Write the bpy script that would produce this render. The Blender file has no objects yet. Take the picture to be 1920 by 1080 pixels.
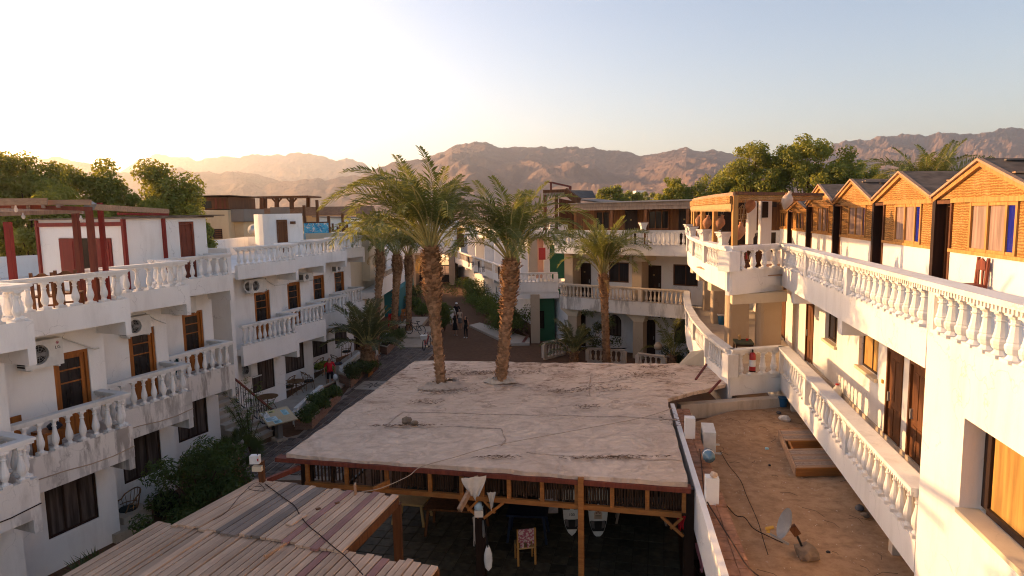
import bpy, bmesh, math, random
from mathutils import Vector, Matrix, noise, Euler
rnd = random.Random(7)
R = math.radians
scene = bpy.context.scene
COL = scene.collection
# ------------------------------------------------------------------ camera, sky, sun, exposure
CAM_H = 8.03
cam = bpy.data.cameras.new('camera')
cam.lens = 36.0 * 1220 / 1920; cam.sensor_width = 36.0
cam.clip_start = 0.1; cam.clip_end = 30000
camo = bpy.data.objects.new('camera', cam); COL.objects.link(camo)
PITCH = math.atan(140 / 1220)
camo.matrix_world = Matrix.Translation((0, 0, CAM_H)) @ Matrix.Rotation(R(90) - PITCH, 4, 'X') @ Matrix.Rotation(R(-1.0), 4, 'Z')
scene.camera = camo
SUN_AZ, SUN_EL = -60.0, 13.3        # degrees from +Y (negative = left), elevation
world = bpy.data.worlds.new('World'); scene.world = world; world.use_nodes = True
wn = world.node_tree.nodes; wl = world.node_tree.links
sky = wn.new('ShaderNodeTexSky'); sky.sky_type = 'NISHITA'; sky.sun_disc = False
sky.sun_elevation = R(SUN_EL); sky.sun_rotation = R(SUN_AZ)
sky.altitude = 0; sky.air_density = 1.0; sky.dust_density = 1.25; sky.ozone_density = 1.0
bg = wn['Background']; bg.inputs['Strength'].default_value = 0.125
wt = wn.new('ShaderNodeMix'); wt.data_type = 'RGBA'; wt.blend_type = 'MULTIPLY'; wt.inputs[0].default_value = 1.0; wt.inputs[7].default_value = (1.08, .955, .95, 1)
wl.new(sky.outputs[0], wt.inputs[6]); wl.new(wt.outputs[2], bg.inputs[0])
sun = bpy.data.lights.new('sun', 'SUN'); sun.energy = 5.0; sun.angle = R(0.5); sun.color = (1.0, 0.57, 0.24)
suno = bpy.data.objects.new('sun', sun); COL.objects.link(suno)
sd = Vector((math.sin(R(SUN_AZ)) * math.cos(R(SUN_EL)), math.cos(R(SUN_AZ)) * math.cos(R(SUN_EL)), math.sin(R(SUN_EL))))
suno.rotation_euler = sd.to_track_quat('Z', 'Y').to_euler(); suno.location = (-20, 20, 40)
scene.view_settings.view_transform = 'Standard'; scene.view_settings.look = 'None'
scene.view_settings.gamma = 1; scene.view_settings.use_curve_mapping = False
scene.view_settings.exposure = 1.1
scene.render.engine = 'CYCLES'
scene.cycles.use_denoising = True; scene.cycles.denoising_prefilter = 'NONE'; scene.cycles.filter_width = 1.1
scene.cycles.max_bounces = 7; scene.cycles.volume_bounces = 1; scene.cycles.transparent_max_bounces = 12

# ------------------------------------------------------------------ materials
MATS = {}
class NT:
    def __init__(s, name):
        s.m = bpy.data.materials.new(name); s.m.use_nodes = True
        s.t = s.m.node_tree; s.n = s.t.nodes; s.l = s.t.links
        s.b = s.n['Principled BSDF']; s.tc = s.n.new('ShaderNodeTexCoord')
        MATS[name] = s.m
    def node(s, typ, **kw):
        x = s.n.new(typ)
        for k, v in kw.items(): setattr(x, k, v)
        return x
    def coords(s, scale=(1, 1, 1), rot=0.0, src='Object'):
        mp = s.node('ShaderNodeMapping'); mp.inputs['Scale'].default_value = scale; mp.inputs['Rotation'].default_value = (0, 0, rot)
        s.l.new(s.tc.outputs[src], mp.inputs[0]); return mp.outputs[0]
    def noise(s, scale, detail=5, rough=.55, vec=None, dist=0.0):
        x = s.node('ShaderNodeTexNoise'); x.inputs['Scale'].default_value = scale; x.inputs['Detail'].default_value = detail
        x.inputs['Roughness'].default_value = rough; x.inputs['Distortion'].default_value = dist
        s.l.new(vec if vec is not None else s.coords(), x.inputs['Vector']); return x.outputs['Fac']
    def ramp(s, fac, stops):
        x = s.node('ShaderNodeValToRGB'); e = x.color_ramp.elements
        while len(e) > len(stops): e.remove(e[-1])
        while len(e) < len(stops): e.new(0.5)
        for i, (p, c) in enumerate(stops):
            e[i].position = p; e[i].color = (c, c, c, 1) if isinstance(c, (int, float)) else (*c, 1)
        s.l.new(fac, x.inputs[0]); return x.outputs[0]
    def mix(s, fac, a, b, mode='MIX'):
        x = s.node('ShaderNodeMix', data_type='RGBA', blend_type=mode)
        for sock, v in ((x.inputs[0], fac), (x.inputs[6], a), (x.inputs[7], b)):
            if isinstance(v, (int, float)): sock.default_value = v
            elif isinstance(v, tuple): sock.default_value = (*v, 1)
            else: s.l.new(v, sock)
        return x.outputs[2]
    def math(s, op, a, b=0.0):
        x = s.node('ShaderNodeMath', operation=op)
        for sock, v in ((x.inputs[0], a), (x.inputs[1], b)):
            if isinstance(v, (int, float)): sock.default_value = v
            else: s.l.new(v, sock)
        return x.outputs[0]
    def objrand(s):
        return s.node('ShaderNodeObjectInfo').outputs['Random']
    def island(s):
        return s.node('ShaderNodeNewGeometry').outputs['Random Per Island']
    def col(s, c):
        if isinstance(c, tuple): s.b.inputs['Base Color'].default_value = (*c, 1)
        else: s.l.new(c, s.b.inputs['Base Color'])
    def bump(s, h, strength=.3, dist=.02):
        x = s.node('ShaderNodeBump'); x.inputs['Strength'].default_value = strength; x.inputs['Distance'].default_value = dist
        s.l.new(h, x.inputs['Height']); s.l.new(x.outputs[0], s.b.inputs['Normal'])
    def fin(s, rough=.8, spec=.3, metal=0.0):
        s.b.inputs['Roughness'].default_value = rough; s.b.inputs['Specular IOR Level'].default_value = spec; s.b.inputs['Metallic'].default_value = metal
        return s.m

def plaster(name, base, grime, amount=.45, drip=True, bump=.25, patch=(.48, .75), rand=0.0):
    t = NT(name); v = t.coords()
    big = t.noise(.55, 4, .6, v); fine = t.noise(7, 6, .65, v)
    st = t.noise(1.0, 6, .7, t.coords((2.2, 2.2, .45)))
    f = t.math('MULTIPLY', t.ramp(st, [(patch[0], 0.0), (patch[1], 1.0)]), t.ramp(big, [(.35, 0.1), (.7, 1.0)]))
    c = t.mix(t.math('MULTIPLY', f, amount), base, grime)
    tint = tuple(x * y for x, y in zip(base, (.93, .90, .86)))
    c2 = t.mix(t.ramp(big, [(.3, 0.0), (.7, .8)]), c, tint, 'MIX'); c2 = t.mix(t.math('MULTIPLY', f, amount), c2, grime)
    sp = t.ramp(t.noise(22, 3, .7, v), [(.70, 0.0), (.78, .35)])
    c3 = t.mix(sp, c2, grime)
    cv = t.node('ShaderNodeTexVoronoi', feature='DISTANCE_TO_EDGE'); cv.inputs['Scale'].default_value = .8; q = t.node('ShaderNodeVectorMath', operation='MULTIPLY_ADD'); qn = t.node('ShaderNodeTexNoise'); qn.inputs['Scale'].default_value = 2.5; qn.inputs['Detail'].default_value = 6; t.l.new(v, qn.inputs['Vector']); t.l.new(qn.outputs['Color'], q.inputs[0]); q.inputs[1].default_value = (.8, .8, .8); t.l.new(v, q.inputs[2]); t.l.new(q.outputs[0], cv.inputs['Vector'])
    ck = t.math('MULTIPLY', t.ramp(cv.outputs['Distance'], [(0.0, .45), (.009, 0.0)]), t.ramp(t.noise(.9, 2), [(.5, 0.0), (.6, 1.0)])); c3 = t.mix(ck, c3, tuple(x * .6 for x in grime))
    if rand: h = t.node('ShaderNodeHueSaturation'); t.l.new(c3, h.inputs['Color']); t.l.new(t.math('ADD', t.math('MULTIPLY', t.objrand(), rand), 1 - rand * .8), h.inputs['Value']); c3 = h.outputs[0]
    t.col(c3); t.bump(t.math('ADD', fine, t.math('MULTIPLY', t.noise(40, 3, .6, v), .4)), bump, .015); return t.fin(.85, .2)
plaster('plaster_white', (.80, .775, .75), (.38, .34, .31), .32)
plaster('plaster_peeling', (.70, .66, .62), (.18, .155, .14), .85, bump=.6, patch=(.48, .56))
plaster('plaster_rail', (.80, .78, .755), (.40, .35, .31), .6, rand=.22)
plaster('plaster_old', (.60, .50, .40), (.22, .16, .11), .8, bump=.5)
plaster('stucco_beige', (.46, .36, .26), (.30, .22, .15), .35)
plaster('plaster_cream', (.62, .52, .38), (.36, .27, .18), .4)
plaster('plaster_pink', (.62, .38, .30), (.42, .25, .18), .4)
plaster('plaster_green', (.035, .13, .065), (.02, .06, .03), .4)
plaster('plaster_teal', (.03, .16, .18), (.02, .08, .09), .4)
plaster('plaster_tan', (.52, .42, .28), (.36, .28, .18), .5)
plaster('concrete_grey', (.20, .18, .165), (.11, .1, .09), .5)
plaster('tile_floor', (.46, .40, .34), (.26, .21, .17), .5)
plaster('stone_step', (.42, .35, .28), (.2, .16, .12), .6)

def wood(name, a, b, scale=1.0, rough=.65, rand=.0, axis='z', bumpk=.25):
    t = NT(name)
    sc = {'z': (14, 14, .7), 'x': (.7, 14, 14), 'y': (14, .7, 14)}[axis]
    v = t.coords(tuple(x * scale for x in sc))
    g = t.noise(1.0, 6, .62, v, .6); big = t.noise(1.3, 3)
    c = t.mix(t.ramp(g, [(.32, 0.0), (.68, 1.0)]), a, b)
    c = t.mix(t.math('MULTIPLY', t.ramp(big, [(.4, 0.0), (.75, 1.0)]), .45), c, tuple(x * .45 for x in a))
    if rand:
        r = t.objrand(); h = t.node('ShaderNodeHueSaturation')
        t.l.new(c, h.inputs['Color']); t.l.new(t.math('ADD', t.math('MULTIPLY', r, rand), 1 - rand * .55), h.inputs['Value']); c = h.outputs[0]
    t.col(c); t.bump(g, bumpk, .01); return t.fin(rough, .25)
wood('wood_orange', (.42, .14, .025), (.19, .055, .012), 1.0, .45)
wood('wood_brown', (.17, .065, .022), (.075, .026, .01))
wood('wood_board', (.24, .095, .028), (.12, .045, .014), rand=.3)
wood('wood_dark', (.035, .016, .01), (.016, .008, .006), 1, .5)
wood('wood_red', (.25, .022, .016), (.15, .016, .012))
wood('wood_redbrown', (.23, .055, .03), (.12, .03, .02))
wood('wood_pine', (.56, .29, .085), (.36, .16, .04), rand=.2)
wood('wood_truss', (.44, .175, .045), (.26, .095, .025), rand=.2, axis='x')
wood('wood_grey', (.40, .29, .22), (.24, .165, .125), rand=.25)
wood('deck_pale', (.62, .42, .29), (.42, .27, .18), 1, .8, .32, 'y')
wood('deck_grey', (.28, .215, .175), (.18, .135, .11), 1, .8, .25, 'y')
wood('deck_red', (.36, .19, .16), (.26, .12, .1), 1, .8, .2, 'y')
wood('wood_lightbeam', (.50, .31, .19), (.30, .17, .1), rand=.2, axis='x')

def flat(name, c, rough=.6, spec=.3, metal=0.0, var=.25, scale=6):
    t = NT(name); n = t.noise(scale, 5, .6)
    t.col(t.mix(t.ramp(n, [(.3, 0.0), (.7, 1.0)]), c, tuple(x * (1 - var) for x in c))); return t.fin(rough, spec, metal)
flat('iron_black', (.012, .011, .011), .5, .4); flat('iron_red', (.16, .03, .02), .5)
flat('enamel_white', (.70, .68, .64), .4, .4, var=.18); flat('enamel_grey', (.30, .29, .28), .5); flat('black_plastic', (.012, .012, .013), .5)
flat('red_paint', (.45, .02, .02), .35, .5); flat('label_white', (.75, .73, .7), .5); flat('blue_plastic', (.03, .12, .22), .4)
flat('cloth_white', (.72, .64, .55), .9, .1); flat('cloth_pink', (.62, .25, .3), .9, .1); flat('cloth_red', (.5, .02, .03), .9, .1); flat('cloth_black', (.014, .014, .017), .9, .1)
flat('cloth_grey', (.13, .12, .12), .9, .1); flat('cloth_green', (.09, .1, .07), .9, .1); flat('cloth_teal', (.02, .10, .10), .9, .1); flat('cloth_cushion', (.02, .03, .03), .9)
flat('skin', (.42, .22, .14), .6); flat('skin_dark', (.22, .11, .07), .6); flat('hair_black', (.012, .01, .009), .6)
flat('rubber', (.013, .013, .013), .7); flat('dish_grey', (.26, .245, .24), .5, .4); flat('clay', (.48, .22, .11), .8, .2, var=.4); flat('clay_pale', (.60, .45, .34), .85, .2)
flat('soil_dark', (.05, .03, .02), 1, .1); flat('rock', (.28, .2, .14), .9, .2, var=.5); flat('yellow_paint', (.6, .33, .05), .5)
flat('ink_red', (.45, .05, .09), .6); flat('plaster_brick', (.40, .20, .12), .9, .1, var=.5); flat('rope', (.45, .34, .25), .9, .1); flat('cable', (.05, .03, .025), .8, .1); flat('paper_blue', (.35, .6, .66), .7); flat('paper_yellow', (.6, .55, .2), .7); flat('ink', (.03, .05, .06), .8)
flat('bamboo', (.06, .032, .018), .7, .2, var=.5); flat('straw', (.46, .30, .13), .8); flat('blue_table', (.007, .016, .042), .5)
flat('roof_metal', (.20, .18, .165), .75, .2, var=.4, scale=2); flat('roof_felt', (.20, .15, .115), .9, .1, var=.6, scale=3); flat('canvas_white', (.68, .62, .55), .9)
flat('glass_clear_blue', (.1, .2, .28), .1, .6)
def glass(name, c, rough=.08, spec=.6, streak=.3):
    t = NT(name); n = t.noise(1.0, 3, .5, t.coords((9, 9, .8)))
    t.col(t.mix(t.math('MULTIPLY', t.ramp(n, [(.4, 0.0), (.65, 1.0)]), streak), c, tuple(min(1, x * 3 + .02) for x in c))); return t.fin(rough, spec)
glass('glass_dark', (.012, .009, .009), .12, .35); glass('glass_curtain', (.045, .034, .03), .2, .45, .6); glass('glass_amber', (.30, .17, .045), .3, .4, .35)
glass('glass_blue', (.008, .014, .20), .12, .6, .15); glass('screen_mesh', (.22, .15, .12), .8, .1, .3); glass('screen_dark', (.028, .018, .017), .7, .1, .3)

# reed mat: woven rows
t = NT('reed_mat'); v = t.coords()
w1 = t.node('ShaderNodeTexWave', wave_type='BANDS', bands_direction='Z'); w1.inputs['Scale'].default_value = 6; w1.inputs['Distortion'].default_value = 5; w1.inputs['Detail'].default_value = 3; t.l.new(v, w1.inputs[0])
w2 = t.noise(26, 3, .6, t.coords((1, 1, .35)))
c = t.mix(t.ramp(w1.outputs['Fac'], [(.2, 0.0), (.8, 1.0)]), (.52, .27, .08), (.27, .125, .03)); c = t.mix(t.ramp(w2, [(.35, 0.0), (.7, .75)]), c, (.20, .09, .02))
c = t.mix(t.math('MULTIPLY', t.ramp(t.noise(1.2, 4), [(.45, 0.0), (.75, 1.0)]), .55), c, (.54, .38, .19))
t.col(c); t.bump(t.math('ADD', w1.outputs['Fac'], w2), .7, .02); t.fin(.8, .2)

# cement render of the shelter roof: overlapping trowel arcs, cracks, swept litter and dust toward the back
t = NT('cement_roof'); v = t.coords(); bw = t.node('ShaderNodeTexNoise'); bw.inputs['Scale'].default_value = 1.6; bw.inputs['Detail'].default_value = 3; t.l.new(v, bw.inputs['Vector'])
vm = t.node('ShaderNodeVectorMath', operation='MULTIPLY_ADD'); t.l.new(bw.outputs['Color'], vm.inputs[0]); vm.inputs[1].default_value = (.5, .5, 0); t.l.new(v, vm.inputs[2])
arcs = None
for sc_, fr_ in ((.8, 26.0), (1.25, 34.0)):
    vo = t.node('ShaderNodeTexVoronoi', feature='F1'); vo.inputs['Scale'].default_value = sc_; t.l.new(vm.outputs[0], vo.inputs['Vector'])
    a = t.math('SINE', t.math('ADD', t.math('MULTIPLY', vo.outputs['Distance'], fr_), t.math('MULTIPLY', bw.outputs['Fac'], 6.0)))
    a = t.math('ADD', t.math('MULTIPLY', a, .5), .5); arcs = a if arcs is None else t.math('MULTIPLY', arcs, t.math('ADD', t.math('MULTIPLY', a, .6), .4))
sep = t.node('ShaderNodeSeparateXYZ'); t.l.new(v, sep.inputs[0])
farc = t.node('ShaderNodeClamp'); t.l.new(t.math('ADD', t.math('MULTIPLY', sep.outputs['Y'], .17), .18), farc.inputs[0])
vc = t.node('ShaderNodeTexVoronoi', feature='DISTANCE_TO_EDGE'); vc.inputs['Scale'].default_value = .9; vm2 = t.node('ShaderNodeVectorMath', operation='MULTIPLY_ADD'); n2 = t.node('ShaderNodeTexNoise'); n2.inputs['Scale'].default_value = 3.0; n2.inputs['Detail'].default_value = 5; t.l.new(v, n2.inputs['Vector'])
t.l.new(n2.outputs['Color'], vm2.inputs[0]); vm2.inputs[1].default_value = (.9, .6, 0); t.l.new(t.coords((.8, 2.2, 1)), vm2.inputs[2]); t.l.new(vm2.outputs[0], vc.inputs['Vector'])
crack = t.math('MULTIPLY', t.ramp(vc.outputs['Distance'], [(.0, 1.0), (.03, 0.0)]), t.ramp(t.noise(1.3, 5, .6, v), [(.36, 0.0), (.5, 1.0)]))
streak = t.ramp(t.noise(2.4, 9, .8, t.coords((.9, 1.7, 1)), 1.2), [(.50, 0.0), (.60, 1.0)]); patch = t.ramp(t.noise(.75, 6, .65, v, .6), [(.46, 0.0), (.60, 1.0)])
litter = t.math('MULTIPLY', streak, t.math('ADD', t.math('MULTIPLY', t.math('MULTIPLY', patch, farc.outputs[0]), 1.5), .10))
c = t.mix(t.ramp(t.noise(.5, 5, .6, v), [(.3, 0.0), (.7, 1.0)]), (.76, .59, .46), (.60, .45, .345)); c = t.mix(t.ramp(t.noise(4, 6, .7, v), [(.42, 0.0), (.75, .55)]), c, (.57, .43, .33))
c = t.mix(t.math('MULTIPLY', t.ramp(arcs, [(.0, 1.0), (.35, 0.0)]), t.math('SUBTRACT', .34, t.math('MULTIPLY', farc.outputs[0], .27))), c, (.47, .35, .27))
c = t.mix(t.math('MULTIPLY', t.math('MULTIPLY', patch, farc.outputs[0]), .45), c, (.44, .28, .19)); c = t.mix(t.math('MULTIPLY', crack, t.math('ADD', t.math('MULTIPLY', farc.outputs[0], .75), .18)), c, (.20, .13, .09)); c = t.mix(litter, c, (.24, .145, .09))
t.col(c); t.bump(t.math('ADD', t.math('ADD', t.math('MULTIPLY', arcs, .9), t.math('MULTIPLY', streak, .25)), t.math('MULTIPLY', t.noise(12, 6, .7, v), .3)), .75, .05); t.fin(.9, .15)

def ground_mat(name, cols, sc=.6, bump=.5, speck=(.12, .08, .05), dist=.04):
    t = NT(name); v = t.coords()
    a = t.noise(sc, 7, .62, v); b = t.noise(sc * 9, 6, .7, v); d = t.noise(sc * 45, 4, .7, v)
    c = t.mix(t.ramp(a, [(.32, 0.0), (.68, 1.0)]), cols[0], cols[1]); c = t.mix(t.math('MULTIPLY', t.ramp(b, [(.42, 0.0), (.68, 1.0)]), .8), c, cols[2])
    c = t.mix(t.ramp(d, [(.66, 0.0), (.74, .5)]), c, speck)
    st = t.noise(1.2, 5, .7, t.coords((.5, 3.0, 1), .5)); c = t.mix(t.ramp(st, [(.55, 0.0), (.7, .35)]), c, cols[2])
    t.col(c); t.bump(t.math('ADD', a, t.math('MULTIPLY', b, .5)), bump, dist); return t.fin(.95, .1)
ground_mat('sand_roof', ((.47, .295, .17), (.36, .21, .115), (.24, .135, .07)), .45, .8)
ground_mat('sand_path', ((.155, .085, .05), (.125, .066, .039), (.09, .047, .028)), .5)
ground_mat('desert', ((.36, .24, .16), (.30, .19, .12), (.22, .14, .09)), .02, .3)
t = NT('mountain_rock'); v = t.coords()
a = t.noise(.006, 9, .65, v); b = t.noise(.03, 8, .7, v)
c = t.mix(t.ramp(a, [(.35, 0.0), (.65, 1.0)]), (.25, .16, .125), (.165, .108, .09)); c = t.mix(t.ramp(b, [(.45, 0.0), (.7, .6)]), c, (.30, .185, .13))
t.col(c); t.bump(b, .3, 5.0); t.fin(1, .05)

# paving: dark setts between paler joint lines
t = NT('paver_mat'); r = t.objrand(); n = t.noise(9, 5, .6)
c = t.mix(t.ramp(n, [(.3, 0.0), (.7, 1.0)]), (.155, .118, .098), (.095, .072, .06)); h = t.node('ShaderNodeHueSaturation'); t.l.new(c, h.inputs['Color'])
t.l.new(t.math('ADD', t.math('MULTIPLY', t.island(), .7), .65), h.inputs['Value']); t.col(h.outputs[0]); t.bump(n, .3, .01); t.fin(.7, .3)
flat('paver_joint', (.34, .27, .22), .9, .1)
t = NT('tile_dark'); n = t.noise(5, 6, .65)
c = t.mix(t.ramp(n, [(.35, 0.0), (.7, 1.0)]), (.045, .04, .028), (.10, .085, .055)); h = t.node('ShaderNodeHueSaturation'); t.l.new(c, h.inputs['Color'])
t.l.new(t.math('ADD', t.math('MULTIPLY', t.island(), .7), .65), h.inputs['Value']); t.col(h.outputs[0]); t.bump(n, .3, .01); t.fin(.6, .3)
# small brick, as on the planters (bricks only 2-3 pixels here)
t = NT('brick_small'); br = t.node('ShaderNodeTexBrick'); br.inputs['Scale'].default_value = 5; br.inputs['Color1'].default_value = (.24, .12, .085, 1); br.inputs['Color2'].default_value = (.34, .19, .13, 1); br.inputs['Mortar'].default_value = (.30, .25, .2, 1)
mp = t.coords((1, 1, 1)); sp = t.node('ShaderNodeSeparateXYZ'); t.l.new(mp, sp.inputs[0]); cb = t.node('ShaderNodeCombineXYZ')
t.l.new(t.math('ADD', sp.outputs['X'], sp.outputs['Y']), cb.inputs[0]); t.l.new(sp.outputs['Z'], cb.inputs[1]); t.l.new(cb.outputs[0], br.inputs[0]); t.col(br.outputs[0]); t.bump(br.outputs['Fac'], -.4, .02); t.fin(.9, .15)
t = NT('brick_far'); br = t.node('ShaderNodeTexBrick'); br.inputs['Scale'].default_value = 3; br.inputs['Color1'].default_value = (.19, .12, .09, 1); br.inputs['Color2'].default_value = (.26, .17, .12, 1); br.inputs['Mortar'].default_value = (.2, .16, .13, 1)
sp = t.node('ShaderNodeSeparateXYZ'); t.l.new(t.coords(), sp.inputs[0]); cb = t.node('ShaderNodeCombineXYZ'); t.l.new(t.math('ADD', sp.outputs['X'], sp.outputs['Y']), cb.inputs[0]); t.l.new(sp.outputs['Z'], cb.inputs[1]); t.l.new(cb.outputs[0], br.inputs[0]); t.col(br.outputs[0]); t.fin(.95, .1)
# mural board
t = NT('mural'); v = t.coords(); a = t.noise(2.4, 4, .6, v, .8); b = t.noise(7, 5, .7, v)
c = t.mix(t.ramp(a, [(.42, 0.0), (.5, 1.0)]), (.02, .22, .42), (.10, .42, .58)); c = t.mix(t.ramp(b, [(.56, 0.0), (.60, 1.0)]), c, (.62, .52, .44)); c = t.mix(t.ramp(t.noise(3.1, 3, .6, v), [(.60, 0.0), (.63, 1.0)]), c, (.7, .66, .6)); t.col(c); t.fin(.7)
# patterned headscarf
t = NT('cloth_pattern'); v = t.coords(); c = t.mix(t.ramp(t.noise(22, 2, .5, v), [(.48, 0.0), (.52, 1.0)]), (.40, .12, .16), (.6, .45, .42)); t.col(c); t.fin(.9, .1)

def leaf_mat(name, a, b, trans=.45, tcol=None, hueshift=0):
    t = NT(name); c = t.mix(t.island(), a, b)
    c = t.mix(t.math('MULTIPLY', t.ramp(t.noise(.9, 3), [(.4, 0.0), (.65, 1.0)]), .5), c, tuple(x * 1.5 for x in a))
    out = t.n['Material Output']; df = t.node('ShaderNodeBsdfDiffuse'); tr = t.node('ShaderNodeBsdfTranslucent'); mx = t.node('ShaderNodeMixShader'); mx.inputs[0].default_value = trans
    t.l.new(c, df.inputs[0])
    t.l.new(t.mix(.6, c, tcol or tuple(min(1, x * y) for x, y in zip(b, (3.2, 2.6, .8))), 'MIX'), tr.inputs[0])
    t.l.new(df.outputs[0], mx.inputs[1]); t.l.new(tr.outputs[0], mx.inputs[2])
    gl = t.node('ShaderNodeBsdfGlossy'); gl.inputs['Roughness'].default_value = .45; gl.inputs['Color'].default_value = (.5, .5, .45, 1); mg = t.node('ShaderNodeMixShader'); mg.inputs[0].default_value = .06
    t.l.new(mx.outputs[0], mg.inputs[1]); t.l.new(gl.outputs[0], mg.inputs[2]); t.l.new(mg.outputs[0], out.inputs[0]); t.n.remove(t.b); return t.m
leaf_mat('leaf_tree', (.10, .135, .02), (.215, .23, .035), .5, (.55, .48, .06))
leaf_mat('leaf_bush', (.035, .065, .016), (.065, .105, .025), .35)
leaf_mat('leaf_hedge', (.045, .08, .015), (.08, .125, .025), .35)
leaf_mat('leaf_bright', (.10, .15, .02), (.16, .2, .03), .4)
leaf_mat('leaf_fan', (.03, .05, .018), (.055, .075, .025), .35)
leaf_mat('frond_green', (.065, .095, .024), (.13, .155, .04), .42, (.40, .36, .07))
leaf_mat('frond_grey', (.06, .075, .04), (.10, .11, .06), .35)
leaf_mat('frond_dry', (.17, .11, .05), (.26, .17, .08), .3)
flat('label_blue', (.55, .68, .72), .6); flat('paver_joint_dark', (.09, .08, .06), .9, .1); flat('cement_ridge', (.58, .44, .34), .95, .1, var=.5, scale=9); flat('frond_litter', (.24, .145, .09), .9, .1, var=.5)
flat('cloth_pattern2', (.5, .45, .46), .8, .1, var=.5); 
flat('bark', (.09, .055, .035), .95, .1, var=.5); flat('frond_stalk', (.44, .37, .13), .6, .3, var=.35); flat('dates', (.6, .36, .03), .7)
t = NT('palm_bark'); n = t.noise(9, 6, .7); c = t.mix(t.ramp(n, [(.3, 0.0), (.7, 1.0)]), (.42, .25, .14), (.24, .13, .07)); h = t.node('ShaderNodeHueSaturation'); t.l.new(c, h.inputs['Color'])
t.l.new(t.math('ADD', t.math('MULTIPLY', t.island(), .8), .6), h.inputs['Value']); t.col(h.outputs[0]); t.bump(n, .5, .02); t.fin(.95, .1)
def M(n): return MATS[n]

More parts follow.
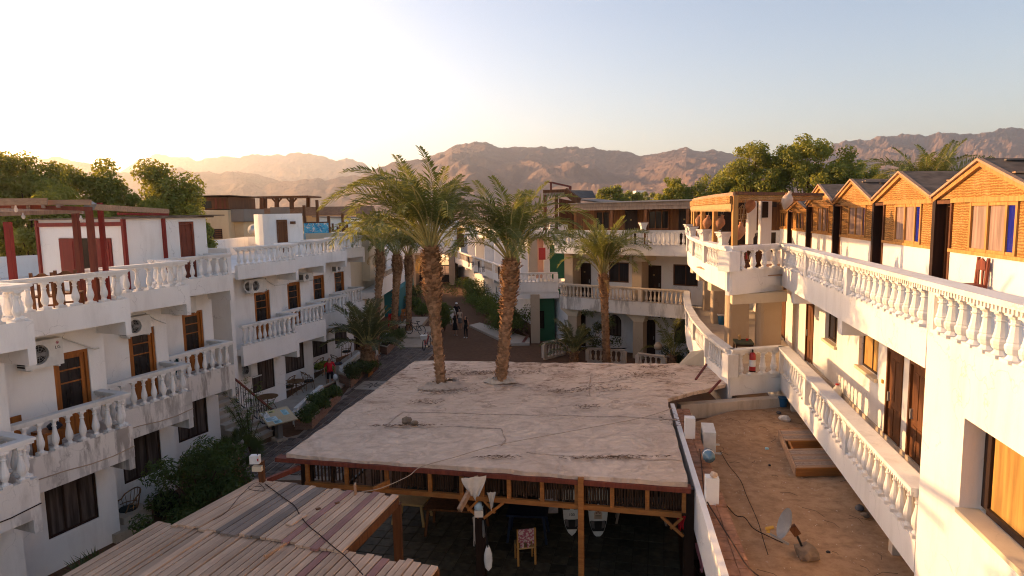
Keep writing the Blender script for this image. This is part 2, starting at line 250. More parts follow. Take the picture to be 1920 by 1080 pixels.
# ------------------------------------------------------------------ mesh builder and object helpers
class MB:
    def __init__(s): s.v = []; s.f = []; s.m = []; s.k = 0
    def face(s, pts):
        i = len(s.v); s.v += [tuple(p) for p in pts]; s.f.append(tuple(range(i, i + len(pts)))); s.m.append(s.k)
    def hexa(s, p):                                                    # 8 corners: bottom 0-3, top 4-7
        i = len(s.v); s.v += [tuple(q) for q in p]
        for q in ((3, 2, 1, 0), (4, 5, 6, 7), (0, 1, 5, 4), (1, 2, 6, 5), (2, 3, 7, 6), (3, 0, 4, 7)):
            s.f.append(tuple(i + a for a in q)); s.m.append(s.k)
        return s
    def box(s, x0, x1, y0, y1, z0, z1):
        return s.hexa([(x0, y0, z0), (x1, y0, z0), (x1, y1, z0), (x0, y1, z0), (x0, y0, z1), (x1, y0, z1), (x1, y1, z1), (x0, y1, z1)])
    def fbox(s, fr, s0, s1, n0, n1, z0, z1):
        a = [fr.p(s0, n0), fr.p(s1, n0), fr.p(s1, n1), fr.p(s0, n1)]
        return s.hexa([(x, y, z0) for x, y in a] + [(x, y, z1) for x, y in a])
    def prism(s, poly, z0, z1):
        n = len(poly); i = len(s.v); s.v += [(x, y, z0) for x, y in poly] + [(x, y, z1) for x, y in poly]
        s.f.append(tuple(range(i + n - 1, i - 1, -1))); s.f.append(tuple(range(i + n, i + 2 * n))); s.m += [s.k, s.k]
        for a in range(n):
            b = (a + 1) % n; s.f.append((i + a, i + b, i + n + b, i + n + a)); s.m.append(s.k)
        return s
    def bar(s, p, q, w, h=None, up=(0, 0, 1)):                         # rectangular bar between two points
        p = Vector(p); q = Vector(q); d = (q - p).normalized(); u = Vector(up)
        if abs(d.dot(u)) > .98: u = Vector((1, 0, 0))
        a = d.cross(u).normalized() * w * .5; b = a.cross(d).normalized() * (h or w) * .5
        return s.hexa([p - a - b, p + a - b, p + a + b, p - a + b, q - a - b, q + a - b, q + a + b, q - a + b])
    def tube(s, pts, rad, seg=6, cap=True):
        pts = [Vector(p) for p in pts]; n = len(pts); rad = rad if isinstance(rad, (list, tuple)) else [rad] * n
        base = len(s.v); ref = None
        for i, p in enumerate(pts):
            d = (pts[min(i + 1, n - 1)] - pts[max(i - 1, 0)]).normalized()
            if ref is None: ref = d.orthogonal().normalized()
            ref = (ref - d * ref.dot(d)); ref = ref.normalized() if ref.length > 1e-5 else d.orthogonal().normalized()
            o = d.cross(ref)
            for j in range(seg):
                a = 2 * math.pi * j / seg; s.v.append(tuple(p + (ref * math.cos(a) + o * math.sin(a)) * rad[i]))
        for i in range(n - 1):
            for j in range(seg):
                a = base + i * seg + j; b = base + i * seg + (j + 1) % seg
                s.f.append((a, b, b + seg, a + seg)); s.m.append(s.k)
        if cap:
            s.f.append(tuple(base + j for j in range(seg - 1, -1, -1))); s.f.append(tuple(base + (n - 1) * seg + j for j in range(seg))); s.m += [s.k, s.k]
        return s
    def lathe(s, prof, c=(0, 0, 0), seg=10, ring=2 * math.pi):
        base = len(s.v); n = len(prof)
        for r, z in prof:
            for j in range(seg):
                a = 2 * math.pi * j / seg; s.v.append((c[0] + r * math.cos(a), c[1] + r * math.sin(a), c[2] + z))
        for i in range(n - 1):
            for j in range(seg):
                a = base + i * seg + j; b = base + i * seg + (j + 1) % seg
                s.f.append((a, b, b + seg, a + seg)); s.m.append(s.k)
        s.f.append(tuple(base + j for j in range(seg - 1, -1, -1))); s.f.append(tuple(base + (n - 1) * seg + j for j in range(seg))); s.m += [s.k, s.k]
        return s
    def torus(s, c, ax, R0, r, seg=20, sub=6):
        c = Vector(c); ax = Vector(ax).normalized(); u = ax.orthogonal().normalized(); w = ax.cross(u); base = len(s.v)
        for i in range(seg):
            a = 2 * math.pi * i / seg; d = u * math.cos(a) + w * math.sin(a)
            for j in range(sub):
                b = 2 * math.pi * j / sub; s.v.append(tuple(c + d * (R0 + r * math.cos(b)) + ax * r * math.sin(b)))
        for i in range(seg):
            for j in range(sub):
                p = base + i * sub + j; q = base + i * sub + (j + 1) % sub; i2 = (i + 1) % seg
                p2 = base + i2 * sub + j; q2 = base + i2 * sub + (j + 1) % sub
                s.f.append((p, p2, q2, q)); s.m.append(s.k)
        return s
    def mesh(s, name, mats, org=(0, 0, 0), smooth=False):
        me = bpy.data.meshes.new(name)
        ox, oy, oz = org
        me.from_pydata([(x - ox, y - oy, z - oz) for x, y, z in s.v], [], s.f)
        for m in (mats if isinstance(mats, (list, tuple)) else [mats]): me.materials.append(M(m) if isinstance(m, str) else m)
        if any(s.m): me.polygons.foreach_set('material_index', s.m)
        if smooth: me.polygons.foreach_set('use_smooth', [True] * len(s.f))
        return me
    def build(s, name, mats, parent=None, smooth=False, org=None):
        o0 = org if org is not None else (ORG.get(parent.name, (0, 0, 0)) if parent else (0, 0, 0))
        o = link(name, s.mesh(name, mats, o0, smooth), parent)
        ORG[o.name] = o0
        return o
ORG = {}
def link(name, data, parent=None, loc=(0, 0, 0), rot=(0, 0, 0), sc=None):
    o = bpy.data.objects.new(name, data); COL.objects.link(o)
    if parent: o.parent = parent
    o.location = loc; o.rotation_euler = rot
    if sc: o.scale = sc if isinstance(sc, (tuple, list)) else (sc, sc, sc)
    return o
def tag(o, label=None, cat=None, group=None, kind=None):
    if label: o['label'] = label
    if cat: o['category'] = cat
    if group: o['group'] = group
    if kind: o['kind'] = kind
    return o
def thing(name, label, cat, loc=(0, 0, 0), rz=0.0, group=None, world=True):
    """an Empty at the thing's base; world=True: its parts are given in world coordinates (rz must be 0)"""
    o = link(name, None, None, loc, (0, 0, rz)); o.empty_display_size = .2
    ORG[o.name] = tuple(loc) if world else (0, 0, 0)
    return tag(o, label, cat, group)
def inst(name, data, parent, wloc, rot=(0, 0, 0), sc=None):
    """a part that shares mesh data, placed at a world point under a world-coordinate parent"""
    ox = ORG.get(parent.name, (0, 0, 0))
    o = link(name, data, parent, (wloc[0] - ox[0], wloc[1] - ox[1], wloc[2] - ox[2]), rot, sc)
    return o
def copy_tree(o, parent=None):
    c = o.copy(); COL.objects.link(c); c.parent = parent
    ORG[c.name] = ORG.get(o.name, (0, 0, 0))
    for ch in list(o.children): copy_tree(ch, c)
    return c
class Fr:
    """plan frame: s runs along the wall, n points out of it"""
    def __init__(s, x, y, deg, side=1):
        a = R(deg); s.o = (x, y); s.d = (math.sin(a), math.cos(a)); s.n = (side * math.cos(a), -side * math.sin(a)); s.rz = -a
    def p(s, a, n): return (s.o[0] + s.d[0] * a + s.n[0] * n, s.o[1] + s.d[1] * a + s.n[1] * n)
    def p3(s, a, n, z): return (*s.p(a, n), z)
    def loc(s, x, y): return ((x - s.o[0]) * s.d[0] + (y - s.o[1]) * s.d[1], (x - s.o[0]) * s.n[0] + (y - s.o[1]) * s.n[1])

def wall_open(mb, fr, s0, s1, z0, z1, n, openings, depth=.2):
    """wall face on n, with reveals `depth` deep round each opening (a, b, za, zb)"""
    ss = sorted({s0, s1, *[o[0] for o in openings], *[o[1] for o in openings]}); zs = sorted({z0, z1, *[o[2] for o in openings], *[o[3] for o in openings]})
    ss = [x for x in ss if s0 <= x <= s1]; zs = [x for x in zs if z0 <= x <= z1]
    for i in range(len(ss) - 1):
        for j in range(len(zs) - 1):
            cs = (ss[i] + ss[i + 1]) / 2; cz = (zs[j] + zs[j + 1]) / 2
            if any(o[0] < cs < o[1] and o[2] < cz < o[3] for o in openings): continue
            mb.face([fr.p3(ss[i], n, zs[j]), fr.p3(ss[i + 1], n, zs[j]), fr.p3(ss[i + 1], n, zs[j + 1]), fr.p3(ss[i], n, zs[j + 1])])
    for a, b, za, zb in openings:
        m = n - depth
        for p, q in (((a, za), (a, zb)), ((a, zb), (b, zb)), ((b, zb), (b, za)), ((b, za), (a, za))):
            mb.face([fr.p3(p[0], n, p[1]), fr.p3(q[0], n, q[1]), fr.p3(q[0], m, q[1]), fr.p3(p[0], m, p[1])])

def window(fr, s0, s1, z0, z1, n, parent, frame='wood_dark', pane='glass_curtain', lights=3, fw=.06, arch=False, depth=.05):
    """frame (part) with panes (sub-parts) set in an opening, its face on n"""
    mb = MB(); w = s1 - s0
    mb.fbox(fr, s0, s0 + fw, n - depth, n, z0, z1); mb.fbox(fr, s1 - fw, s1, n - depth, n, z0, z1)
    mb.fbox(fr, s0 + fw, s1 - fw, n - depth, n, z0, z0 + fw); mb.fbox(fr, s0 + fw, s1 - fw, n - depth, n, z1 - fw, z1)
    ln = (w - 2 * fw) / lights
    for i in range(1, lights): mb.fbox(fr, s0 + fw + i * ln - fw * .4, s0 + fw + i * ln + fw * .4, n - depth, n - .004, z0 + fw, z1 - fw)
    f = mb.build('window', frame, parent)
    for i in range(lights):
        MB().fbox(fr, s0 + fw + i * ln + (fw * .4 if i else 0), s0 + fw + (i + 1) * ln - (fw * .4 if i < lights - 1 else 0), n - depth * .7, n - depth * .4, z0 + fw, z1 - fw).build('pane', pane, f)
    return f
def door(fr, s0, s1, z0, z1, n, parent, frame='wood_brown', leaf='wood_dark', fw=.07, glazed=False, handle=True, nameplate=False):
    mb = MB()
    mb.fbox(fr, s0, s0 + fw, n - .1, n, z0, z1); mb.fbox(fr, s1 - fw, s1, n - .1, n, z0, z1); mb.fbox(fr, s0 + fw, s1 - fw, n - .1, n, z1 - fw, z1)
    d = mb.build('door', frame, parent)
    a, b, t0, t1 = s0 + fw + .005, s1 - fw - .005, z0 + .01, z1 - fw - .005
    if glazed:
        l = MB(); r = .09
        l.fbox(fr, a, a + r, n - .08, n - .04, t0, t1); l.fbox(fr, b - r, b, n - .08, n - .04, t0, t1); l.fbox(fr, a + r, b - r, n - .08, n - .04, t0, t0 + .6); l.fbox(fr, a + r, b - r, n - .08, n - .04, t1 - r, t1)
        for zz in (t0 + 1.25, t0 + 1.55): l.fbox(fr, a + r, b - r, n - .07, n - .035, zz, zz + .03)
        l.build('door_leaf', frame, d)
        MB().fbox(fr, a + r, b - r, n - .075, n - .06, t0 + .6, t1 - r).build('pane', 'glass_dark', d)
    else:
        l = MB(); l.fbox(fr, a, b, n - .09, n - .05, t0, t1); w = b - a
        for x0, x1, q0, q1 in ((.12, .46, .08, .38), (.54, .88, .08, .38), (.12, .46, .46, .92), (.54, .88, .46, .92)):
            l.fbox(fr, a + w * x0, a + w * x1, n - .05, n - .038, t0 + (t1 - t0) * q0, t0 + (t1 - t0) * q1)
        l.build('door_leaf', leaf, d)
    if handle: MB().fbox(fr, b - .09, b - .05, n - .05, n + .0, t0 + .85, t0 + 1.05).build('handle', 'enamel_grey', d)
    if nameplate: MB().fbox(fr, (a + b) / 2 - .05, (a + b) / 2 + .05, n - .038, n - .03, t0 + 1.45, t0 + 1.53).build('number_plate', 'straw', d)
    return d

# baluster: square plinth and cap, turned vase between them (unit height)
def baluster_mesh(name, prof, base=.082, cap=.07, mat='plaster_rail', seg=10):
    b = MB(); b.box(-base, base, -base, base, 0, .075); b.lathe(prof, seg=seg); b.box(-cap, cap, -cap, cap, .93, 1)
    me = b.mesh(name, mat)
    return me
VASE = [(r * .88, z) for r, z in [(.07, .075), (.052, .12), (.045, .15), (.062, .19), (.083, .28), (.088, .34), (.08, .42), (.06, .54), (.045, .66), (.04, .73), (.056, .75), (.056, .775), (.042, .79), (.045, .85), (.062, .90), (.065, .93)]]
FAT = [(.095, .075), (.07, .13), (.06, .16), (.085, .2), (.1, .29), (.1, .35), (.08, .4), (.086, .42), (.07, .52), (.06, .66), (.052, .74), (.07, .755), (.07, .78), (.055, .79), (.06, .86), (.082, .9), (.085, .93)]
BAL_VASE = baluster_mesh('baluster', VASE); BAL_FAT = baluster_mesh('baluster', FAT, .105, .09)
BAL_SLIM = baluster_mesh('baluster', [(r * .8, z) for r, z in VASE], .07, .06)
BAL_OLD = baluster_mesh('baluster', VASE, .08, .07, 'plaster_old', 8)

def balustrade(parent, path, z0, z1, mesh=None, gap=.27, w=.2, mat='plaster_rail', dentil=False, posts=(), ends=(.16, .16), rail_h=.11, name='handrail', rot=0.0, postw=.2):
    """handrail (sub-part) along a plan polyline, balusters (sub-parts) standing between z0 and the rail"""
    mesh = mesh or BAL_VASE; hr = MB(); pts = [Vector((x, y)) for x, y in path]; n = len(pts)
    offs = []
    for i in range(n):
        d0 = (pts[i] - pts[i - 1]).normalized() if i else (pts[1] - pts[0]).normalized()
        d1 = (pts[i + 1] - pts[i]).normalized() if i < n - 1 else d0
        nn = Vector((-(d0.y + d1.y), d0.x + d1.x)).normalized(); k = 1 / max(.5, nn.dot(Vector((-d0.y, d0.x))))
        offs.append(nn * k * w * .5)
    for i in range(n - 1):
        a, b, oa, ob = pts[i], pts[i + 1], offs[i], offs[i + 1]
        def q(u, o, z, f=1.0): return (u.x + o.x * f, u.y + o.y * f, z)
        zt = z1 - rail_h * .5
        hr.hexa([q(a, oa, zt, -1), q(b, ob, zt, -1), q(b, ob, zt), q(a, oa, zt), q(a, oa, z1, -1), q(b, ob, z1, -1), q(b, ob, z1), q(a, oa, z1)])
        hr.hexa([q(a, oa, z1 - rail_h, -.72), q(b, ob, z1 - rail_h, -.72), q(b, ob, z1 - rail_h, .72), q(a, oa, z1 - rail_h, .72), q(a, oa, zt, -.72), q(b, ob, zt, -.72), q(b, ob, zt, .72), q(a, oa, zt, .72)])
        L = (b - a).length; d = (b - a) / L; pr = Vector((-d.y, d.x)); m = max(1, int(L / .085))
        if dentil:
            for j in range(m):
                c = a + d * ((j + .5) * L / m)
                for sg in (-1, 1):
                    e0 = c + pr * sg * w * .362; e1 = c + pr * sg * w * .46
                    p0, p1, p2, p3 = e0 - d * .022, e0 + d * .022, e1 + d * .022, e1 - d * .022
                    hr.hexa([(u.x, u.y, z1 - rail_h * .95) for u in (p0, p1, p2, p3)] + [(u.x, u.y, zt - .004) for u in (p0, p1, p2, p3)])
    h = hr.build(name, mat, parent)
    hgt = z1 - rail_h - z0; tot = 0
    for i in range(n - 1):
        a, b = pts[i], pts[i + 1]; L = (b - a).length; d = (b - a) / L; e0 = ends[0] if i == 0 else .15; e1 = ends[1] if i == n - 2 else .15
        m = max(1, int(round((L - e0 - e1) / gap))); ang = math.atan2(d.y, d.x)
        for j in range(m + 1):
            c = a + d * (e0 + (L - e0 - e1) * j / m)
            if any((c - Vector(p)).length < postw * .75 for p in posts): continue
            inst('baluster', mesh, parent, (c.x, c.y, z0), (rnd.gauss(0, .012), rnd.gauss(0, .012), ang + rnd.uniform(-.08, .08)), (rnd.uniform(.95, 1.06), rnd.uniform(.95, 1.06), hgt)); tot += 1
    for p in posts:
        i = min(range(n - 1), key=lambda i: (Vector(p) - pts[i]).length + (Vector(p) - pts[i + 1]).length - (pts[i + 1] - pts[i]).length)
        d = (pts[i + 1] - pts[i]).normalized(); e = Vector((-d.y, d.x)); c = Vector(p); h2 = postw / 2
        q = [c - d * h2 - e * h2, c + d * h2 - e * h2, c + d * h2 + e * h2, c - d * h2 + e * h2]
        MB().hexa([(u.x, u.y, z0 - .003) for u in q] + [(u.x, u.y, z1 - rail_h + .002) for u in q]).build('post', mat, parent)
    return h
flat('wicker', (.20, .11, .05), .7, .2, var=.4); flat('cushion_blue', (.08, .10, .16), .9)
hm = bpy.data.materials.new('haze_air'); hm.use_nodes = True; hn = hm.node_tree; hn.nodes.clear(); ho = hn.nodes.new('ShaderNodeOutputMaterial'); hv = hn.nodes.new('ShaderNodeVolumePrincipled')
hv.inputs['Color'].default_value = (.95, .93, .9, 1); hv.inputs['Density'].default_value = .00014; hv.inputs['Anisotropy'].default_value = .8
hn.links.new(hv.outputs[0], ho.inputs['Volume']); MATS['haze_air'] = hm
# ------------------------------------------------------------------ survey helpers: where a sight line meets a level or a wall
_rot = camo.matrix_world.to_3x3()
def ray(px, py): return _rot @ Vector(((px - 960) / 1220, (540 - py) / 1220, -1))
def G(px, py, z): d = ray(px, py); t = (z - CAM_H) / d.z; return Vector((d.x * t, d.y * t, z))
def GY(px, py, Y): d = ray(px, py); t = Y / d.y; return Vector((d.x * t, Y, CAM_H + d.z * t))
def GF(fr, px, py, n):
    """(s, z) where the sight line meets the vertical plane n of a plan frame"""
    d = ray(px, py); dn = d.x * fr.n[0] + d.y * fr.n[1]; t = (n + fr.o[0] * fr.n[0] + fr.o[1] * fr.n[1]) / dn
    return fr.loc(d.x * t, d.y * t)[0], CAM_H + d.z * t

# ------------------------------------------------------------------ ground
g = MB(); g.box(-9000, 9000, -400, 9000, -.6, -.04); tag(g.build('ground', 'desert'), 'bare desert ground around the hotel', kind='structure')
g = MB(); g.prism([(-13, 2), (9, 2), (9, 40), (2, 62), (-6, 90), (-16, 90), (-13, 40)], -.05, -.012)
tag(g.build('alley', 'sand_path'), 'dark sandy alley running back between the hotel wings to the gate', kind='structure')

# ------------------------------------------------------------------ left hotel wings: saw-tooth bays
AL = 22.0
def left_wing(name, label, corners, L, rt, f2, first_rail_mat, door_s, win_s, win_z, near):
    root = thing(name, label, 'building', (corners[0][0] - 3, corners[0][1], 0))
    wl_ = MB(); body = MB()
    frs = [Fr(x, y, AL) for x, y in corners]
    for i, fr in enumerate(frs):
        op = [(door_s[0], door_s[1], 3.0, 5.0), (win_s[0], win_s[1], win_z[0], win_z[1])]
        wall_open(wl_, fr, -L - .06, .25, 0, f2 - .2, -1.0, op, .14)
        wl_.face([fr.p3(.25, -1.0, 0), fr.p3(.25, -2.5, 0), fr.p3(.25, -2.5, f2 - .2), fr.p3(.25, -1.0, f2 - .2)])
        body.fbox(fr, -L - .1, .245, -11, -.13, f2 - .2 + .004 * i, f2 + .004 * i)
        body.fbox(fr, -L - .1, .245, -11.2, -11, 0, f2 + .004 * i)
    wl_.build('wall', 'plaster_white', root); body.build('roof_slab', 'plaster_white', root)
    for i, fr in enumerate(frs):
        door(fr, door_s[0] + .003, door_s[1] - .003, 3.0, 4.997, -1.03, root, 'wood_orange', glazed=True, handle=False)
        window(fr, win_s[0] + .003, win_s[1] - .003, win_z[0] + .003, win_z[1] - .003, -1.02, root, lights=3)
        aw = MB()
        for k in range(7): aw.fbox(fr, win_s[0] - .1, win_s[1] + .12, -.96 + k * .1, -.91 + k * .1, 2.27, 2.31)
        for k in range(4): aw.fbox(fr, win_s[0] + k * (win_s[1] - win_s[0]) / 3 - .02, win_s[0] + k * (win_s[1] - win_s[0]) / 3 + .02, -.98, -.3, 2.31, 2.345)
        aw.build('awning', 'wood_dark', root)
        # balcony
        b = MB(); k = .004 * i
        b.fbox(fr, -L + .02, -.12, -.998, -.1, 2.76 + k, 3.0); b.fbox(fr, -L + .02, .05, -.1, .03, 2.36, 3.15); b.fbox(fr, -.12, .05, -.998, -.1, 2.36, 3.15)
        b.fbox(fr, -.11, .045, -.997, .024, 2.08, 2.36)
        bal = b.build('balcony', first_rail_mat, root)
        st = -L + .02
        balustrade(bal, [fr.p(st, -.035), fr.p(-.035, -.035), fr.p(-.035, -.96)], 3.15, 3.95, gap=.29, posts=())
        # roof terrace edge
        b = MB(); zb = rt - 1.22
        b.fbox(fr, -L + .02, .25, -.13, .03, zb, rt - .69); b.fbox(fr, .09, .25, -1.1, -.13, zb, rt - .69)
        b.fbox(fr, .1, .245, -1.05, .024, zb - .33, zb)
        te = b.build('terrace_edge', 'plaster_white', root)
        balustrade(te, [fr.p(st, -.05), fr.p(.17, -.05), fr.p(.17, -1.05)], rt - .69, rt, gap=.31)
    return root, frs
S1, F1 = left_wing('hotel_wing', 'white hotel wing nearest on the left with stepped balconies and orange framed doors',
    [(-9.2, 8.9), (-9.22, 12.0), (-9.2, 15.1), (-9.27, 18.15), (-9.42, 21.4)], 2.78, 6.87, 5.93, 'plaster_peeling', (-.98, -.15), (-1.45, -.25), (.8, 2.1), True)
S2, F2 = left_wing('hotel_wing', 'white hotel wing behind the iron railed staircase, half hidden by palms',
    [(-9.2, 27.4), (-9.0, 30.8), (-8.8, 34.1), (-8.6, 37.4)], 3.13, 6.93, 5.98, 'plaster_white', (-1.3, -.4), (-1.7, -.4), (.8, 2.1), False)
# fin wall at the start of the second wing, and the stair landing behind it
f = F2[0]; b = MB(); b.fbox(f, -3.62, -3.45, -3.2, .06, 0, 6.93); b.fbox(f, -3.45, -3.1, -3.0, -.98, 0, 6.9); b.build('fin_wall', 'plaster_white', S2)
b = MB(); b.fbox(f, -5.9, -3.62, -2.6, -1.9, 2.75, 3.15); b.fbox(f, -6.2, -3.62, -4.4, -4.25, 0, 5.9); b.fbox(f, -6.2, -3.62, -4.25, -2.0, 5.5, 5.9)
ld = b.build('landing', 'plaster_white', S2); balustrade(ld, [f.p(-5.8, -2.0), f.p(-3.7, -2.0)], 3.15, 3.95, gap=.27)
b = MB(); b.fbox(f, -6.2, -3.62, -1.6, -.75, 5.68, 6.24); lt = b.build('terrace_edge', 'plaster_white', S2); balustrade(lt, [f.p(-6.1, -.85), f.p(-3.7, -.85)], 6.24, 6.9)

# rooftop things on the left: low parapets, hut, pergola
LT = 5.96
def low_wall(label, pts, z0, z1, th=.15):
    b = MB()
    for i in range(len(pts) - 1):
        a = Vector(pts[i]); c = Vector(pts[i + 1]); d = (c - a).normalized(); e = Vector((-d.y, d.x)) * th / 2
        b.hexa([(*(a - e), z0), (*(c - e), z0), (*(c + e), z0), (*(a + e), z0), (*(a - e), z1 - .002 * i), (*(c - e), z1 - .002 * i), (*(c + e), z1 - .002 * i), (*(a + e), z1 - .002 * i)])
    o = b.build('parapet_wall', 'plaster_white', org=(*pts[0], z0)); o.location = (*pts[0], z0); return tag(o, label, 'wall')
low_wall('low white parapet behind the red posted roof terrace at far left', [G(-90, 486, 6.75)[:2], G(92, 477, 6.75)[:2]], LT, 6.75)
hf = Fr(-11.55, 19.5, AL)                                             # hut corner nearest the rail
hut = thing('rooftop_hut', 'white rooftop hut with red shutters and red corner posts', 'hut', (*hf.p(1.5, -2), LT))
b = MB(); hz = 8.07
wall_open(b, Fr(hf.o[0], hf.o[1], AL, 1), 0, 3.05, LT, hz, 0, [(1.95, 2.55, LT, 7.95)], .1)
hb = Fr(*hf.p(0, -3.9), AL + 90, 1)                                   # side facing the camera runs from its far end to the corner
wall_open(b, hb, 0, 3.9, LT, hz, 0, [(1.0, 3.35, 6.35, 7.5)], .3)
b.fbox(hf, 2.0, 2.75, -3.9, -.3, LT, hz - .02); b.fbox(hf, .35, .4, -3.8, -.1, LT, hz - .05)
b.build('wall', 'plaster_white', hut)
b = MB(); b.fbox(hf, -.12, 3.3, -4.1, .12, hz, hz + .05); b.fbox(hf, 2.6, 3.6, -4.0, .3, hz + .055, hz + .09); b.build('roof', 'roof_felt', hut)
b = MB(); b.fbox(hf, -.06, 0.04, -3.9, .06, 7.86, 7.98); b.build('lintel', 'wood_red', hut)
for s_, n_ in ((-.02, .03), (1.35, .03), (-.02, -3.88)): MB().fbox(hf, s_ - .05, s_ + .05, n_ - .05, n_ + .05, LT, hz - .01).build('corner_post', 'wood_red', hut)
for a, c in ((1.0, 1.75), (2.55, 3.35)):
    sh = MB(); sh.fbox(hb, a + .01, c - .01, .0, .04, 6.36, 7.49); o = sh.build('shutter', 'wood_red', hut)
    q = MB(); q.fbox(hb, a + .1, c - .1, .04, .055, 6.45, 7.4); q.build('shutter_panel', 'wood_red', o)
MB().fbox(hb, 1.76, 2.54, -.12, -.06, 6.36, 7.49).build('window', 'glass_dark', hut)
d_ = door(hf, 1.955, 2.545, LT, 7.94, -.02, hut, 'wood_redbrown', 'wood_redbrown', handle=False)
tag(MB().fbox(hb, -.0, 2.8, .35, .75, LT, 6.22).build('terrace_bench', 'plaster_white'), 'white built-in bench below the red hut shutters', 'bench')
# red post pergola in front of it
pg = thing('pergola', 'pergola of red posts and pale timber beams at the left edge', 'pergola', (-11, 14, LT))
b1 = F1[2]
posts_ = [G(140, 505, 6.5), G(168, 513, 6.5), G(191, 510, 6.5), G(14, 525, 6.45)]
for (px, top, Y, mat, w) in ((141, 400, -.75, 'wood_redbrown', .115), (166, 386, -.3, 'wood_redbrown', .115), (187, 380, -.32, 'wood_red', .09), (14, 416, 17.0, 'wood_red', .14)):
    Y = Y if Y > 0 else b1.p(GF(b1, px, 450, Y)[0], Y)[1]
    t_ = GY(px, top, Y); MB().bar((t_.x, Y, LT), (t_.x, Y, t_.z), w).build('post', mat, pg)
def beam(parent, p, q, w, h, mat, name='beam'): return MB().bar(p, q, w, h).build(name, mat, parent)
beam(pg, GY(-40, 379, 12.2), GY(89, 378, 12.7), .12, .13, 'wood_lightbeam'); beam(pg, GY(88, 380, 12.9), GY(169, 379, 12.9), .1, .1, 'wood_lightbeam')
beam(pg, GY(-40, 385, 12.6), GY(172, 392, 12.9), .07, .08, 'wood_redbrown'); beam(pg, GY(-40, 403, 13.4), GY(150, 396, 13.5), .1, .08, 'wood_grey')
beam(pg, GY(170, 388, 13.2), GY(314, 396, 18.6), .1, .12, 'wood_lightbeam'); beam(pg, GY(222, 401, 17.5), GY(314, 402, 19.6), .08, .07, 'wood_red')
for k in range(7): beam(pg, GY(-60 + k * 28, 392 - k, 12.6), GY(0 + k * 26, 399, 16.5), .05, .06, 'wood_grey', 'rafter')
beam(pg, GY(166, 391, 13.0), GY(172, 379.5, 13.0), .16, .12, 'enamel_grey', 'bracket')
# light bulbs under the beams
for px, py, Y in ((30, 394, 12.6), (44, 407, 13.4), (152, 412, 13.8)):
    p = GY(px, py, Y); lb = MB(); lb.lathe([(.012, .09), (.02, .05), (.035, .02), (.03, -.02), (.01, -.04)], tuple(p), 8); o = lb.build('light_bulb', 'label_white', org=tuple(p)); o.location = p
    tag(o, {30: 'bulb hanging from the pergola beam, leftmost of three', 44: 'bulb hanging lower under the dark pergola beam', 152: 'bulb beside the red hut window post'}[px], 'bulb', 'pergola bulbs')

# second wing roof: parapets, round-cornered room, board, posts
low_wall('low white roof parapet between the hut and the round cornered room', [G(388, 452, 6.9)[:2], G(463, 444, 6.9)[:2], G(512, 441, 6.95)[:2]], LT, 6.9)
rm = thing('rooftop_room', 'white rooftop room with rounded corner and brown door', 'room', (*G(520, 455, 6.0)[:2], LT))
RY = 36.0
a0, a1, a2 = GY(487, 430, RY + 3), GY(517, 430, RY), GY(568, 430, RY + .4)
poly = []
for k in range(9):
    t = k / 8; ang = math.pi + t * math.pi / 2; poly.append((a1.x + (a1.x - a0.x) * math.cos(ang) * 1.0, RY + 3 + 3 * math.sin(ang)))
poly += [(a2.x, RY + .4), (a2.x - 2.2, RY + 5), (a0.x, RY + 5)]
ztop = GY(520, 403, RY).z
b = MB(); b.prism(poly, LT, ztop); b.build('wall', 'plaster_white', rm)
e = Fr(a1.x, RY, 90 - 8, 1)
fr_ = Fr(a1.x + .02, RY - .02, 90 - math.degrees(math.atan2(.4, a2.x - a1.x)), 1)
dl, dr = GF(fr_, 519, 430, 0)[0], GF(fr_, 539, 430, 0)[0]
door(fr_, dl, dr, LT, GF(fr_, 530, 412, 0)[1], .06, rm, 'wood_brown', 'wood_brown', handle=False)
MB().box(GY(545, 418, RY).x, GY(551, 418, RY).x, RY - .1, RY + .3, GY(548, 420, RY).z, GY(548, 415, RY).z).build('wall_lamp', 'wood_brown', rm)
MB().prism([(x * 1.0, y) for x, y in poly], ztop, ztop + .06).build('roof', 'plaster_white', rm)
bd = thing('mural_board', 'blue painted board leaning between rooftop posts', 'board', (*GY(595, 445, 32)[:2], LT))
p0, p1 = GY(571, 447, 41), GY(617, 446, 41.6); zt = GY(595, 418, 41).z
b = MB(); b.bar((p0.x, p0.y, (LT + zt) / 2), (p1.x, p1.y, (LT + zt) / 2), .05, zt - LT); b.build('panel', 'mural', bd)
b = MB(); b.bar((p0.x, p0.y, zt + .03), (p1.x, p1.y, zt + .03), .08, .08); b.build('frame', 'wood_brown', bd)
for px, top, Y, lab in ((570, 385, 41.2, 'tall weathered post left of the blue mural board'), (594, 375, 43.0, 'tall weathered post rising behind the blue mural board'), (616, 405, 41.8, 'weathered post right of the blue mural board'), (642, 400, 45.0, 'weathered post beside the palm fronds on the left roof')):
    t_ = GY(px, top, Y); o = MB().bar((t_.x, Y, LT), (t_.x, Y, t_.z), .16).build('post', 'wood_brown', org=(t_.x, Y, LT)); o.location = (t_.x, Y, LT); tag(o, lab, 'post', 'rooftop posts')
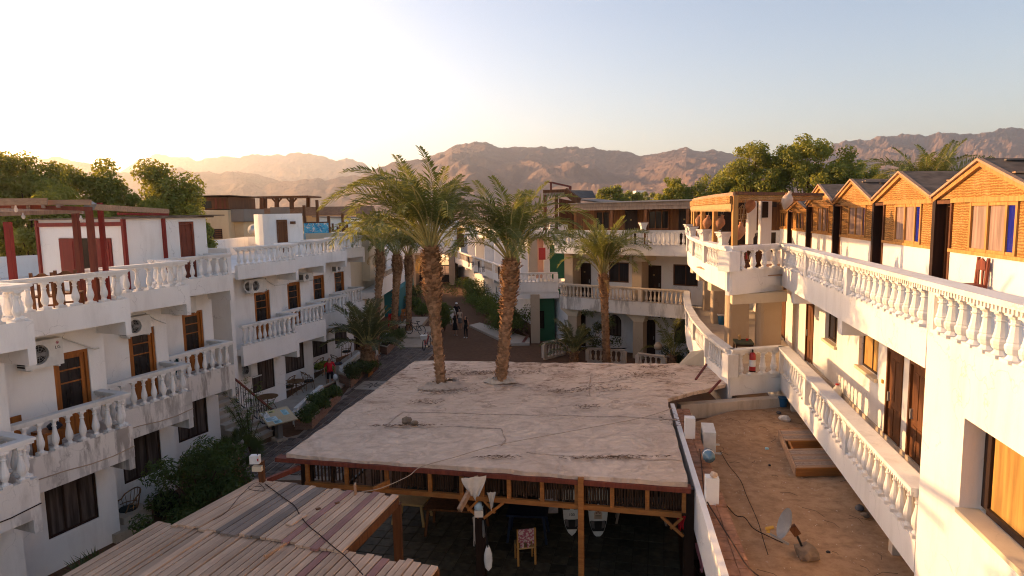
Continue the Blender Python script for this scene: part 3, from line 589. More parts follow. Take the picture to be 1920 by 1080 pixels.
# sheds on the second wing roof behind the mural board
sh = thing('roof_shed', 'patched shed of brown planks and white wall behind the mural board', 'shed', (*GY(640, 440, 37)[:2], LT))
q0, q1 = GY(598, 440, 46), GY(662, 440, 47.2)
b = MB(); b.hexa([(q0.x, q0.y, LT), (q1.x, q1.y, LT), (q1.x, q1.y + 3, LT), (q0.x, q0.y + 3, LT), (q0.x, q0.y, 8.0), (q1.x, q1.y, 7.9), (q1.x, q1.y + 3, 7.9), (q0.x, q0.y + 3, 8.0)]); b.build('wall', 'plaster_white', sh)
b = MB(); b.hexa([(q0.x - .3, q0.y - .4, 8.0), (q1.x, q1.y - .3, 7.9), (q1.x, q1.y + 3.2, 7.9), (q0.x - .3, q0.y + 3.2, 8.0), (q0.x - .3, q0.y - .4, 8.06), (q1.x, q1.y - .3, 7.96), (q1.x, q1.y + 3.2, 7.96), (q0.x - .3, q0.y + 3.2, 8.06)]); b.build('roof', 'roof_metal', sh)
for k in range(9): MB().box(GY(618 + k * 4.5, 440, 44.2).x, GY(621.8 + k * 4.5, 440, 44.2).x, 44.2, 44.24, LT, 7.35 + .25 * math.sin(k * 2.1)).build('plank', 'wood_brown', sh)

# ------------------------------------------------------------------ alley far end: third left block, gate building, right wing
t3 = thing('hotel_wing', 'cream walled block beyond the left palms with a solid balcony', 'building', (-9.5, 46, 0))
b = MB(); c0 = GY(720, 440, 46); c1 = GY(732, 440, 47.5)
wl3 = Fr(-9.2, 44.5, 0)
b.fbox(wl3, -3.5, 7, -6, -1.0, 0, 7.0); b.fbox(wl3, -.3, 5.2, -1.6, -.45, 3.6, 7.1); b.build('wall', 'plaster_cream', t3)
b = MB(); b.fbox(wl3, -2.0, 9.0, -1.0, .35, 2.6, 3.0); b.fbox(wl3, -2.0, 9.0, .2, .35, 3.0, 3.75); tb = b.build('balcony', 'plaster_white', t3)
balustrade(tb, [wl3.p(-1.8, .27), wl3.p(8.9, .27)], 3.7, 4.25, gap=.5, mesh=BAL_OLD)
b = MB(); tq = Fr(-9.25, 51.5, -4); b.fbox(tq, 0, 15, -5, .2, 0, 2.0); b.build('wall', 'plaster_teal', t3); b = MB(); b.fbox(tq, 0, 15, -5, -.6, 2.004, 5.4); b.build('wall', 'plaster_white', t3)
# gate building across the alley
gb = thing('gate_building', 'white building bridging the far end of the alley over an open gateway', 'building', (-8, 76, 0))
GYD = 74.0
def gx(px): return GY(px, 480, GYD).x
def gz(py): return GY(800, py, GYD).z
b = MB(); b.box(gx(728), gx(850), GYD, GYD + 7, gz(474), gz(466)); b.box(gx(728), gx(853), GYD + 1.5, GYD + 7, gz(466), gz(415)); b.build('wall', 'plaster_white', gb)
b = MB(); b.box(gx(768), gx(778), GYD + .05, GYD + 6, 0, gz(474)); b.box(gx(841), gx(852), GYD + .05, GYD + 6, 0, gz(474)); b.box(gx(728), gx(850), GYD + .02, GYD + 6, gz(478), gz(474) - .01); b.build('pillar', 'stucco_beige', gb)
b = MB(); b.box(gx(728), gx(850), GYD - .1, GYD, gz(470), gz(461)); bb = b.build('balcony', 'plaster_white', gb)
balustrade(bb, [(gx(729), GYD), (gx(849), GYD)], gz(461.5), gz(450), gap=.36, mesh=baluster_mesh('baluster', FAT, .12, .1, 'plaster_rail', 6), w=.25)
b = MB(); b.box(gx(856), gx(869), GYD + 1.3, GYD + 1.45, gz(465), gz(428)); b.build('door', 'wood_brown', gb)
gt = thing('gate', 'low dark gate closing the far gateway of the alley', 'gate', (gx(810), GYD + 3, 0))
MB().box(gx(778), gx(842), GYD + 3, GYD + 3.1, .05, gz(520)).build('gate_leaf', 'iron_black', gt)
for k in range(6): MB().box(gx(780 + k * 12), gx(781 + k * 12), GYD + 3, GYD + 3.06, gz(520), gz(502)).build('bar', 'iron_black', gt)
b = MB(); b.box(gx(780), gx(842), GYD + 3, GYD + 3.06, gz(503), gz(501.5)); b.build('rail', 'iron_black', gt)
fw_ = thing('street_wall', 'sunlit cream house wall seen through the far gateway', 'wall', (-8, 88, 0)); b = MB(); b.prism([(-3.5, 92), (-2.5, 92), (-12.5, 108), (-13.5, 108)], 0, 4.8); b.build('wall', 'plaster_cream', fw_)

# right wing along the alley
RA = math.degrees(math.atan2(-7.55 + .9, 84.9 - 57.7))
rw = thing('hotel_wing', 'white hotel wing along the right of the alley with arched windows and narrow stepped balcony', 'building', (1, 60, 0))
wr = Fr(.65, 45.25, RA, -1)
Lw = 40.5
b = MB()
ops = []
for px, py in ((893, 529), (908, 535), (931, 549)):
    s_, z_ = GF(wr, px, py, -1.0); ops.append((s_ - .32, s_ + .32, z_ - .8, z_ + .55))
ups = []
for px in (886, 912, 930, 960):
    s_, z_ = GF(wr, px, 450, -2.2); ups.append((s_ - .3, s_ + .3, 4.3, 5.6))
wall_open(b, wr, -8, Lw, -.05, 3.0, -1.0, ops, .25)
wall_open(b, wr, -8, Lw, 3.0, 6.6, -2.2, ups, .25)
b.fbox(wr, -8, Lw, -7, -2.21, 6.4, 6.6)
for k in range(8): b.fbox(wr, -1 + k * 4.6, -.75 + k * 4.6, -2.2, -.95, 3.0, 5.6)
b.build('wall', 'plaster_white', rw)
for o_ in ops: MB().fbox(wr, o_[0], o_[1], -1.24, -1.2, o_[2], o_[3]).build('window', 'glass_dark', rw)
for o_ in ups: MB().fbox(wr, o_[0], o_[1], -2.44, -2.4, o_[2], o_[3]).build('window', 'glass_dark', rw)
for o_ in ops:                                                          # round arch heads
    cs = (o_[0] + o_[1]) / 2; r = .32; a = MB()
    for sg in (0, 1):
        pts = [wr.p3(o_[sg], -.995, o_[3] + .002)]
        for k in range(7):
            an = math.pi / 2 * k / 6; pts.append(wr.p3(cs + (r if sg else -r) * math.cos(an), -.995, o_[3] - r + r * math.sin(an)))
        pts = pts if not sg else pts[::-1]; a.face(pts)
    a.build('arch_spandrel', 'plaster_white', rw)
    MB().fbox(wr, o_[0] - .06, o_[1] + .06, -1.0, -.9, o_[2] - .08, o_[2]).build('sill', 'plaster_white', rw)
b = MB(); path = []
nb = 9; seg = Lw / nb
for k in range(nb):
    b.fbox(wr, k * seg - .02, (k + 1) * seg - .02, -2.2, -.1 - .35 * 0, 2.72 - .003 * k, 3.0); b.fbox(wr, k * seg, (k + 1) * seg - .01, -.12, .03 + .0 * k, 2.55, 3.2)
    b.fbox(wr, k * seg + .1, k * seg + .5, -1.0, 0, 2.3, 2.72)
rb = b.build('balcony', 'plaster_white', rw)
balustrade(rb, [wr.p(-.2, -.05), wr.p(Lw, -.05)], 3.2, 3.95, gap=.42, mesh=BAL_OLD, posts=[wr.p(k * seg, -.05) for k in range(nb + 1)], postw=.3)
# its near end, stepping forward: short balustrade above the white porch
# ------------------------------------------------------------------ centre wing facing the courtyard
cbd = thing('hotel_wing', 'white two storey wing facing the courtyard with wooden top rooms', 'building', (6, 36, 0))
c0 = Vector((2.75, 37.6)); c1 = Vector((9.0, 33.0)); cdv = c1 - c0
cb = Fr(c0.x, c0.y, math.degrees(math.atan2(cdv.x, cdv.y)), 1); CLn = cdv.length
def cs(px, py, n): return GF(cb, px, py, n)
WN = -1.5
gop = [(*sorted((cs(1081, 600, WN)[0], cs(1098, 600, WN)[0])), 0, 2.0), (*sorted((cs(1205, 620, WN)[0], cs(1229, 620, WN)[0])), 0, 2.0)]
warch = [(cs(1141, 620, WN)[0], cs(1165, 620, WN)[0], .85, 2.1), (cs(1263, 630, WN)[0], cs(1303, 630, WN)[0], .85, 2.1)]
d1o = [(cs(1082, 510, WN)[0], cs(1108, 510, WN)[0], 3.0, 5.05), (cs(1210, 515, WN)[0], cs(1240, 515, WN)[0], 3.0, 5.05)]
w1o = [(cs(1141, 500, WN)[0], cs(1179, 500, WN)[0], 4.0, 5.15), (cs(1262, 500, WN)[0], cs(1309, 500, WN)[0], 4.0, 5.15)]
b = MB(); wall_open(b, cb, cs(1064, 600, WN)[0], CLn + 3, 0, 3.0, WN, gop + warch, .22); wall_open(b, cb, -.4, CLn + 3, 3.0, 5.8, WN, d1o + w1o, .18)
b.fbox(cb, -.4, CLn + 3, -6, WN - .25, 5.75, 6.0); b.fbox(cb, -.4, -.2, -6, WN, 0, 6.0)
b.build('wall', 'plaster_white', cbd)
for o in warch:
    w_ = window(cb, o[0], o[1], o[2], o[3], WN - .1, cbd, lights=3)
    cs_ = (o[0] + o[1]) / 2; r = (o[1] - o[0]) / 2; a = MB(); hh = min(r, .75)
    for sg in (0, 1):
        pts = [cb.p3(o[sg], WN + .004, o[3] + .002)]
        for k in range(9):
            an = math.pi / 2 * k / 8; pts.append(cb.p3(cs_ + (r if sg else -r) * math.cos(an), WN + .004, o[3] - hh + hh * math.sin(an)))
        a.face(pts if not sg else pts[::-1])
    a.build('arch_spandrel', 'plaster_white', cbd)
for o in gop: door(cb, o[0] + .002, o[1] - .002, .01, o[3] - .002, WN - .06, cbd, 'wood_dark', 'wood_dark')
for o in d1o: door(cb, o[0] + .002, o[1] - .002, 3.01, o[3] - .002, WN - .04, cbd, 'wood_dark', 'wood_dark', nameplate=True)
for o in w1o: window(cb, o[0] + .002, o[1] - .002, o[2] + .002, o[3] - .002, WN - .05, cbd, 'wood_brown', 'glass_dark', 2)
for px, n_ in ((1066, -.55), (1194, -.6)):
    s_ = cs(px, 500, n_)[0]; MB().fbox(cb, s_ - .28, s_ + .28, WN + .004, n_, 3.0, 5.78).build('pillar', 'stucco_beige', cbd)
for px, n_ in ((1073, -.2), (1196, -.25)):
    s_ = cs(px, 620, n_)[0]; MB().fbox(cb, s_ - .3, s_ + .3, n_ - .5, n_, 0, 2.42).build('pillar', 'stucco_beige', cbd)
    a = MB(); a.hexa([(*cb.p(s_ - .25, n_ - .5), 2.05), (*cb.p(s_ + .32, n_ - .5), 2.05), (*cb.p(s_ + .32, n_ + .03), 2.05), (*cb.p(s_ - .25, n_ + .03), 2.05), (*cb.p(s_ - .75, n_ - .5), 2.47), (*cb.p(s_ + .5, n_ - .5), 2.47), (*cb.p(s_ + .5, n_ + .1), 2.47), (*cb.p(s_ - .75, n_ + .1), 2.47)]); a.build('corbel', 'plaster_cream', cbd)
# first floor balcony with a hooked left end
p_ = [cb.p(-.35, -1.0), cb.p(-.05, -.25), cb.p(.6, 0), cb.p(CLn, 0)]
b = MB(); b.prism([cb.p(-.3, WN), *p_, cb.p(CLn + 2, 0), cb.p(CLn + 2, WN)], 2.48, 3.0)
for i in range(3):
    a, c = Vector(p_[i]), Vector(p_[i + 1]); e = (c - a).normalized(); e = Vector((e.y, -e.x)) * .05; e2 = e * -1.6
    b.hexa([(*(a + e), 2.47), (*(c + e), 2.47), (*(c + e2), 2.47), (*(a + e2), 2.47), (*(a + e), 3.2), (*(c + e), 3.2), (*(c + e2), 3.2), (*(a + e2), 3.2)])
bl = b.build('balcony', 'plaster_peeling', cbd)
balustrade(bl, p_, 3.2, 3.95, gap=.24, mesh=BAL_OLD, mat='plaster_old', posts=[cb.p(CLn * .66, 0), cb.p(CLn, 0)], w=.22)
# hanging drift-wood lamps over the ground floor openings
for px, py in ((1133, 577), (1245, 591)):
    s_, z_ = cs(px, py, -.9); l = MB(); l.fbox(cb, s_ - .85, s_ + .75, -.95, -.83, z_ - .06, z_ + .06)
    for k in range(9): l.fbox(cb, s_ - .8 + k * .17, s_ - .72 + k * .17, -.98, -.8, z_ - .12 - .03 * (k % 2), z_ + .1)
    l.fbox(cb, s_ - .5, s_ - .49, -.9, -.89, z_, 2.48); l.fbox(cb, s_ + .5, s_ + .51, -.9, -.89, z_, 2.48)
    P = cb.p3(s_, -.9, z_); o = l.build('hanging_log', 'wood_dark', org=P); o.location = P
    tag(o, 'dark log hung under the balcony, left of the courtyard palm trunk' if px < 1200 else 'dark log hung under the balcony near the curved white corner', 'log', 'hanging logs')
# upper terrace
up = [cb.p(-.2, .1), cb.p(2.4, .35), cb.p(CLn + .4, .05)]
b = MB(); b.prism([cb.p(-.2, WN), *up, cb.p(CLn + 2.2, .05), cb.p(CLn + 2.2, WN)], 5.72, 6.02)
for i in range(2):
    a, c = Vector(up[i]), Vector(up[i + 1]); e = (c - a).normalized(); e = Vector((e.y, -e.x)) * .05; e2 = e * -1.8
    b.hexa([(*(a + e), 5.7), (*(c + e), 5.7), (*(c + e2), 5.7), (*(a + e2), 5.7), (*(a + e), 6.25), (*(c + e), 6.25), (*(c + e2), 6.25), (*(a + e2), 6.25)])
te = b.build('terrace_edge', 'plaster_white', cbd)
balustrade(te, up, 6.25, 7.02, gap=.25, posts=[cb.p(4.55, .22), up[0], up[1], up[2]], w=.2)
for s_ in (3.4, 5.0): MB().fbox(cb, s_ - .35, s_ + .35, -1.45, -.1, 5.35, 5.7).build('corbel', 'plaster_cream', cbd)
# wooden upper rooms: white dado, pine boards, doors, windows, beam and posts
UN = -2.2
b = MB(); b.fbox(cb, -.3, CLn + 4, UN - .15, UN, 6.03, 6.95); b.build('dado', 'plaster_white', cbd)
nbd = 0; s_ = -.3
while s_ < CLn + 4:
    w_ = .2 + rnd.uniform(-.02, .03); MB().fbox(cb, s_, s_ + w_ - .012, UN - .1, UN - .02 + rnd.uniform(-.012, .012), 6.95, 8.25).build('board', 'wood_board', cbd); s_ += w_
for a_, c_ in ((1172, 1195), (1273, 1294)):
    door(cb, cs(a_, 410, UN)[0], cs(c_, 410, UN)[0], 6.04, 8.1, UN + .06, cbd, 'wood_dark', 'wood_dark', nameplate=True)
for a_, c_, l_ in ((1118, 1144, 2), (1216, 1255, 3), (1322, 1365, 2)):
    window(cb, cs(a_, 405, UN)[0], cs(c_, 405, UN)[0], 7.0, 8.05, UN + .05, cbd, 'wood_brown', 'glass_dark', l_, depth=.08)
b = MB(); b.fbox(cb, .4, CLn + 1.5, -.95, -.72, 8.12, 8.32); b.fbox(cb, .4, CLn + 1.5, -.9, -.66, 8.32, 8.5); b.build('beam', 'wood_grey', cbd)
b = MB(); b.hexa([(*cb.p(.3, UN - 2.5), 8.62), (*cb.p(CLn + 3, UN - 2.5), 8.62), (*cb.p(CLn + 3, -.55), 8.5), (*cb.p(.3, -.55), 8.5), (*cb.p(.3, UN - 2.5), 8.66), (*cb.p(CLn + 3, UN - 2.5), 8.66), (*cb.p(CLn + 3, -.55), 8.54), (*cb.p(.3, -.55), 8.54)]); b.build('roof', 'roof_metal', cbd)
for px in (1147, 1211, 1290): s_ = cs(px, 400, -.8)[0]; MB().fbox(cb, s_ - .08, s_ + .08, -.9, -.74, 6.02, 8.12).build('post', 'wood_brown', cbd)
# pitched corrugated roof on the left corner, tied beams
rf = thing('terrace_roof', 'pitched corrugated roof on dark beams above the courtyard corner', 'roof', (*G(1080, 430, 7)[:2], 6.02))
Yr = 40.0
A, B_, C_, D_ = GY(1067, 357, Yr + 2), GY(1111, 357.5, Yr + 3.5), GY(1118, 372, Yr + 2.5), GY(1089, 373, Yr)
b = MB(); nr = 26
for k in range(nr):
    for h, (u, v_) in enumerate(((k, k + .5), (k + .5, k + 1))):
        p = [A.lerp(B_, u / nr), A.lerp(B_, v_ / nr), D_.lerp(C_, v_ / nr), D_.lerp(C_, u / nr)]
        o1 = .05 if h else 0; o2 = 0 if h else .05
        b.face([p[0] + Vector((0, 0, o1)), p[1] + Vector((0, 0, o2)), p[2] + Vector((0, 0, o2)), p[3] + Vector((0, 0, o1))])
b.build('roof_sheet', 'roof_metal', rf)
def beam3(par, a, c, w, h, m, nm='beam'): return MB().bar(a, c, w, h).build(nm, m, par)
beam3(rf, GY(1018, 359, Yr), GY(1062, 357.5, Yr), .22, .18, 'wood_brown'); beam3(rf, GY(1060, 358, Yr), GY(1086, 378, Yr - .6), .2, .42, 'wood_brown'); beam3(rf, GY(1018, 365, Yr), GY(1062, 364, Yr), .15, .22, 'wood_grey')
beam3(rf, GY(1084, 371, Yr - 1), GY(1084, 386, Yr - 1), .26, .26, 'wood_brown', 'post'); beam3(rf, GY(1022, 366, Yr), GY(1022, 432, Yr), .2, .2, 'wood_redbrown', 'post'); beam3(rf, GY(1043, 366, Yr), GY(1043, 432, Yr), .2, .2, 'wood_brown', 'post')
b = MB(); q = [GY(1086, 374, Yr - .8), GY(1150, 381, Yr - 3.2), GY(1175, 378, Yr - 1), GY(1118, 372.5, Yr + 1.5)]; b.face(q); b.face([x + Vector((0, 0, -.06)) for x in q[::-1]]); b.build('roof_sheet', 'roof_metal', rf)
b = MB(); b.hexa([GY(1048, 432, Yr + 1), GY(1090, 432, Yr + 1), GY(1090, 432, Yr + 1.2), GY(1048, 432, Yr + 1.2), GY(1048, 372, Yr + 1), GY(1090, 380, Yr + 1), GY(1090, 380, Yr + 1.2), GY(1048, 372, Yr + 1.2)]); b.build('screen', 'wood_brown', rf)
b = MB(); b.bar(GY(1033, 357, Yr), GY(1033, 342, Yr), .12); b.bar(GY(1033, 342, Yr), GY(1069, 350, Yr + 1), .1); b.bar(GY(1069, 349, Yr + 1), GY(1069, 356, Yr + 1), .16); b.bar(GY(1022, 341.5, Yr), GY(1033, 342, Yr), .07); P = GY(1033, 357, Yr); o = b.build('roof_pipe', 'iron_red', org=tuple(P)); o.location = P; tag(o, 'rusty red pipe frame standing on the corrugated roof corner', 'pipe')
# porch with green stairwell between the alley wing and the centre wing
po = thing('entrance_porch', 'porch with green stairwell, beige pillars and pink upper wall', 'porch', (2, 41, 0))
PY = 40.0
def X(px, Y=PY): return GY(px, 500, Y).x
def Z(py, Y=PY): return GY(1000, py, Y).z
b = MB(); b.box(X(935), X(1048), PY, PY + 5, Z(560), Z(548)); b.box(X(960), X(1046), PY - .05, PY + .1, Z(548), Z(529)); pe = b.build('balcony', 'plaster_white', po)
balustrade(pe, [(X(962), PY), (X(1045), PY)], Z(529), Z(511), gap=.24, posts=[(X(962), PY), (X(1042), PY)], postw=.26)
for px0, px1, py0, py1, Y in ((994, 1011, 556, 650, PY - .3), (991, 1008, 448, 511, PY + 1.0)): MB().box(X(px0, Y), X(px1, Y), Y, Y + .5, 0 if py1 > 600 else Z(520), GY(1000, py0, Y).z + .1).build('pillar', 'stucco_beige', po)
b = MB(); Yg = PY + .5
wall_open(b, Fr(X(1006, Yg), Yg, 90, 1), 0, X(1039, Yg) - X(1006, Yg), -.05, Z(552), 0, [(.12, .45, .75, 1.9)], .3)
b.box(X(1039, Yg), X(1066, Yg), Yg + 2.0, Yg + 2.1, 0, Z(552)); b.box(X(1037, Yg), X(1039, Yg), Yg + .02, Yg + 2, 0, Z(552)); b.build('wall', 'plaster_green', po)
MB().box(X(1006, Yg) + .12, X(1006, Yg) + .45, Yg + .2, Yg + .25, .75, 1.9).build('window', 'glass_dark', po)
for k in range(7): MB().box(X(1042), X(1068), PY + .2 + k * .28, PY + .5 + k * .28, 0, .18 + k * .18).build('step', 'stone_step', po)
Yu = PY + 2.0
b = MB(); b.box(X(1004, Yu), X(1021, Yu), Yu + .6, Yu + .7, Z(530), Z(445)); b.build('wall', 'plaster_pink', po)
b = MB(); b.box(X(1020, Yu), X(1031, Yu), Yu, Yu + .5, Z(530), Z(457)); b.box(X(976, Yu), X(989, Yu), Yu - .3, Yu + .4, Z(530), Z(473)); b.box(X(965, Yu), X(1066, Yu), Yu - .5, Yu + 3, Z(447), Z(430)); b.box(X(1030, Yu), X(1062, Yu), Yu - 1.2, Yu - .5, Z(436), Z(422)); b.build('wall', 'plaster_white', po)
b = MB(); b.box(X(1031.2, Yu), X(1060, Yu), Yu + .2, Yu + .3, Z(530), Z(463)); b.build('wall', 'plaster_green', po)
fc = MB(); fc.box(X(1012), X(1025), PY + 1.2, PY + 1.5, Z(490), Z(467)); o = fc.build('hose_cabinet', 'red_paint', org=(X(1018), PY + 1.3, Z(490))); o.location = (X(1018), PY + 1.3, Z(490)); tag(o, 'red fire hose cabinet on the pink porch wall', 'cabinet')
b = MB(); b.prism([(X(962) - .3, PY - .9), (X(990), PY - .9), (X(992), PY + .8), (X(962) - 2.5, PY + 7), (X(962) - 3.2, PY + 6)], -.02, .14); b.build('terrace_floor', 'tile_floor', po)
b = MB(); b.hexa([(X(975), PY - .7, .143), (X(981), PY - .7, .143), (X(992), PY + 1.6, .143), (X(986), PY + 1.6, .143), (X(975), PY - .7, .147), (X(981), PY - .7, .147), (X(992), PY + 1.6, .147), (X(986), PY + 1.6, .147)]); b.hexa([(X(986), PY + 1.604, .143), (X(992), PY + 1.604, .143), (X(974), PY + 4.4, .143), (X(967), PY + 4.2, .143), (X(986), PY + 1.604, .147), (X(992), PY + 1.604, .147), (X(974), PY + 4.4, .147), (X(967), PY + 4.2, .147)]); b.build('tile_band', 'iron_red', po)

# upper storey block behind (between wing and corner)
ub = thing('upper_block', 'white upper storey wall behind the two tall palms', 'building', (0, 46, 6))
b = MB(); b.box(X(868, 62), X(940, 62), 62, 68, 6.2, GY(900, 437, 62).z); b.box(X(1018, 44), X(1075, 44), 43.8, 44, 6.0, 6.6); b.build('wall', 'plaster_white', ub)

# ------------------------------------------------------------------ right hotel wing
AR = 12.1
rr = Fr(5.87, 9.0, AR, -1)
RB = thing('hotel_wing', 'sunlit white hotel wing on the right with wooden huts on its roof terrace', 'building', (9, 14, 0))
# big near wall with the deep window
bw0, bz0 = GF(rr, 1798, 952, .02); bw1, bz1 = GF(rr, 1829, 797, .02)
zs0, zs1 = bz0, bz1 + .0
b = MB(); wall_open(b, rr, -12, .04, 0, 6.25, .02, [(-3.6, bw0, zs0, zs1)], .26)
b.face([rr.p3(.04, .02, 0), rr.p3(.04, -1.2, 0), rr.p3(.04, -1.2, 6.25), rr.p3(.04, .02, 6.25)]); b.face([rr.p3(-12, .02, 0), rr.p3(-12, -1.2, 0), rr.p3(-12, -1.2, 6.25), rr.p3(-12, .02, 6.25)])
b.build('wall', 'plaster_white', RB)
wf = MB(); n0 = -.24
wf.fbox(rr, bw0 - .16, bw0 - .004, n0 - .06, n0 + .02, zs0 + .05, zs1 - .004)
for a_ in (-1.03, -1.9): wf.fbox(rr, bw0 + a_ - .04, bw0 + a_ + .04, n0 - .04, n0 + .02, zs0 + .09, zs1 - .03)
wf.fbox(rr, -3.596, bw0 - .16, n0 - .05, n0 + .03, zs0 + .012, zs0 + .09); wf.fbox(rr, -3.596, bw0 - .16, n0 - .05, n0 + .03, zs1 - .06, zs1 - .004)
w_ = wf.build('window', 'wood_dark', RB)
for a_, c_ in ((-1.03, -.16), (-1.9, -1.03)): MB().fbox(rr, bw0 + a_ + .02, bw0 + c_ - .02, n0 - .03, n0 - .01, zs0 + .09, zs1 - .06).build('pane', 'glass_amber', w_)
MB().fbox(rr, -3.59, bw0 - .01, n0 + .04, .07, zs0 - .05, zs0 + .01).build('window_sill', 'plaster_cream', RB)
# walkway wall (level 1)
ROP = []
def rop(px0, px1, py, zt, zb, n=-1.2): a, c = GF(rr, px0, py, n)[0], GF(rr, px1, py, n)[0]; ROP.append((min(a, c), max(a, c), zb, zt)); return ROP[-1]
D1 = rop(1663, 1693, 720, 5.03, 3.0); D2 = rop(1705, 1740, 745, 5.03, 3.0); D0 = rop(1511, 1525, 640, 5.05, 3.0); D00 = rop(1455, 1473, 600, 5.05, 3.0)
W1 = rop(1610, 1647, 660, 5.15, 4.15); W0 = rop(1547, 1570, 610, 5.15, 4.2)
b = MB(); wall_open(b, rr, .04, 26, 0, 5.8, -1.2, ROP, .16); b.build('wall', 'plaster_white', RB)
for d_ in (D1, D2, D0, D00): door(rr, d_[0] + .003, d_[1] - .003, 3.002, d_[3] - .003, -1.2 + .03, RB, 'wood_brown', 'wood_brown')
for w_ in (W1, W0): window(rr, w_[0] + .003, w_[1] - .003, w_[2] + .003, w_[3] - .003, -1.3, RB, 'wood_dark', 'glass_amber' if w_ is W1 else 'glass_dark', 2, fw=.05)
for w_ in (W1, W0): MB().fbox(rr, w_[0] - .06, w_[1] + .06, -1.26, -1.12, w_[2] - .08, w_[2] + .002).build('window_sill', 'plaster_cream', RB)
b = MB(); b.fbox(rr, .05, 12, -1.197, -1.16, 3.0, 3.1); b.build('skirting', 'tile_floor', RB)
# level 1 walkway and its curved continuation
LC = [(6.38, 18.77), (6.51, 21.42), (6.92, 24.31), (7.5, 27.44), (8.25, 30.5), (8.9, 32.9)]
edge1 = [rr.p(.05, 0), rr.p(10.4, 0)]
r_in = rr.p(10.4, 0)
b = MB(); b.prism([rr.p(.05, -.1), rr.p(10.35, -.1), rr.p(10.35, -1.199), rr.p(.05, -1.199)], 2.8, 3.0)
b.prism([rr.p(10.36, -.02), (6.46, 18.86), *[(x + .08, y) for x, y in LC[1:]], (12.5, 35), rr.p(24, -1.19), rr.p(10.36, -1.19)], 2.78, 2.996)
def kerb(mb, path, z0, z1, th=.13, out=.03, side=1):
    for i in range(len(path) - 1):
        a, c = Vector(path[i]), Vector(path[i + 1]); d = (c - a).normalized(); e = Vector((-d.y, d.x)) * side
        o1 = e * out; o2 = -e * (th - out)
        mb.hexa([(*(a + o1), z0), (*(c + o1), z0), (*(c + o2), z0), (*(a + o2), z0), (*(a + o1), z1 - .002 * (i % 2)), (*(c + o1), z1 - .002 * (i % 2)), (*(c + o2), z1 - .002 * (i % 2)), (*(a + o2), z1 - .002 * (i % 2))])
kerb(b, edge1, 2.66, 3.14); kerb(b, [edge1[1], LC[0]], 2.55, 3.13, .13, .02); kerb(b, LC, 2.3, 3.15, .13, .05)
lv1 = b.build('walkway', 'plaster_white', RB)
fl = MB(); fl.prism([rr.p(.05, -.14), rr.p(10.3, -.14), rr.p(10.3, -1.15), rr.p(.05, -1.15)], 3.0, 3.006); fl.prism([rr.p(10.4, -.2), (6.6, 18.95), *[(x + .2, y) for x, y in LC[1:]], (12.4, 34.8), rr.p(23.8, -1.15), rr.p(10.4, -1.15)], 3.0, 3.005); fl.build('floor_tiles', 'tile_floor', RB)
p1s = GF(rr, 1588, 830, 0)[0]; p2s = GF(rr, 1512, 735, 0)[0]
balustrade(lv1, [rr.p(.06, -.04), rr.p(10.35, -.04)], 3.14, 3.95, gap=.29, w=.32, dentil=True, posts=[rr.p(p1s, -.04), rr.p(p2s, -.04), rr.p(10.3, -.04)], rail_h=.13)
a, c = Vector(rr.p(10.4, -.04)), Vector(LC[0])
balustrade(lv1, [a, c], 3.13, 3.95, gap=.36, w=.26, mesh=BAL_FAT, posts=[LC[0]], ends=(.3, .35), postw=.34, rail_h=.13)
balustrade(lv1, LC, 3.15, 3.95, gap=.24, mesh=BAL_SLIM, w=.3, posts=LC[1:], ends=(.25, .1), postw=.22, rail_h=.13)
for k, (px, py) in enumerate(((1491, 790), (1565, 900), (1684, 1055))):
    s_ = GF(rr, px, py, -.25)[0]; MB().fbox(rr, s_ - .09, s_ + .09, -.5, -.12, 2.0, 2.8).build('support_post', 'plaster_old', RB)
# rough base wall under the curved corner
b = MB(); kerb(b, [(x + .1, y) for x, y in LC[:4]], 1.9, 2.32, .3, .0); b.build('base_wall', 'plaster_old', RB)
# big round-fronted pillars on level 1
for px, py, r, m in ((1382, 648, .42, 'stucco_beige'), (1441, 652, .45, 'stucco_beige'), (1349, 606, .3, 'stucco_beige'), (1331, 582, .22, 'stucco_beige')):
    p = G(px, py, 3.0); q = MB(); w_ = r * .85
    dx, dy = rr.d; nx, ny = rr.n
    poly = []
    for k in range(9): an = -math.pi / 2 + math.pi * k / 8; poly.append((p.x + nx * (.25 + w_ * .6 * math.cos(an)) + dx * w_ * math.sin(an), p.y + ny * (.25 + w_ * .6 * math.cos(an)) + dy * w_ * math.sin(an)))
    poly += [(p.x - nx * .35 + dx * w_, p.y - ny * .35 + dy * w_), (p.x - nx * .35 - dx * w_, p.y - ny * .35 - dy * w_)]
    q.prism(poly, 3.006, 5.75); q.build('pillar', m, RB)
# roof terrace (level 2)
UC = [(6.15, 18.35), (6.45, 21.5), (7.0, 24.8), (7.6, 27.8), (8.35, 30.7), (9.15, 33.3)]
b = MB(); b.prism([rr.p(-12, -.02), rr.p(10.6, -.02), UC[0], *UC[1:], (13, 36), rr.p(27, -8), rr.p(-12, -8)], 5.78, 6.05)
kerb(b, [rr.p(.05, 0), rr.p(10.7, 0)], 5.74, 6.3, .15, .03); kerb(b, [rr.p(10.7, 0), UC[0]], 5.6, 6.3, .15, .03); kerb(b, UC, 5.72, 6.3, .15, .05)
kerb(b, [rr.p(-12, 0), rr.p(.05, 0)], 6.05, 6.3, .2, .021)
lv2 = b.build('roof_terrace', 'plaster_white', RB)
q1, q2 = GF(rr, 1590, 520, 0)[0], GF(rr, 1513, 490, 0)[0]
q0 = GF(rr, 1752, 590, 0)[0]
balustrade(lv2, [rr.p(-11.5, -.05), rr.p(10.7, -.05)], 6.3, 7.0, gap=.3, w=.34, mesh=BAL_FAT, dentil=True, posts=[rr.p(q0, -.05), rr.p(q1, -.05), rr.p(q2, -.05), rr.p(10.6, -.05)], rail_h=.14)
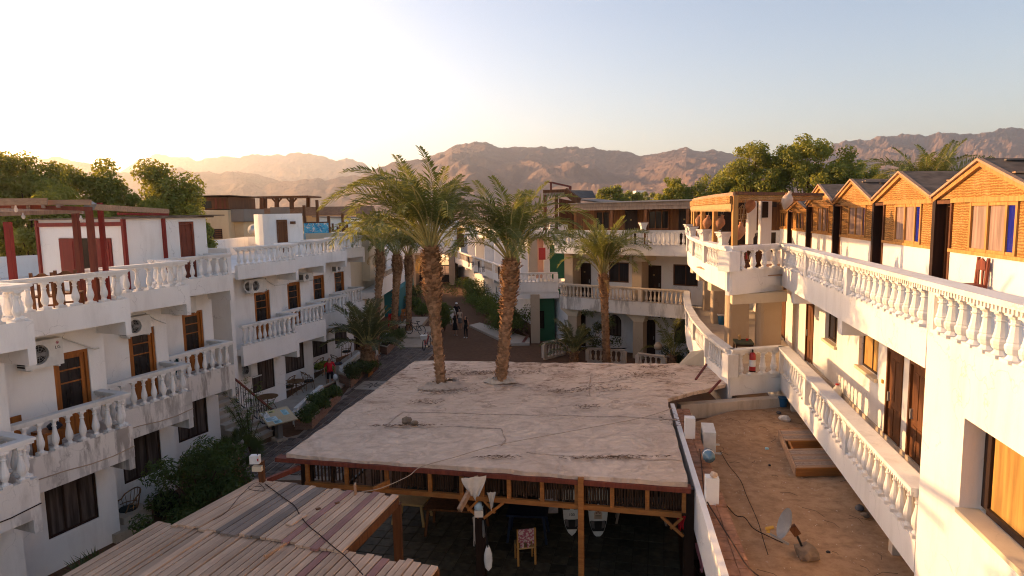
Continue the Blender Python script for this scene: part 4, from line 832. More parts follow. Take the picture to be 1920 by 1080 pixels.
balustrade(lv2, [rr.p(10.7, -.05), UC[0]], 6.3, 7.0, gap=.42, w=.26, mesh=BAL_FAT, posts=[UC[0]], ends=(.4, .5), postw=.42, rail_h=.14)
balustrade(lv2, UC, 6.3, 7.0, gap=.23, mesh=BAL_SLIM, w=.28, posts=UC[1:], ends=(.3, .1), postw=.22, rail_h=.13)
for px0, px1 in ((1486, 1548), (1578, 1648)):
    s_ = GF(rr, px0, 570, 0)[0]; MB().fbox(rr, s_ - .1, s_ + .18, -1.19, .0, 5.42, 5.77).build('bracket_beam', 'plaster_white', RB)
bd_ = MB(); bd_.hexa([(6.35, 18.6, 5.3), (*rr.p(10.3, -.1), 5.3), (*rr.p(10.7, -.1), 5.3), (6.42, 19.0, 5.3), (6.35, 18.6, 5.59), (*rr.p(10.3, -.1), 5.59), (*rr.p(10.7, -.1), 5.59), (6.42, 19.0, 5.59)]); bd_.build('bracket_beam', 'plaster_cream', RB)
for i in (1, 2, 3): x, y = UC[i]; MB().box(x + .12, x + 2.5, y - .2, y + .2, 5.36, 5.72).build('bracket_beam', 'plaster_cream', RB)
# wooden deck boards seen through the terrace corner rail
for k in range(12): y0 = 18.9 + k * .3; MB().hexa([(6.4, y0, 6.055), (10.2, y0 + .7, 6.055), (10.2, y0 + .98, 6.055), (6.4, y0 + .28, 6.055), (6.4, y0, 6.085), (10.2, y0 + .7, 6.085), (10.2, y0 + .98, 6.085), (6.4, y0 + .28, 6.085)]).build('deck_board', 'wood_lightbeam', RB)

# ------------------------------------------------------------------ the seven reed huts on the roof terrace
HN = rr.loc(9.4, 13.9)[1]
hs = [GF(rr, px, 420, HN)[0] for px in (1925, 1750, 1637, 1563, 1513, 1478, 1452, 1430)]
hs[0] = hs[1] - 4.2
HT = 6.05
hut_labels = ['nearest reed hut with large mesh window and blue pane at the right edge', 'second reed hut from the right, blue pane and shaded mesh window', 'third reed hut from the right with narrow mesh window', 'fourth reed hut from the right, upper half in shade', 'fifth reed hut from the right, behind the pergola eave', 'sixth reed hut from the right, small and shaded', 'farthest reed hut beside the white pillar of the terrace lounge']
for i in range(7):
    s1, s0 = hs[i + 1], hs[i]                                            # s1 far end, s0 near end
    w = s1 - s0; fr = rr
    H = thing('reed_hut', hut_labels[i], 'hut', (*fr.p((s0 + s1) / 2, HN), HT), group='reed huts on the roof terrace')
    z_s, z_b, z_a = (7.05, 8.12, 8.83) if i < 4 else (7.05, 7.92, 8.33)
    n = HN; mid = (s0 + s1) / 2; pw = .16
    dw0, dw1 = (s1 - .82, s1 - .2)                                       # door bay at the far end
    MB().fbox(fr, s0 + .02, dw0 - .08, n - .14, n, HT, z_s).build('dado', 'plaster_white', H); MB().fbox(fr, s0 + .05, s1 - .05, n - 2.6, n - 2.5, HT, z_b).build('back_wall', 'wood_brown', H)
    for a_ in (s0 + .03, s1 - .06): MB().fbox(fr, a_, a_ + .03, n - 2.5, n - .15, HT, z_b).build('side_wall', 'wood_brown', H)
    wl0, wl1 = s0 + w * .18, dw0 - w * .22; bl = wl0 + (.34 if i < 2 else .26)
    b = MB()
    for a_, c_ in ((s0 + .03, wl0 - .05), (wl1 + .05, dw0 - .08)): b.fbox(fr, a_, c_, n - .08, n - .02, z_s + .06, z_b - .0)
    b.hexa([(*fr.p(s0 + .03, n - .08), z_b + .05), (*fr.p(s1 - .03, n - .08), z_b + .05), (*fr.p(s1 - .03, n - .02), z_b + .05), (*fr.p(s0 + .03, n - .02), z_b + .05), (*fr.p(mid - .02, n - .08), z_a - .04), (*fr.p(mid + .02, n - .08), z_a - .04), (*fr.p(mid + .02, n - .02), z_a - .04), (*fr.p(mid - .02, n - .02), z_a - .04)])
    b.build('reed_panel', 'reed_mat', H)
    b = MB(); b.fbox(fr, s0 + .01, dw0 - .05, n - .1, n + .035, z_s, z_s + .07); b.build('sill_beam', 'wood_pine', H)
    b = MB(); b.fbox(fr, s0, dw0 - .05, n - .08, n + .03, z_b - .03, z_b + .06); b.build('lintel', 'wood_pine', H)
    b = MB(); b.fbox(fr, dw0 - .09, s1 - .02, n - .06, n + .025, z_b - .05, z_b + .03); b.build('lintel', 'wood_brown', H)
    # window: frame with two mesh lights and a blue pane at its near side
    wf = MB()
    for a_ in (wl0, bl, (bl + wl1) / 2, wl1): wf.fbox(fr, a_ - .035, a_ + .035, n - .07, n + .012, z_s + .07, z_b - .03)
    wf.fbox(fr, wl0, wl1, n - .07, n + .005, z_b - .1, z_b - .031); wf.fbox(fr, wl0, wl1, n - .07, n + .005, z_s + .071, z_s + .13)
    W = wf.build('window', 'wood_pine', H)
    MB().fbox(fr, wl0 + .035, bl - .035, n - .05, n - .02, z_s + .13, z_b - .1).build('blue_pane', 'glass_blue', W)
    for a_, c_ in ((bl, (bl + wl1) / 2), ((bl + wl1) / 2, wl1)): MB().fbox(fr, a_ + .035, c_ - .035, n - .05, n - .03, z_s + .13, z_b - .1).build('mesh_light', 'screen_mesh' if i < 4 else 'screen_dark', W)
    # door and dark posts
    door(fr, dw0 - .02, dw1 + .02, HT, z_b - .05, n - .18, H, 'wood_brown', 'wood_brown', handle=False)
    MB().fbox(fr, s1 - .19, s1 - .03, n - .16, n + .05, HT, z_b + .08).build('corner_post', 'wood_dark', H)
    MB().fbox(fr, dw0 - .1, dw0 - .03, n - .12, n + .02, HT, z_b).build('door_post', 'wood_brown', H)
    # rafters along the gable and the roof sheets
    for (a_, za), (c_, zc) in (((s0 - .05, z_b + .02), (mid, z_a)), ((mid, z_a), (s1 + .05, z_b + .02))):
        MB().bar(fr.p3(a_, n + .02, za), fr.p3(c_, n + .02, zc), .07, .09).build('gable_rafter', 'wood_pine', H)
        MB().bar(fr.p3(a_, n + .06, za + .085), fr.p3(c_, n + .06, zc + .085), .09, .05).build('barge_board', 'wood_lightbeam', H)
        r_ = MB(); p = [fr.p3(a_, n + .1, za + .06), fr.p3(c_, n + .1, zc + .06), fr.p3(c_, n - 2.7, zc - .02), fr.p3(a_, n - 2.7, za - .02)]
        r_.hexa([*p, *[(x, y, z + .045) for x, y, z in p]]); r_.build('roof_sheet', 'roof_felt', H)
        for k in range(8):                                               # battens and scraps lying on the felt
            t0 = rnd.uniform(.1, .9); x, y, z = [p[0][j] + (p[1][j] - p[0][j]) * t0 for j in range(3)]
            q_ = fr.p3(0, -1, 0); dx, dy = q_[0] - fr.o[0], q_[1] - fr.o[1]; l0 = rnd.uniform(.1, 1.6); l1 = l0 + rnd.uniform(.3, .9)
            MB().bar((x + dx * l0, y + dy * l0, z + .06), (x + dx * l1, y + dy * l1, z + .045), rnd.uniform(.05, .14), .03).build('batten', rnd.choice(['wood_grey', 'roof_metal', 'roof_felt', 'wood_lightbeam']), H)
# plaque numeral on the nearest door: the digits 5 and 3
def digits(parent, txt, fr, s, n, z, size, mat='straw', name='number'):
    cu = bpy.data.curves.new(name, 'FONT'); cu.body = txt; cu.size = size; cu.extrude = .002; cu.align_x = 'CENTER'; cu.align_y = 'CENTER'
    o = bpy.data.objects.new(name + '_tmp', cu); COL.objects.link(o); dg = bpy.context.evaluated_depsgraph_get(); me = bpy.data.meshes.new_from_object(o.evaluated_get(dg)); bpy.data.objects.remove(o); bpy.data.curves.remove(cu)
    me.name = name; me.materials.clear(); me.materials.append(M(mat)); return me
# ------------------------------------------------------------------ terrace lounge pergola on the right corner
LP = thing('lounge_pergola', 'straw awning on wooden posts along the curved corner of the right roof terrace', 'pergola', (7.2, 22, 6.05))
PZ = 8.15
UCi = [Vector(p) + Vector((.22, .08)) for p in UC]
pp = []
for px, py, top in ((1377, 462, 366), (1340, 452, 369), (1317, 446, 372), (1303, 441, 374), (1298, 438, 376)):
    pp.append((px, py, top))
def on_curve(px):
    best = None
    for i in range(5):
        for t in range(41):
            q = UCi[i].lerp(UCi[i + 1], t / 40); v = _rot.transposed() @ (Vector((q.x, q.y, 7.0)) - camo.matrix_world.translation); x = 960 + 1220 * v.x / -v.z
            if best is None or abs(x - px) < best[0]: best = (abs(x - px), q, (UCi[i + 1] - UCi[i]).normalized())
    return best[1], best[2]
pts = []
for px, py, top in pp:
    q, d = on_curve(px); pts.append(q); MB().box(q.x - .07, q.x + .07, q.y - .07, q.y + .07, 6.06, 8.42).build('post', 'wood_pine', LP)
for i in range(len(pts) - 1):
    a, c = pts[i], pts[i + 1]; e = (c - a).normalized(); o = Vector((-e.y, e.x))
    for k, (z0, z1, off, m) in enumerate(((8.04, 8.22, .09, 'straw'), (8.2, 8.42, .12, 'reed_mat'))):
        MB().hexa([(*(a + o * off), z0), (*(c + o * off), z0), (*(c + o * (off + .03)), z0), (*(a + o * (off + .03)), z0), (*(a + o * off), z1), (*(c + o * off), z1), (*(c + o * (off + .03)), z1), (*(a + o * (off + .03)), z1)]).build('awning_flap', m, LP)
    sc_ = MB(); L = (c - a).length; n_ = max(2, int(L / .14))
    for k in range(n_):
        u0, u1 = a.lerp(c, k / n_), a.lerp(c, (k + 1) / n_); um = (u0 + u1) / 2; oo = o * .105
        sc_.face([(*(u0 + oo), 8.045), (*(u1 + oo), 8.045), (*(um + e * .03 + oo), 7.97), (*(um - e * .03 + oo), 7.97)])
    sc_.build('scallop_trim', 'straw', LP)
    MB().bar((*a, 8.47), (*c, 8.47), .12, .1).build('beam', 'wood_lightbeam', LP)
# its roof: a split-cane sheet with gaps, over beams
hx = rr.p(14, HN - .1); cane = MB(); A0 = pts[0]; A1 = pts[-1]; B0 = Vector(rr.p(GF(rr, 1545, 362, HN + .3)[0], HN + .35)); B1 = Vector(rr.p(26, HN))
m_ = 46
for k in range(m_):
    for j in range(7):
        u = (k + .5) / m_; p0 = A0.lerp(A1, u - .008); p1 = A0.lerp(A1, u + .0075); q0_ = B0.lerp(B1, u - .008); q1_ = B0.lerp(B1, u + .0075)
        t0, t1 = j / 7 + .004, (j + 1) / 7 - .012
        cane.face([(*p0.lerp(q0_, t0), 8.43), (*p1.lerp(q1_, t0), 8.43), (*p1.lerp(q1_, t1), 8.43), (*p0.lerp(q0_, t1), 8.43)])
o = cane.build('cane_roof', 'straw', LP)
MB().bar((A0.x, A0.y, 8.49), (B0.x, B0.y, 8.5), .14, .09).build('beam', 'wood_brown', LP)
b = MB(); d0 = (B0 - A0).normalized(); b.bar((A0.x, A0.y, 8.36), (B0.x, B0.y, 8.38), .03, .14); b.build('awning_flap', 'reed_mat', LP)
for k in range(5): t = (k + .5) / 5; p = A0.lerp(A1, t); q = B0.lerp(B1, t); MB().bar((*p, 8.37), (*q, 8.37), .07, .09).build('rafter', 'wood_pine', LP)
# lounge back: white pillar, dark room, lantern
lg = thing('lounge_room', 'dark lounge room with white pillar behind the straw awning', 'room', (*rr.p(13, -3.4), 6.05))
c_ = GY(1411, 420, 26.0); MB().box(c_.x - .16, c_.x + .16, 26, 26.3, 6.06, 8.4).build('pillar', 'plaster_white', lg)
c_ = GY(1432, 420, 25.0); MB().box(c_.x - .12, c_.x + .3, 25, 25.25, 6.06, 8.4).build('pillar', 'plaster_white', lg)
MB().box(c_.x - .1, c_.x + .12, 24.9, 24.95, 7.7, 8.3).build('picture', 'wood_dark', lg)
c_ = GY(1390, 420, 30.0); b = MB(); b.box(c_.x - .9, c_.x + 1.6, 30, 30.1, 6.06, 6.95); b.box(c_.x - .9, c_.x - .3, 30, 30.1, 6.95, 8.4); b.box(c_.x - .3, c_.x + 1.6, 30, 30.1, 8.1, 8.4); b.build('wall', 'wood_dark', lg)
ln = thing('lantern', 'openwork metal lantern hanging in the dark lounge doorway', 'lantern', tuple(GY(1392, 395, 24)))
c_ = GY(1392, 400, 24); b = MB()
for k in range(8): an = k * math.pi / 4; b.tube([(c_.x, 24, c_.z + .32), (c_.x + .15 * math.cos(an), 24 + .15 * math.sin(an), c_.z + .16), (c_.x + .15 * math.cos(an), 24 + .15 * math.sin(an), c_.z - .22)], .01, 4)
for zz in (.16, -.05, -.22): b.torus((c_.x, 24, c_.z + zz), (0, 0, 1), .15, .012, 12, 4)
b.build('frame', 'straw', ln); b = MB(); b.tube([(c_.x, 24, c_.z + .3), (c_.x, 24, 8.4)], .008, 4); b.build('chain', 'iron_black', ln)
# square stone planters on the rail posts
def stone_pot(P, s, label, grp):
    b = MB(); b.hexa([(-.1, -.1, 0), (.1, -.1, 0), (.1, .1, 0), (-.1, .1, 0), (-.1, -.1, .05), (.1, -.1, .05), (.1, .1, .05), (-.1, .1, .05)])
    b.hexa([(-.085, -.085, .05), (.085, -.085, .05), (.085, .085, .05), (-.085, .085, .05), (-.14, -.14, .3), (.14, -.14, .3), (.14, .14, .3), (-.14, .14, .3)]); b.hexa([(-.17, -.17, .3), (.17, -.17, .3), (.17, .17, .3), (-.17, .17, .3), (-.18, -.18, .34), (.18, -.18, .34), (.18, .18, .34), (-.18, .18, .34)])
    t = thing('stone_pot', label, 'planter', P, rnd.uniform(-.2, .3), grp, world=False); t.scale = (s, s, s)
    b.build('pot', 'plaster_rail', t)
    q = MB()
    for sg in (-1, 1): q.tube([(-.13, -.145 * sg, .26), (-.05, -.14 * sg, .2), (.05, -.14 * sg, .2), (.13, -.145 * sg, .26)], .014, 5); q.tube([(-.145 * sg, -.13, .26), (-.14 * sg, 0, .2), (-.145 * sg, .13, .26)], .014, 5)
    q.build('garland', 'plaster_rail', t); b = MB(); b.box(-.15, .15, -.15, .15, .335, .345); b.build('soil', 'soil_dark', t)
    return t
for px, lab in ((1366, 'largest and nearest white stone pot on the curved corner rail'), (1331, 'second white stone pot along the curved rail'), (1308, 'third white stone pot along the curved rail'), (1295, 'fourth white stone pot along the curved rail'), (1286, 'farthest white stone pot at the end of the curved rail')):
    q, d = on_curve(px); q = q - Vector((.22, .08)); stone_pot((q.x + (.0 if px != 1366 else .05), q.y, 7.0), 1.12, lab, 'stone pots on the curved rail')
s_, z_ = cs(1206, 425, .2); stone_pot((*cb.p(s_, .2), 7.02), 1.2, 'white stone pot on the balustrade of the courtyard facing wing', 'stone pots on the curved rail')
# clay jars hung on ropes
JAR = MB().lathe([(.02, -.26), (.07, -.2), (.15, -.06), (.165, .02), (.13, .12), (.06, .18), (.05, .24), (.065, .27)], seg=12).mesh('jar_body', 'clay', smooth=True)
JARP = MB().lathe([(.02, -.26), (.07, -.2), (.15, -.06), (.165, .02), (.13, .12), (.06, .18), (.05, .24), (.065, .27)], seg=12).mesh('jar_body', 'clay_pale', smooth=True)
for px, py, Y, me, lab in ((1311, 414, 26.5, JAR, 'clay jar hung behind the third awning post'), (1326, 418, 23.5, JAR, 'clay jar hung beside the second awning post'), (1350, 418, 21.2, JAR, 'clay jar hung between the two nearest awning posts'), (1387, 434, 18.9, JAR, 'clay jar hung low beside the corner post'), (1407, 385, 21.0, JAR, 'orange clay jar hung high under the cane roof'), (1476, 376, 18.8, JARP, 'pale clay jar hung under the eave of the reed huts')):
    P = GY(px, py, Y); t = thing('clay_jar', lab, 'jar', P, rnd.uniform(0, 3), 'clay jars hanging in the terrace lounge', world=False); t.rotation_euler = (R(14), R(-10), rnd.uniform(0, 3))
    link('jar_body', me, t); MB().tube([(.05, 0, .2), (.13, 0, .2), (.14, 0, .08)], .018, 5).build('handle', 'clay', t); MB().tube([(0, 0, .25), (0, 0, max(.3, 8.36 - P.z))], .006, 4).build('rope', 'rope', t)
# inlaid lounge table with a bottle, low shelf of bottles beside it
tb_ = thing('side_table', 'brown tapered lounge table with bottles near the white pillar', 'table', tuple(GY(1412, 462, 20.8)[:2]) + (6.06,))
c_ = GY(1414, 442, 20.8); ty = 6.9
b = MB(); b.box(c_.x - .36, c_.x + .36, 20.5, 21.1, ty - .04, ty); b.build('tabletop', 'wood_brown', tb_); b = MB(); b.hexa([(c_.x - .18, 20.65, 6.06), (c_.x + .18, 20.65, 6.06), (c_.x + .18, 20.95, 6.06), (c_.x - .18, 20.95, 6.06), (c_.x - .3, 20.55, ty - .04), (c_.x + .3, 20.55, ty - .04), (c_.x + .3, 21.05, ty - .04), (c_.x - .3, 21.05, ty - .04)]); b.build('base', 'wood_brown', tb_)
b = MB(); b.lathe([(.04, 0), (.06, .02), (.06, .2), (.02, .28), (.02, .36)], (c_.x + .02, 20.75, ty + .002)); o = b.build('water_pipe', 'wood_dark', org=(c_.x + .02, 20.75, ty)); o.location = (c_.x + .02, 20.75, ty); tag(o, 'dark bottle standing on the lounge table', 'bottle')
sh = thing('low_shelf', 'low wooden shelf with small bottles beside the lounge table', 'shelf', tuple(GY(1400, 460, 20.4)[:2]) + (6.06,)); c_ = GY(1402, 455, 20.4)
for z in (6.1, 6.42, 6.7): MB().box(c_.x - .2, c_.x + .22, 20.4, 20.62, z, z + .03).build('shelf_board', 'wood_brown', sh)
for sx in (-.22, .22): MB().box(c_.x + sx - .015, c_.x + sx + .015, 20.4, 20.62, 6.06, 6.76).build('side_panel', 'wood_brown', sh)
for k, (dx, m) in enumerate(((-.12, 'label_white'), (.0, 'red_paint'), (.12, 'label_white'))): b = MB(); P = (c_.x + dx, 20.48, 6.455); b.lathe([(.03, 0), (.03, .13), (.012, .17), (.012, .21)], P, 8); o = b.build('bottle', m, org=P); o.location = P; tag(o, ['small pale bottle at the left of the low lounge shelf', 'small red bottle in the middle of the low lounge shelf', 'small pale bottle at the right of the low lounge shelf'][k], 'bottle', 'bottles on the lounge shelf')
# wooden slat-back chair by the nearest hut
def slat_chair(label, loc, rz, m='wood_redbrown', grp=None):
    t = thing('wooden_chair', label, 'chair', loc, rz, grp, world=False)
    for sx in (-.19, .19):
        MB().box(sx - .03, sx + .03, -.2, -.15, 0, .43).build('leg', m, t)
        MB().hexa([(sx - .03, .16, 0), (sx + .03, .16, 0), (sx + .03, .21, 0), (sx - .03, .21, 0), (sx - .03, .22, .98), (sx + .03, .22, .98), (sx + .03, .26, .98), (sx - .03, .26, .98)]).build('back_post', m, t)
    MB().box(-.22, .22, -.22, .2, .43, .47).build('seat', m, t)
    b = MB(); pr = [(-.16, .74), (.16, .74), (.16, .9), (.1, .92), (.05, .96), (-.05, .96), (-.1, .92), (-.16, .9)]
    v0 = [(x, .2, z) for x, z in pr]; v1 = [(x, .225, z) for x, z in pr]; b.face(v0); b.face(v1[::-1])
    for k in range(8): b.face([v0[k], v0[(k + 1) % 8], v1[(k + 1) % 8], v1[k]])
    b.build('back_rail', m, t)
    for sx in (-.08, .08): MB().box(sx - .03, sx + .03, .19, .21, .47, .74).build('slat', m, t)
    MB().box(-.16, .16, -.19, -.16, .2, .24).build('stretcher', m, t)
    return t
s_ = GF(rr, 1838, 520, HN + .1)[0]; slat_chair('carved slat back wooden chair against the white wall of the nearest hut', (*rr.p(s_, HN + .3), 6.056), -R(AR) - R(90))
# number on the nearest hut's door and small number plates
hut1 = next(o for o in bpy.data.objects if o.get('label') == hut_labels[0]); door1 = [c for c in hut1.children if c.name.startswith('door') and not c.name.startswith('door_p')][0]
me = digits(None, '53', rr, 0, 0, 0, .16); s_, z_ = GF(rr, 1776, 424, HN - .2)
o = link('number', me, door1, tuple(Vector(rr.p3(s_, HN - .215, 7.62)) - Vector(ORG[hut1.name])), (R(90), 0, -R(AR) - R(90)))

# ------------------------------------------------------------------ things on the level 1 walkway
tc = MB(); P = G(1369, 640, 3.55); gt_ = thing('green_table', 'small dark table with green glass top on the right walkway', 'table', (P.x + .45, P.y, 3.006), -R(AR), None, world=False)
MB().box(-.3, .3, -.38, .38, .5, .55).build('tabletop', 'cloth_green', gt_)
for sx in (-.26, .26):
    for sy in (-.33, .33): MB().box(sx - .025, sx + .025, sy - .025, sy + .025, 0, .5).build('leg', 'wood_dark', gt_)
MB().box(-.27, .27, -.35, .35, .42, .5).build('apron', 'wood_dark', gt_)
P2 = (P.x + .6, P.y + .05, 3.559); b = MB(); b.lathe([(.045, 0), (.05, .07)], P2, 8); o = b.build('red_tin', 'red_paint', org=P2); o.location = P2; tag(o, 'small red tin on the green topped table', 'tin')
P2 = (P.x + .4, P.y + .25, 3.559); b = MB(); b.lathe([(.05, 0), (.055, .12), (.03, .16)], P2, 8); o = b.build('candle_jar', 'straw', org=P2); o.location = P2; tag(o, 'pale candle jar on the green topped table', 'jar')
def extinguisher(label, P, big=1.0, hang=False):
    t = thing('fire_extinguisher', label, 'extinguisher', P, rnd.uniform(0, 2), 'fire extinguishers', world=False); t.scale = (big,) * 3
    MB().lathe([(.07, 0), (.08, .02), (.08, .42), (.06, .48), (.03, .5)], seg=12).build('cylinder', 'red_paint', t, True); MB().lathe([(.0805, .14), (.081, .15), (.081, .3), (.0805, .31)], seg=12).build('label_band', 'label_white', t)
    b = MB(); b.box(-.02, .02, -.02, .02, .5, .56); b.box(-.02, .1, -.012, .012, .55, .575); b.build('valve', 'iron_black', t); MB().tube([(.05, 0, .55), (.11, .02, .48), (.1, .03, .2)], .012, 5).build('hose', 'rubber', t)
    b = MB(); b.lathe([(.083, 0), (.083, .03)], seg=12); b.build('base_ring', 'rubber', t); return t
q_ = Vector(rr.p(10.4, -.04)).lerp(Vector(LC[0]), .62); extinguisher('red fire extinguisher hung outside the corner balustrade of the right walkway', (q_.x, q_.y - .18, 3.28), 1.15)
P = G(1402, 642, 3.006); extinguisher('red fire extinguisher standing by the walkway pillar', (P.x + .15, P.y + .6, 3.01), 1.25)
P = Vector((-9.66, 16.0, 0)); f = F1[2]; q_ = f.loc(*G(222, 890, 1.4)[:2]); extinguisher('red fire extinguisher on the white ground floor wall at left', (*F1[3].p(-2.45, -.9), 1.05), 1.05)
bk = thing('waste_bin', 'blue plastic bin with pale liner by the walkway pillar', 'bin', (*G(1354, 608, 3.006)[:2], 3.01)); P = G(1354, 608, 3.006)
MB().lathe([(.16, 0), (.2, .4), (.21, .42)], tuple(P), 12).build('bin_body', 'blue_plastic', bk); MB().lathe([(.2, .39), (.235, .43), (.2, .47), (.17, .44)], tuple(P), 12).build('liner', 'canvas_white', bk)
s_ = GF(rr, 1568, 740, -1.0)[0]; P = rr.p3(s_, -1.02, 3.01); jg = thing('water_jug', 'clear plastic jug with red cap on the walkway by the wall', 'jug', P)
MB().lathe([(.1, 0), (.11, .03), (.11, .24), (.05, .31), (.045, .34)], P, 10).build('jug_body', 'enamel_white', jg); MB().lathe([(.05, .34), (.05, .38)], P, 10).build('cap', 'red_paint', jg)
s_ = GF(rr, 1708, 880, -.7)[0]; bt = thing('slatted_bench', 'small slatted wooden table at the near end of the right walkway', 'table', rr.p3(.75, -.68, 3.006)); q = .75
for k in range(6): MB().fbox(rr, q - .3, q + .3, -.95 + k * .1, -.87 + k * .1, 3.44, 3.47).build('slat', 'wood_brown', bt)
for a_ in (-.27, .27):
    for c_ in (-.93, -.42): MB().fbox(rr, q + a_ - .03, q + a_ + .03, c_ - .03, c_ + .03, 3.007, 3.44).build('leg', 'wood_brown', bt)
b = MB(); s_ = GF(rr, 1655, 715, -1.19)[0]; b.fbox(rr, s_ - .04, s_ + .04, -1.2, -1.17, 4.15, 4.23); P = rr.p3(s_, -1.19, 4.19); o = b.build('door_bell', 'yellow_paint', org=P); o.location = P; tag(o, 'small yellow bell plate on the white wall left of the brown door', 'plate')
# orange-striped planter stand by the pillar
# ------------------------------------------------------------------ annex with the dirt roof
an = thing('annex', 'flat dirt roofed annex with a low brick parapet beside the white shelter roof', 'building', (4, 12, 0))
w0, w1 = Vector((2.80, 7.9)), Vector((4.28, 17.35)); fa = Fr(w0.x, w0.y, math.degrees(math.atan2(w1.x - w0.x, w1.y - w0.y)), -1); La = (w1 - w0).length
b = MB(); b.fbox(fa, 0, La, -1.6, -1.35, 0, 2.09); b.fbox(fa, 0, La, -.5, -.11, 2.2, 2.62); b.build('wall', 'concrete_grey', an)
nb_ = int(La / .23)                                                     # worn bricks of the parapet top, laid two deep
for k in range(nb_):
    for r_ in (0, 1): MB().fbox(fa, k * .23 + .004, k * .23 + .223, -.3 - .19 * r_, -.12 - .19 * r_, 2.622, 2.69 + rnd.uniform(-.015, .012)).build('brick', 'plaster_brick', an)
b = MB(); b.fbox(fa, 0, La, -.108, 0, 1.9, 2.78); b.build('parapet_edge', 'plaster_white', an)
grid = MB()
ra = [Vector(fa.p(0, -.48)), Vector(fa.p(La, -.48)), Vector((8.3, 19.4)), Vector((6.6, 7.9))]
N = 46
vv = []
for j in range(N + 1):
    for i in range(N + 1):
        p = ra[0].lerp(ra[3], i / N).lerp(ra[1].lerp(ra[2], i / N), j / N); z = 2.25 + .05 * noise.noise(Vector((p.x * .6, p.y * .6, 0))) + .02 * noise.noise(Vector((p.x * 2.5, p.y * 2.5, 3))); vv.append((p.x, p.y, z))
grid.v = vv
for j in range(N):
    for i in range(N): a_ = j * (N + 1) + i; grid.f.append((a_, a_ + 1, a_ + N + 2, a_ + N + 1)); grid.m.append(0)
grid.build('dirt_roof', 'sand_roof', an, True)
b = MB(); b.prism([tuple(ra[0]), tuple(ra[3]), tuple(ra[2]), tuple(ra[1])], 1.9, 2.1); b.build('roof_slab', 'concrete_grey', an)
b = MB(); b.hexa([(4.75, 18.0, 2.1), (7.95, 18.55, 2.1), (7.9, 18.85, 2.1), (4.7, 18.3, 2.1), (4.75, 18.0, 2.52), (7.95, 18.55, 2.52), (7.9, 18.85, 2.52), (4.7, 18.3, 2.52)]); b.build('end_kerb', 'plaster_old', an)
for px0, px1, yt, yb, lab in ((1284, 1304, 778, 822, 'white parapet pillar farther from the viewer on the brick edge'), (1320, 1349, 893, 945, 'white parapet pillar nearer the viewer on the brick edge')):
    P = G((px0 + px1) / 2, yb, 2.69); s_ = fa.loc(P.x, P.y)[0]; o = MB().fbox(fa, s_ - .02, s_ + .2, -.36, -.13, 2.66, 3.18).build('parapet_pillar', 'plaster_white', org=fa.p3(s_, -.3, 2.66)); o.location = fa.p3(s_, -.3, 2.66); tag(o, lab, 'pillar', 'white parapet pillars')
